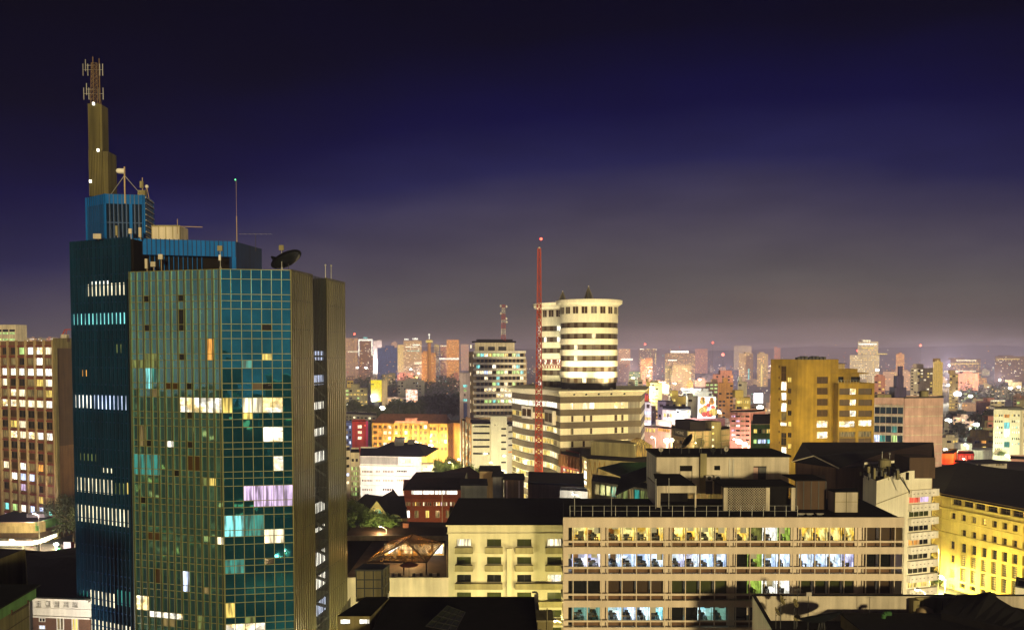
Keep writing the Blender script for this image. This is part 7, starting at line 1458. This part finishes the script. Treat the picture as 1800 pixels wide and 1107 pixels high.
FAR = [
 (604, 629, 594, 1500, 'pink', .12, 'ey', 'pinkish far block with a flat top right beside the glass tower', [(617, 619, .3, 1, 'w')]),
 (630, 655, 595, 1450, 'brown', .16, 'eW', 'far tower outlined by a bright white frame', [(596, 599, 0, 1, 'W'), (596, 625, 0, .07, 'W'), (596, 625, .9, 1, 'W'), (592.5, 595, .35, .65, 'c')]),
 (656, 671, 599, 1900, 'lav', .15, 'we', 'hazy slim block right of the white framed tower', None), (663, 698, 611, 1250, 'bluep', .03, 'o', 'dark blue unlit block standing before the far towers', None),
 (688, 698, 602, 2100, 'pink', .2, 'eo', 'pink hazy tower behind the dark blue block', None), (699, 709, 606, 2000, 'yellow', .25, 'ey', 'yellowish hazy slab left of the tiered white tower', None),
 (709, 741, 599, 1500, 'tan', .3, 'Wew', 'tiered far tower with bright white bands and roof lights', [(595, 597.5, .05, .3, 'W'), (594, 597, .5, .8, 'W'), (605, 607, .5, .9, 'W'), (609, 610, .1, .7, 'W'), (616, 617, .2, .9, 'c'), (636, 640, .6, 1, 'w')]),
 (741, 766, 620, 1300, 'orange', .4, 'eoy', 'low orange lit block under the flared lamp tower', None), (763, 772, 606, 1700, 'tan', .35, 'ew', 'narrow lit block right of the flared lamp tower', [(607, 608.5, 0, 1, 'y')]), (774, 785, 607, 1700, 'rose', .35, 'ey', 'narrow rosy block beside the red lit tower', [(607, 609, 0, 1, 'w')]),
 (785, 807, 597, 1500, 'orange', .45, 'eo', 'red and orange far tower with columns of lit balconies', [(598, 599.5, .1, .9, 'o'), (629, 632, -.6, 1, 'W')]), (810, 824, 605, 2200, 'pink', .3, 'or', 'pink speckled far block left of the slab office', None),
 (607, 646, 682, 760, 'olive', .65, 'yyg', 'low wide block with a glowing yellow facade beside the trees', None), (610, 621, 669, 900, 'yellow', .2, 'y', 'small square yellow block above the glowing facade', None),
 (671, 681, 668, 700, 'tan', .1, 'y', 'tan tower slice joined to the bright yellow screen', None), (681, 715, 698, 690, 'pink', .35, 'ey', 'long low pinkish block beneath the white billboard', None), (699, 746, 669, 900, 'grey', .02, 'w', 'broad grey roofed hall before the far woods', None),
 (895, 926, 632, 1100, 'tan', .3, 'ye', 'low far block between the slab office and the red mast', None),
 (1087, 1108, 613, 1300, 'pink', .1, 'ow', 'pink far block touching the nearer round tower', [(630, 633, .2, 1.2, 'W')]), (1123, 1154, 613, 1700, 'brown', .18, 'egw', 'dark far block with a lit top row right of the round tower', [(613, 614.5, .05, .3, 'W'), (613, 614.5, .45, .6, 'y'), (613, 614.5, .8, 1, 'y'), (621, 640, .93, .97, 'y')]),
 (1126, 1147, 631, 1200, 'orange', .4, 'e', 'small amber lit block below the dark lit top block', None), (1169, 1222, 621, 1400, 'amber', .5, 'eye', 'wide amber far block under a long white light strip', [(616.5, 620, .18, .78, 'W'), (632, 634, .1, .4, 'W')]), (1182, 1215, 642, 1000, 'tan', .14, 'ye', 'tan apartment slab in the haze below the amber block', None), (1169, 1181, 643, 1010, 'olive', .5, 'y', 'narrow slab of yellow lit rows left of the tan slab', None),
 (1222, 1244, 613, 1900, 'rose', .12, 'e', 'faint rose block right of the amber far block', None), (1106, 1126, 653, 1000, 'tarp', .7, 'yg', 'low dark block crammed with yellow green windows', None), (1138, 1164, 673, 820, 'olive', .3, 'y', 'olive low slab with dotted windows behind the podium cornice', None),
 (1104, 1116, 668, 760, 'cream', .08, 'y', 'small cream tower above the podium cornice end', None), (1121, 1130, 668, 780, 'pale', .0, 'y', 'plain pale stub tower right of the small cream tower', None), (1136, 1142, 671, 720, 'yellow', .0, 'y', 'slim yellow lit column block in the hazy middle', None),
 (1200, 1252, 688, 660, 'grey', .12, 'gw', 'long grey shed with a white glare strip along its roof', [(682.5, 686.5, -.05, .3, 'W'), (683, 686.5, .34, .62, 'W')]), (1240, 1262, 672, 800, 'brown', .4, 'g', 'brown low block with rows of small greenish windows', None), (1253, 1289, 658, 900, 'rose', .06, 'o', 'reddish flat block in the haze', None), (1263, 1289, 673, 720, 'orange', .05, 'W', 'bright orange box building with a white side light', None),
 (1209, 1227, 697, 520, 'grey', .0, 'w', 'plain grey block left of the white billboard', None), (1180, 1206, 697, 560, 'yellow', .1, 'y', 'dim yellow shop block behind the lavender house', None),
 (1299, 1324, 621, 1150, 'tan', .3, 'yew', 'tall tan apartment tower with lit columns left of the amber block', [(648, 667, .66, .74, 'c')]), (1331, 1350, 622, 1120, 'tan', .25, 'ye', 'matching tan apartment tower touching the amber block', [(640, 690, .35, .5, 'y')]), (1290, 1321, 608, 2300, 'grey', .06, 'y', 'faint grey flat topped block high on the hazy horizon', None), (1361, 1372, 611, 1900, 'rose', .35, 'r', 'red lit far block over the amber block roof', None),
 (1297, 1313, 671, 620, 'pale', .0, 'w', 'tall pale sign tower beside the yellow banded block', None), (1293, 1319, 699, 470, 'yellow', .45, 'yo', 'stepped yellow block with orange bands near the billboard', None),
 (1494, 1546, 624, 1100, 'pale', .5, 'wy', 'white gridded tower with a crown of bright lights', [(597.5, 600.5, .42, .68, 'w'), (603.5, 606, .28, .9, 'W'), (610, 613, .4, .8, 'y'), (621, 623, .9, 1.25, 'y')]), (1508, 1544, 600, 1106, 'pale', .3, 'ye', 'upper stage of the white gridded tower', None), (1575, 1590, 622, 1500, 'orange', .35, 'ye', 'small orange lit far block above the purple spire', None),
 (1601, 1640, 647, 900, 'pale', .28, 'yw', 'pale banded slab with two lit columns behind the pink gable', None), (1640, 1657, 637, 880, 'amber', .0, 'y', 'golden finned tower glowing beside the pale banded slab', None), (1671, 1724, 631, 1300, 'brown', .3, 'ye', 'tiered far block with long bright rows of lamps', [(632, 634.5, .18, .85, 'w'), (638, 640, 0, .95, 'y'), (651, 653.5, -.2, .85, 'w'), (655, 656.5, .5, 1, 'y')]), (1669, 1685, 657, 900, 'tan', .3, 'y', 'beige banded mid-rise right of the golden tower', None),
 (1685, 1720, 656, 1000, 'rose', .3, 'oe', 'rose block with orange lit balconies in the haze', None), (1749, 1803, 626, 1300, 'brown', .14, 'yWw', 'broad dark far block with a golden strip at the right edge', [(630, 632, .05, .8, 'y')]), (1741, 1766, 703, 760, 'cream', .5, 'y', 'low cream hall with a bright roof edge', [(703, 705, 0, 1, 'w')]),
 (1700, 1747, 769, 470, 'amber', .3, 'yo', 'low yellow lit house under a dark hipped roof', None), (1683, 1746, 791, 440, 'cream', .2, 'z', 'long white wall house with a blue dark roof', None), (1659, 1684, 751, 560, 'grey', .05, 'y', 'grey gabled house beside the pink gable wall', None), (1552, 1600, 653, 1000, 'pink', .16, 'ye', 'pinkish far block behind the purple stepped spire', None), (1537, 1556, 661, 800, 'rose', .2, 'y', 'rose far block between the amber block and the spire', None),
]
for q in FAR: far(*q[:3], q[3] * (1.4 if q[3] > 950 else 1), *q[4:8], bands=None if q[8] is None else q[8])
# bright yellow screen on the tan slice, tilted white billboard
t = thing('yellow_screen', 'tall glowing yellow advertising screen among the trees', 'screen', W(660, 690, 699)); F = Fr(W(652, 690, 699)[:2], W(670, 690, 699)[:2]); b = MB(); F.box(b, 0, F.L, -3, 0, Z(706, 699), Z(668, 699)); b.build('panel', [lit('screen_yellow', (1, .75, .0), 1.15, 'plain')], t); b = MB(); F.box(b, -2, F.L * .3, -2, .3, Z(676, 699), Z(674.5, 699)); F.box(b, F.L * .3, F.L * .75, -3, -.2, 0, Z(706.2, 699)); b.build('frame', [M['steel']], t)
t = thing('tilted_billboard', 'slightly tilted white glowing billboard above the tree grove', 'billboard', W(724, 697, 640)); F = Fr(W(714, 697, 640)[:2], W(734, 697, 640)[:2]); P = F.P; z0, z1 = Z(706, 640), Z(685, 640); b = MB(); b.hexa([P(0, 0, z0), P(F.L, 0, z0 - .6), P(F.L, -.6, z0 - .6), P(0, -.6, z0), P(-.4, 0, z1 + .4), P(F.L - .2, 0, z1), P(F.L - .2, -.6, z1), P(-.4, -.6, z1 + .4)]); b.build('panel', [lit('billboard_glow', (1, .86, .78), 1.6, 'plain', (.8, .4, .2))], t); b = MB(); F.box(b, F.L * .3, F.L * .36, -.5, -.1, 0, z0 - .6); F.box(b, F.L * .7, F.L * .76, -.5, -.1, 0, z0 - .7); b.build('posts', [M['steel']], t)
t = thing('lit_sign_panel', 'blazing white sign panel on posts left of the amber block', 'sign', W(1333, 700, 500)); F = Fr(W(1325.5, 700, 500)[:2], W(1341, 700, 500)[:2]); b = MB(); F.box(b, 0, F.L, -.5, 0, Z(708, 500), Z(691, 500)); b.build('panel', [LW['n']], t); b = MB(); F.box(b, F.L * .45, F.L * .55, -.4, -.1, 0, Z(708.1, 500)); b.build('post', [M['steel']], t)
t = thing('flared_lamp_tower', 'slender far tower with a flared glowing head and a white tip lamp', 'tower', W(754.5, 640, 1500)); x = X(754.5, 1500, 610); b = MB(); b.lathe(x, 1500, [(3.5, 0), (3, Z(604, 1500)), (6, Z(600, 1500)), (4.5, Z(597, 1500)), (1, Z(596, 1500))], 12); b.build('shaft', [M['orange']], t); b = MB(); b.lathe(x, 1500, [(5.6, Z(602, 1500)), (6.6, Z(600, 1500)), (5.4, Z(598, 1500))], 12); b.build('head_light', [LW['y']], t); b = MB(); b.tube((x, 1500, Z(596, 1500)), (x, 1500, Z(587, 1500)), .7, 6); b.ball((x, 1500, Z(588, 1500)), 1.6, 8); b.build('tip_lamp', [LW['W']], t)
b = MB(); x = X(1648, 879, 650); w_ = X(1657, 879, 650) - X(1640, 879, 650)
t = thing('gold_fins', 'golden vertical fins standing on the face of the golden tower', 'facade fins', (x, 878, 0))
for i in range(5): b.box(x - w_ / 2 + w_ * (i + .25) / 5, x - w_ / 2 + w_ * (i + .75) / 5, 877, 879.6, 0, Z(637 - (2.5 - abs(i - 2)) * 1.6, 878))
b.build('fins', [lit('gold_flood', (1, .62, .12), .65, 'plain')], t)  # fins emit their own glow to look floodlit
# the rest of the low city: about 170 small blocks, alike in the haze
rr = random.Random(41); k = 0
WM = ['tan', 'pink', 'brown', 'olive', 'grey', 'rose', 'cream', 'amber', 'lav', 'orange']
while k < 190:
    Y = 520 * (5.6 ** rr.random()); px = rr.uniform(602, 1830)
    if px < 815 and Y < 1250: continue
    if 1290 < px < 1660 and Y < 620: continue
    h = rr.uniform(5, 16) + (rr.random() < .15) * rr.uniform(5, 16); z = h; v = (Y and (CAMZ - z) / Y * F_PX); top = HOR + v
    wpx = rr.uniform(9, 26) * F_PX / Y
    far(px - wpx / 2, px + wpx / 2, top, Y, rr.choice(WM), rr.uniform(.06, .3), rr.choice(['ye', 'ew', 'yw', 'e', 'yg', 'wy']), 'small low building with scattered lit windows, one of many in the hazy city', group='low buildings of the hazy city', seed=k); k += 1
rb2 = random.Random(19)
for i in range(36):
    Y = 330 * (7 ** rb2.random()); px = rb2.uniform(440, 596); h = rb2.uniform(8, 26); wpx = rb2.uniform(12, 26) * F_PX / Y
    far(px - wpx / 2, px + wpx / 2, HOR + (CAMZ - h) / Y * F_PX, Y, rb2.choice(WM), rb2.uniform(.08, .3), rb2.choice(['ye', 'ew', 'yw', 'e']), 'low building hidden behind the mirror glass tower', group='low buildings behind the glass tower', seed=i + 400)
for i in range(9):
    px = (48, 56, 63, 70, 78, 86, 92, 40, 99)[i]; far(px - 4, px + 4, 594 + (i * 5) % 5, 1700 + i * 60, WM[i], .5, 'eW', 'tiny far building on the horizon above the brown office slab', group='horizon buildings over the brown slab', seed=i + 900)

# ------------------------------------------------------------------ countless far lights, far woods
b = MB(); mats_ = ['W', 'w', 'y', 'e', 'e', 'o', 'e', 'c', 'r', 'w']
for i in range(2600):
    Y = 600 * (6.2 ** (rr.random() ** .8)); px = rr.uniform(440, 1830) if i > 60 else rr.uniform(45, 125); z = rr.choice((5, 6, 8, 8, 12, 20, 30)) * rr.uniform(.7, 1.3) + (rr.random() < .12) * rr.uniform(20, 45)
    if i <= 60: Y = rr.uniform(2200, 3800); z = rr.uniform(50, 95)
    if px < 815 and Y < 1350 and rr.random() < .8: continue
    x = X(px, Y, HOR); r_ = .00042 * Y * rr.choice((.55, .7, .8, .8, 1.1, 1.5)); c = Vector((x, Y, z)); v = [c + Vector(d) * r_ for d in ((1.4, 0, 0), (0, -1, 0), (-1.4, 0, 0), (0, 1, 0), (0, 0, 1), (0, 0, -1))]; m_ = rr.randrange(len(mats_))
    for (p, q) in ((0, 1), (1, 2), (2, 3), (3, 0)): b.poly((v[p], v[q], v[4]) if False else (v[q], v[p], v[4]), m_); b.poly((v[p], v[q], v[5]), m_)
o = b.build('city_lights', [LW[m_] for m_ in mats_]); o['kind'] = 'stuff'
b = MB()
for i in range(5200):
    Y = rr.uniform(1020, 1320); px = rr.uniform(596, 830) if rr.random() < .75 else rr.uniform(1690, 1830); n_ = 9 + 5 * sin(px * .09) + 3 * sin(px * .31 + 1); zt_ = max(3, n_ + rr.uniform(-3, 12) + (8 if px < 830 else -4)); c = Vector((X(px, Y, HOR), Y, zt_ * rr.random() ** .5)); s_ = rr.uniform(.9, 2.2)
    a = Vector((rr.gauss(0, 1), rr.gauss(0, 1), rr.gauss(0, 1))).normalized() * s_; e = a.cross(Vector((rr.gauss(0, 1), rr.gauss(0, 1), rr.gauss(0, 1)))).normalized() * s_ * .6; b.quad(c - a, c + e, c + a, c - e)
o = b.build('far_woods', [M['leafd']]); o['kind'] = 'stuff'

# ------------------------------------------------------------------ trees
def grove(lst, label, group, kind):
    for (px, py, Y, sc) in lst: hgt = {'broad': 9, 'dark': 10, 'far': 9, 'bush': 3.6}[kind] * sc; p = W(px, py, Y); tree(p.x, Y, max(0, p.z - hgt), sc, label, kind, group, rr.uniform(0, 6))
grove([(r_.uniform(606, 660), r_.uniform(700, 714), r_.uniform(560, 640), r_.uniform(1.1, 1.7)) for r_ in [random.Random(i) for i in range(9)]], 'hazy tree in the grove below the yellow screen', 'grove below the yellow screen', 'far')
grove([(r_.uniform(690, 812), r_.uniform(688, 716), r_.uniform(600, 820), r_.uniform(1.3, 2.2)) for r_ in [random.Random(i + 50) for i in range(26)]], 'hazy tree in the dark park behind the orange apartment row', 'trees of the dark park', 'far')
grove([(r_.uniform(1660, 1800), r_.uniform(715, 765), r_.uniform(520, 760), r_.uniform(.8, 1.4)) for r_ in [random.Random(i + 90) for i in range(14)]], 'hazy tree among the glaring lamps at the right', 'trees among the right hand lamps', 'far')
grove([(770, 806, 320, 1.0), (790, 803, 330, 1.1), (806, 812, 318, 1.0), (824, 816, 312, 1.1), (842, 820, 308, 1.0), (858, 823, 300, 1.0), (783, 820, 296, .8), (815, 828, 290, .9), (838, 834, 282, .9)], 'leafy street tree in the row before the slot windowed block', 'street trees before the slot block', 'broad')
grove([(622, 876, 206, .9), (634, 886, 203, 1.0), (648, 895, 200, .9), (660, 903, 198, .8), (676, 900, 201, .75), (690, 912, 197, .6), (616, 902, 198, .9)], 'garden tree lit from below before the arched window house', 'garden trees at the arched house', 'broad')
for (px, py, Y, sc, lab) in ((112, 868, 274, 1.35, 'tall dark street tree in front of the brown end wall'), (128, 884, 270, 1.25, 'shorter dark street tree touching the glass tower edge'), (1622, 968, 178, 1.0, 'climbing leafy tree beside the balcony stack')):
    grove([(px, py, Y, sc)], lab, None, 'dark' if px < 200 else 'broad')
for (px, py, Y, sc, lab) in ((1760, 793, 418, .9, 'round green lit bush at the foot of the glowing tower'), (1643, 1012, 205, .8, 'small bush glowing at the foot of the yellow stone building')): grove([(px, py, Y, sc)], lab, None, 'bush')

# ------------------------------------------------------------------ lamps that light the streets, with a few added ones
LAMPS = [
 (731, 779, 448, 'glaring street light before the middle of the orange apartment row', 260000, (1, .82, .42), 0, 0, 1.5), (757, 783, 450, 'glaring street light before the right half of the orange row', 200000, (1, .80, .38), 0, 0, 1.3), (700, 786, 446, 'street light before the left half of the orange row', 60000, WARM, 0, 0, .7),
 (672, 717, 660, 'glaring white light between the trees under the yellow screen', 350000, WHITE, 0, 1, 2.2), (612, 712, 640, 'white light glowing through the trees beside the glass tower', 120000, WHITE, 0, 1, 1.0),
 (646, 869, 272, 'street light hidden low before the banded white block', 36000, (1, .86, .75), 0, 0, .4), (702, 874, 275, 'street light behind the brick building roof facing the banded block', 36000, (1, .84, .72), 0, 0, .4),
 (806, 807, 440, 'street light at the corner of the orange row and the slot block', 30000, (1, .7, .25), 0, 0, .6), (846, 822, 372, 'street light under the front of the slot windowed block', 24000, (1, .86, .48), 0, 0, .5), (884, 826, 370, 'street light under the tall part of the slot windowed block', 24000, (1, .88, .5), 0, 0, .5),
 (862, 812, 306, 'added lamp brightening the street trees before the slot block', 12000, (1, .85, .35), 0, 0, .35), (790, 812, 312, 'street light under the left street trees by the orange row', 9000, (1, .85, .35), 0, 0, .35), (893, 838, 288, 'street light at the waving flank of the striped podium', 9000, (1, .84, .44), 0, 0, .5), (972, 836, 254, 'street light behind the red mast base', 9000, WARM, 0, 0, .35),  # the lamp among the street trees is added to brighten dark leaves
 (752, 921, 218, 'garden light before the red brick building', 5000, (1, .6, .25), 0, 0, .3), (655, 918, 202, 'garden light among the trees of the arched house', 9000, (1, .85, .35), 0, 0, .3), (668, 925, 192, 'added lamp brightening the garden trees by the arched house', 6000, (1, .9, .4), 0, 0, .25), (628, 905, 208, 'garden light at the left of the arched house', 7000, (1, .85, .4), 0, 0, .3),  # the lamp in front of the garden trees is added to brighten them
 (1008, 868, 176, 'lamp washing the white wall below the mast roof', 4500, (1, .95, .8), 0, 0, .3), (1028, 858, 236, 'lamp under the lit glass stair of the olive block', 5000, WARM, 0, 0, .3),
 (1652, 1026, 212, 'blazing street light at the corner of the yellow stone building', 50000, (1, .86, .25), 0, 0, 1.0), (1696, 1062, 192, 'street light below the first barred bays of the stone building', 22000, (1, .82, .2), 0, 0, .5), (1752, 1085, 178, 'street light below the last barred bays of the stone building', 24000, (1, .80, .2), 0, 0, .5), (1640, 960, 200, 'white street light behind the balcony stack', 12000, (.95, 1, .6), 0, 0, .8),
 (1612, 1035, 148, 'street light under the balcony stack', 9000, (1, .86, .5), 0, 0, .4), (975, 1090, 118, 'street light in the gap between the hotel and the black roof', 6500, (1, .85, .32), 0, 0, .3), (96, 1122, 104, 'added unseen lamp brightening the white and brick house', 6500, (1, .9, .75), 0, 0, .3), (648, 1118, 113, 'street light in the lane below the podium wall, near the glass tower', 9000, (1, .86, .42), 0, 0, .3), (748, 1118, 113, 'street light in the lane below the podium wall, near the hotel', 9000, (1, .86, .42), 0, 0, .3), (20, 968, 256, 'lamp under the glowing podium canopy at the left edge', 9000, (1, .85, .4), 0, 0, .4), (150, 900, 262, 'street light at the glass tower side of the podium street', 8000, (1, .8, .4), 0, 0, .4),  # the white and brick house lamp is added to brighten its walls
 (60, 902, 266, 'violet white lamp before the lowest floors of the brown slab', 6000, (1, .75, .9), 0, 0, .4),
 (1299, 776, 328, 'blazing lamp at the foot of the rose pink block', 32000, (1, .72, .6), 0, 0, 1.3), (1309, 780, 330, 'second blazing lamp at the foot of the rose pink block', 20000, (1, .78, .6), 0, 0, 1.0), (1224, 778, 262, 'street light before the square panel block', 14000, WARM, 0, 0, .35), (1146, 768, 332, 'street light below the red shop sign', 22000, (1, .75, .55), 0, 0, .4), (1201, 726, 366, 'blue white lamp at the corner of the lit arcade', 30000, (.9, .92, 1), 0, 1, 1.1), (1135, 745, 372, 'violet street light before the white corner house', 20000, (.9, .75, 1), 0, 0, .4),
 (1336, 716, 490, 'glaring lamp under the blazing white sign panel', 160000, WHITE, 0, 1, 2.0), (1263, 723, 400, 'white lamp right of the cartoon coloured billboard', 24000, WHITE, 0, 1, .9), (1345, 800, 236, 'street light low at the left edge of the amber block', 16000, (1, .82, .3), 0, 0, .4), (1420, 806, 232, 'street light low before the amber block front', 14000, (1, .82, .3), 0, 0, .4), (1500, 806, 236, 'street light under the lit signs of the amber block', 16000, (1, .82, .3), 0, 0, .4), (1620, 850, 270, 'street light low before the pink gable wall', 26000, (1, .75, .55), 0, 0, .4),
 (1694, 806, 318, 'red lamp before the glowing red shed', 12000, (1, .08, .04), 0, 0, .4), (1770, 800, 404, 'greenish lamp at the foot of the glowing tower', 42000, (.85, 1, .6), 0, 1, .8),
 (1683, 692, 900, 'largest glaring white light in the hazy right distance', 900000, WHITE, 0, 1, 4.0), (1706, 696, 880, 'pinkish glaring light beside the largest one', 350000, (1, .8, .9), 0, 1, 2.2), (1667, 739, 600, 'yellow white glare right beside the pink gable wall', 260000, (1, 1, .6), 0, 1, 2.2), (1717, 746, 600, 'glaring white light above the yellow lit house', 260000, WHITE, 0, 1, 2.2), (1705, 754, 610, 'greenish glare left of the white light above the yellow house', 120000, (.8, 1, .5), 0, 1, 1.3), (1745, 741, 610, 'blue white glare left of the glowing tower', 100000, WHITE, 0, 1, 1.2), (1776, 682, 900, 'white glare over the dark trees, left of two', 300000, WHITE, 0, 1, 2.0), (1791, 680, 900, 'white glare over the dark trees at the right edge', 250000, WHITE, 0, 1, 1.8), (1662, 790, 360, 'bright street light at the foot of the pink gable wall', 14000, (1, .9, .6), 0, 1, .9), (1697, 781, 430, 'small white light at the left end of the yellow lit house', 12000, WHITE, 0, 1, .7),
 (1542, 650, 1050, 'long white glare right of the gridded tower', 400000, (1, .95, .7), 0, 1, 2.2), (1216, 684, 640, 'white glare on the long grey shed', 160000, WHITE, 0, 1, 1.3), (628, 646, 1150, 'pair of white glares above the far woods', 150000, (1, .9, 1), 0, 1, 1.6), (643, 646, 1150, 'orange white glare above the far woods', 150000, (1, .8, .5), 0, 1, 1.8), (722, 649, 1150, 'pink glare at the edge of the far woods', 30000, (1, .5, .6), 0, 1, 1.6), (1230, 667, 800, 'small round white light in the hazy centre', 30000, WHITE, 0, 1, 1.1), (1163, 704, 560, 'white light above the lavender house', 16000, WHITE, 0, 1, .8), (814, 664, 800, 'white light above the dark park trees', 30000, WHITE, 0, 1, 1.0), (884, 760, 400, 'small lamp on the upper wall of the slot block', 500, WARM, 0, 0, .2),
]
for q in LAMPS: street_lamp(*q[:4], power=q[4], col=q[5], white=bool(q[7]), r=q[8], light=True)
FM = None; rr = random.Random(63)  # invented masts whose strong lamps are added to make the haze glow
for i in range(26):
    px = rr.uniform(612, 800) if i < 6 else rr.uniform(1090, 1810); Y = rr.uniform(1350, 2900) if i < 6 else 760 * (4.2 ** rr.random()); h = rr.uniform(14, 24); x = X(px, Y, 640); col = rr.choice(((1, .70, .34), (1, .70, .34), (1, .82, .5), (1, .60, .34), (1, .92, .75)))
    if FM is None:
        FM = thing('added_light_mast', 'tall light mast added to brighten the haze, one of many over the far city', 'floodlight mast', (x, Y, 0), 'light masts added to brighten the far haze'); b = MB(); b.tube((x, Y, 0), (x, Y, 20), .3, 6); b.build('pole', [M['steel']], FM); b = MB(); b.box(x - 1.6, x + 1.6, Y - .5, Y + .5, 20, 21.2); b.build('lamp_bank', [M['bulb']], FM); r = FM
    else: r = dup(FM, (x, Y, 0), FM['label'], sc=h / 20)
    ROOT[r.name] = Vector((x, Y, 0)); l = bpy.data.lights.new('lamp_light', 'POINT'); l.energy = 620000 * (Y / 1200); l.color = col; l.shadow_soft_size = 1.5; o = bpy.data.objects.new('lamp_light', l); COL.objects.link(o); o.parent = r; o.location = (0, -1.5, 24)
for i, (x, y, h) in enumerate(((-330, -60, 16), (-420, -190, 18), (-540, -150, 16), (-600, -330, 18), (-260, -240, 14), (-30, -260, 16), (-14, -420, 18))):  # unseen masts added to light the haze that the mirror glass reflects
    r = dup(FM, (x, y, 0), 'light mast added behind the viewpoint to brighten the reflections in the mirror glass', sc=h / 20, group='added light masts behind the viewpoint'); l = bpy.data.lights.new('lamp_light', 'POINT'); l.energy = 110000; l.color = (1, .85, .55); l.shadow_soft_size = 1.2; o = bpy.data.objects.new('lamp_light', l); COL.objects.link(o); o.parent = r; o.location = (0, 0, 24)
for (px, py, lab) in ((1134, 605, 'right of the round tower'), (1253, 602, 'over the hazy centre'), (1271, 623, 'below the hazy skyline centre'), (1618, 607, 'over the pink gable block'), (623, 587, 'beside the glass tower'), (1507, 616, 'on the gridded tower')):
    Y = 2000 if px != 1271 else 1500; p = W(px, py, Y); t = thing('warning_mast', 'thin far mast with a red warning lamp ' + lab, 'mast', (p.x, Y, 0), 'far masts with red lamps'); b = MB(); b.tube((p.x, Y, 0), (p.x, Y, p.z), .5, 5, 0, .2); b.build('pole', [M['steel']], t); b = MB(); b.ball((p.x, Y, p.z), 2.6, 8); b.build('red_lamp', [M['redlamp']], t)
for i, (px, w_) in enumerate(((1000, 0),)): pass

# ------------------------------------------------------------------ city behind the camera: seen only as reflections in the mirror glass
rr = random.Random(77)
BH = [(-34, -70, 26, 44, 'brown', 'brown block behind the viewpoint, seen in the mirror glass'), (-6, -120, 22, 52, 'tan', 'tan tower behind the viewpoint, seen in the mirror glass'), (-70, -95, 24, 38, 'darkbrown', 'dark block left behind the viewpoint, seen in the mirror glass'), (-150, 8, 34, 34, 'olive', 'olive block across the street, seen in the mirror glass'), (-215, -20, 40, 46, 'brown', 'brown slab across the street, seen in the mirror glass'), (-185, -75, 36, 30, 'grey', 'grey block across the street, seen in the mirror glass'), (-290, 10, 44, 52, 'tan', 'tan slab farther across the street, seen in the mirror glass'), (-300, -110, 46, 40, 'rose', 'rose block farther across the street, seen in the mirror glass'), (-110, -60, 26, 28, 'cream', 'cream low block behind the viewpoint, seen in the mirror glass'), (-45, -190, 34, 60, 'grey', 'tall grey tower far behind the viewpoint, seen in the mirror glass')]
for (x, y, w_, h, wm, lab) in BH:
    if y < -200: continue
    rt = thing('street_block', lab, 'building', (x, y, 0), 'blocks seen as reflections'); b = MB(); b.box(x - w_ / 2, x + w_ / 2, y - w_ / 2, y + w_ / 2, 0, h); b.build('wall', [M[wm]], rt)
    for F in (Fr((x + w_ / 2, y + w_ / 2), (x - w_ / 2, y + w_ / 2)), Fr((x + w_ / 2, y - w_ / 2), (x + w_ / 2, y + w_ / 2))):
        b = MB(); z = h - 2
        while z > 3:
            rowp = rr.choice((.03, .06, .14, .4))
            for i in range(int(F.L / 3)):
                if rr.random() < rowp: F.rect(b, i * 3 + .4, i * 3 + 2.5, z - 1.7, z, .06, rr.randrange(5))
            z -= 3.5
        if b.f: b.build('lit_windows', [LW[q] for q in 'dydem'], rt)['kind'] = 'stuff'
for (x, y, z, lab) in ((-120, 60, 7, 'street light by the olive reflected block'), (-95, 20, 7, 'street light at the corner before the glass tower'), (-60, 30, 7, 'street light in the street before the glass tower'), (-22, -20, 7, 'street light in the street under the viewpoint')):
    rt = thing('street_lamp', lab, 'street lamp', (x, y, 0), 'street lamps lighting the city'); b = MB(); b.tube((x, y, 0), (x, y, z), .1, 8); b.build('pole', [M['metal']], rt); b = MB(); b.ball((x, y, z + .3), .4, 10); b.build('bulb', [M['bulb']], rt); lamp_light(rt, (x, y, z - .4), 9000, WARM)

# ------------------------------------------------------------------ night haze over the city
hz = MB(); hz.box(-2900, 2900, -520, 5200, -1.0, 102); ho = hz.build('haze', []); ho['kind'] = 'stuff'
hm = bpy.data.materials.new('haze'); hm.use_nodes = True; t = hm.node_tree; t.nodes.clear(); o = _n(t, 'ShaderNodeOutputMaterial'); pv = _n(t, 'ShaderNodeVolumePrincipled')
pv.inputs['Color'].default_value = (.48, .455, .84, 1); pv.inputs['Density'].default_value = .00029; pv.inputs['Anisotropy'].default_value = 0.0
t.links.new(pv.outputs[0], o.inputs['Volume']); ho.data.materials.append(hm)
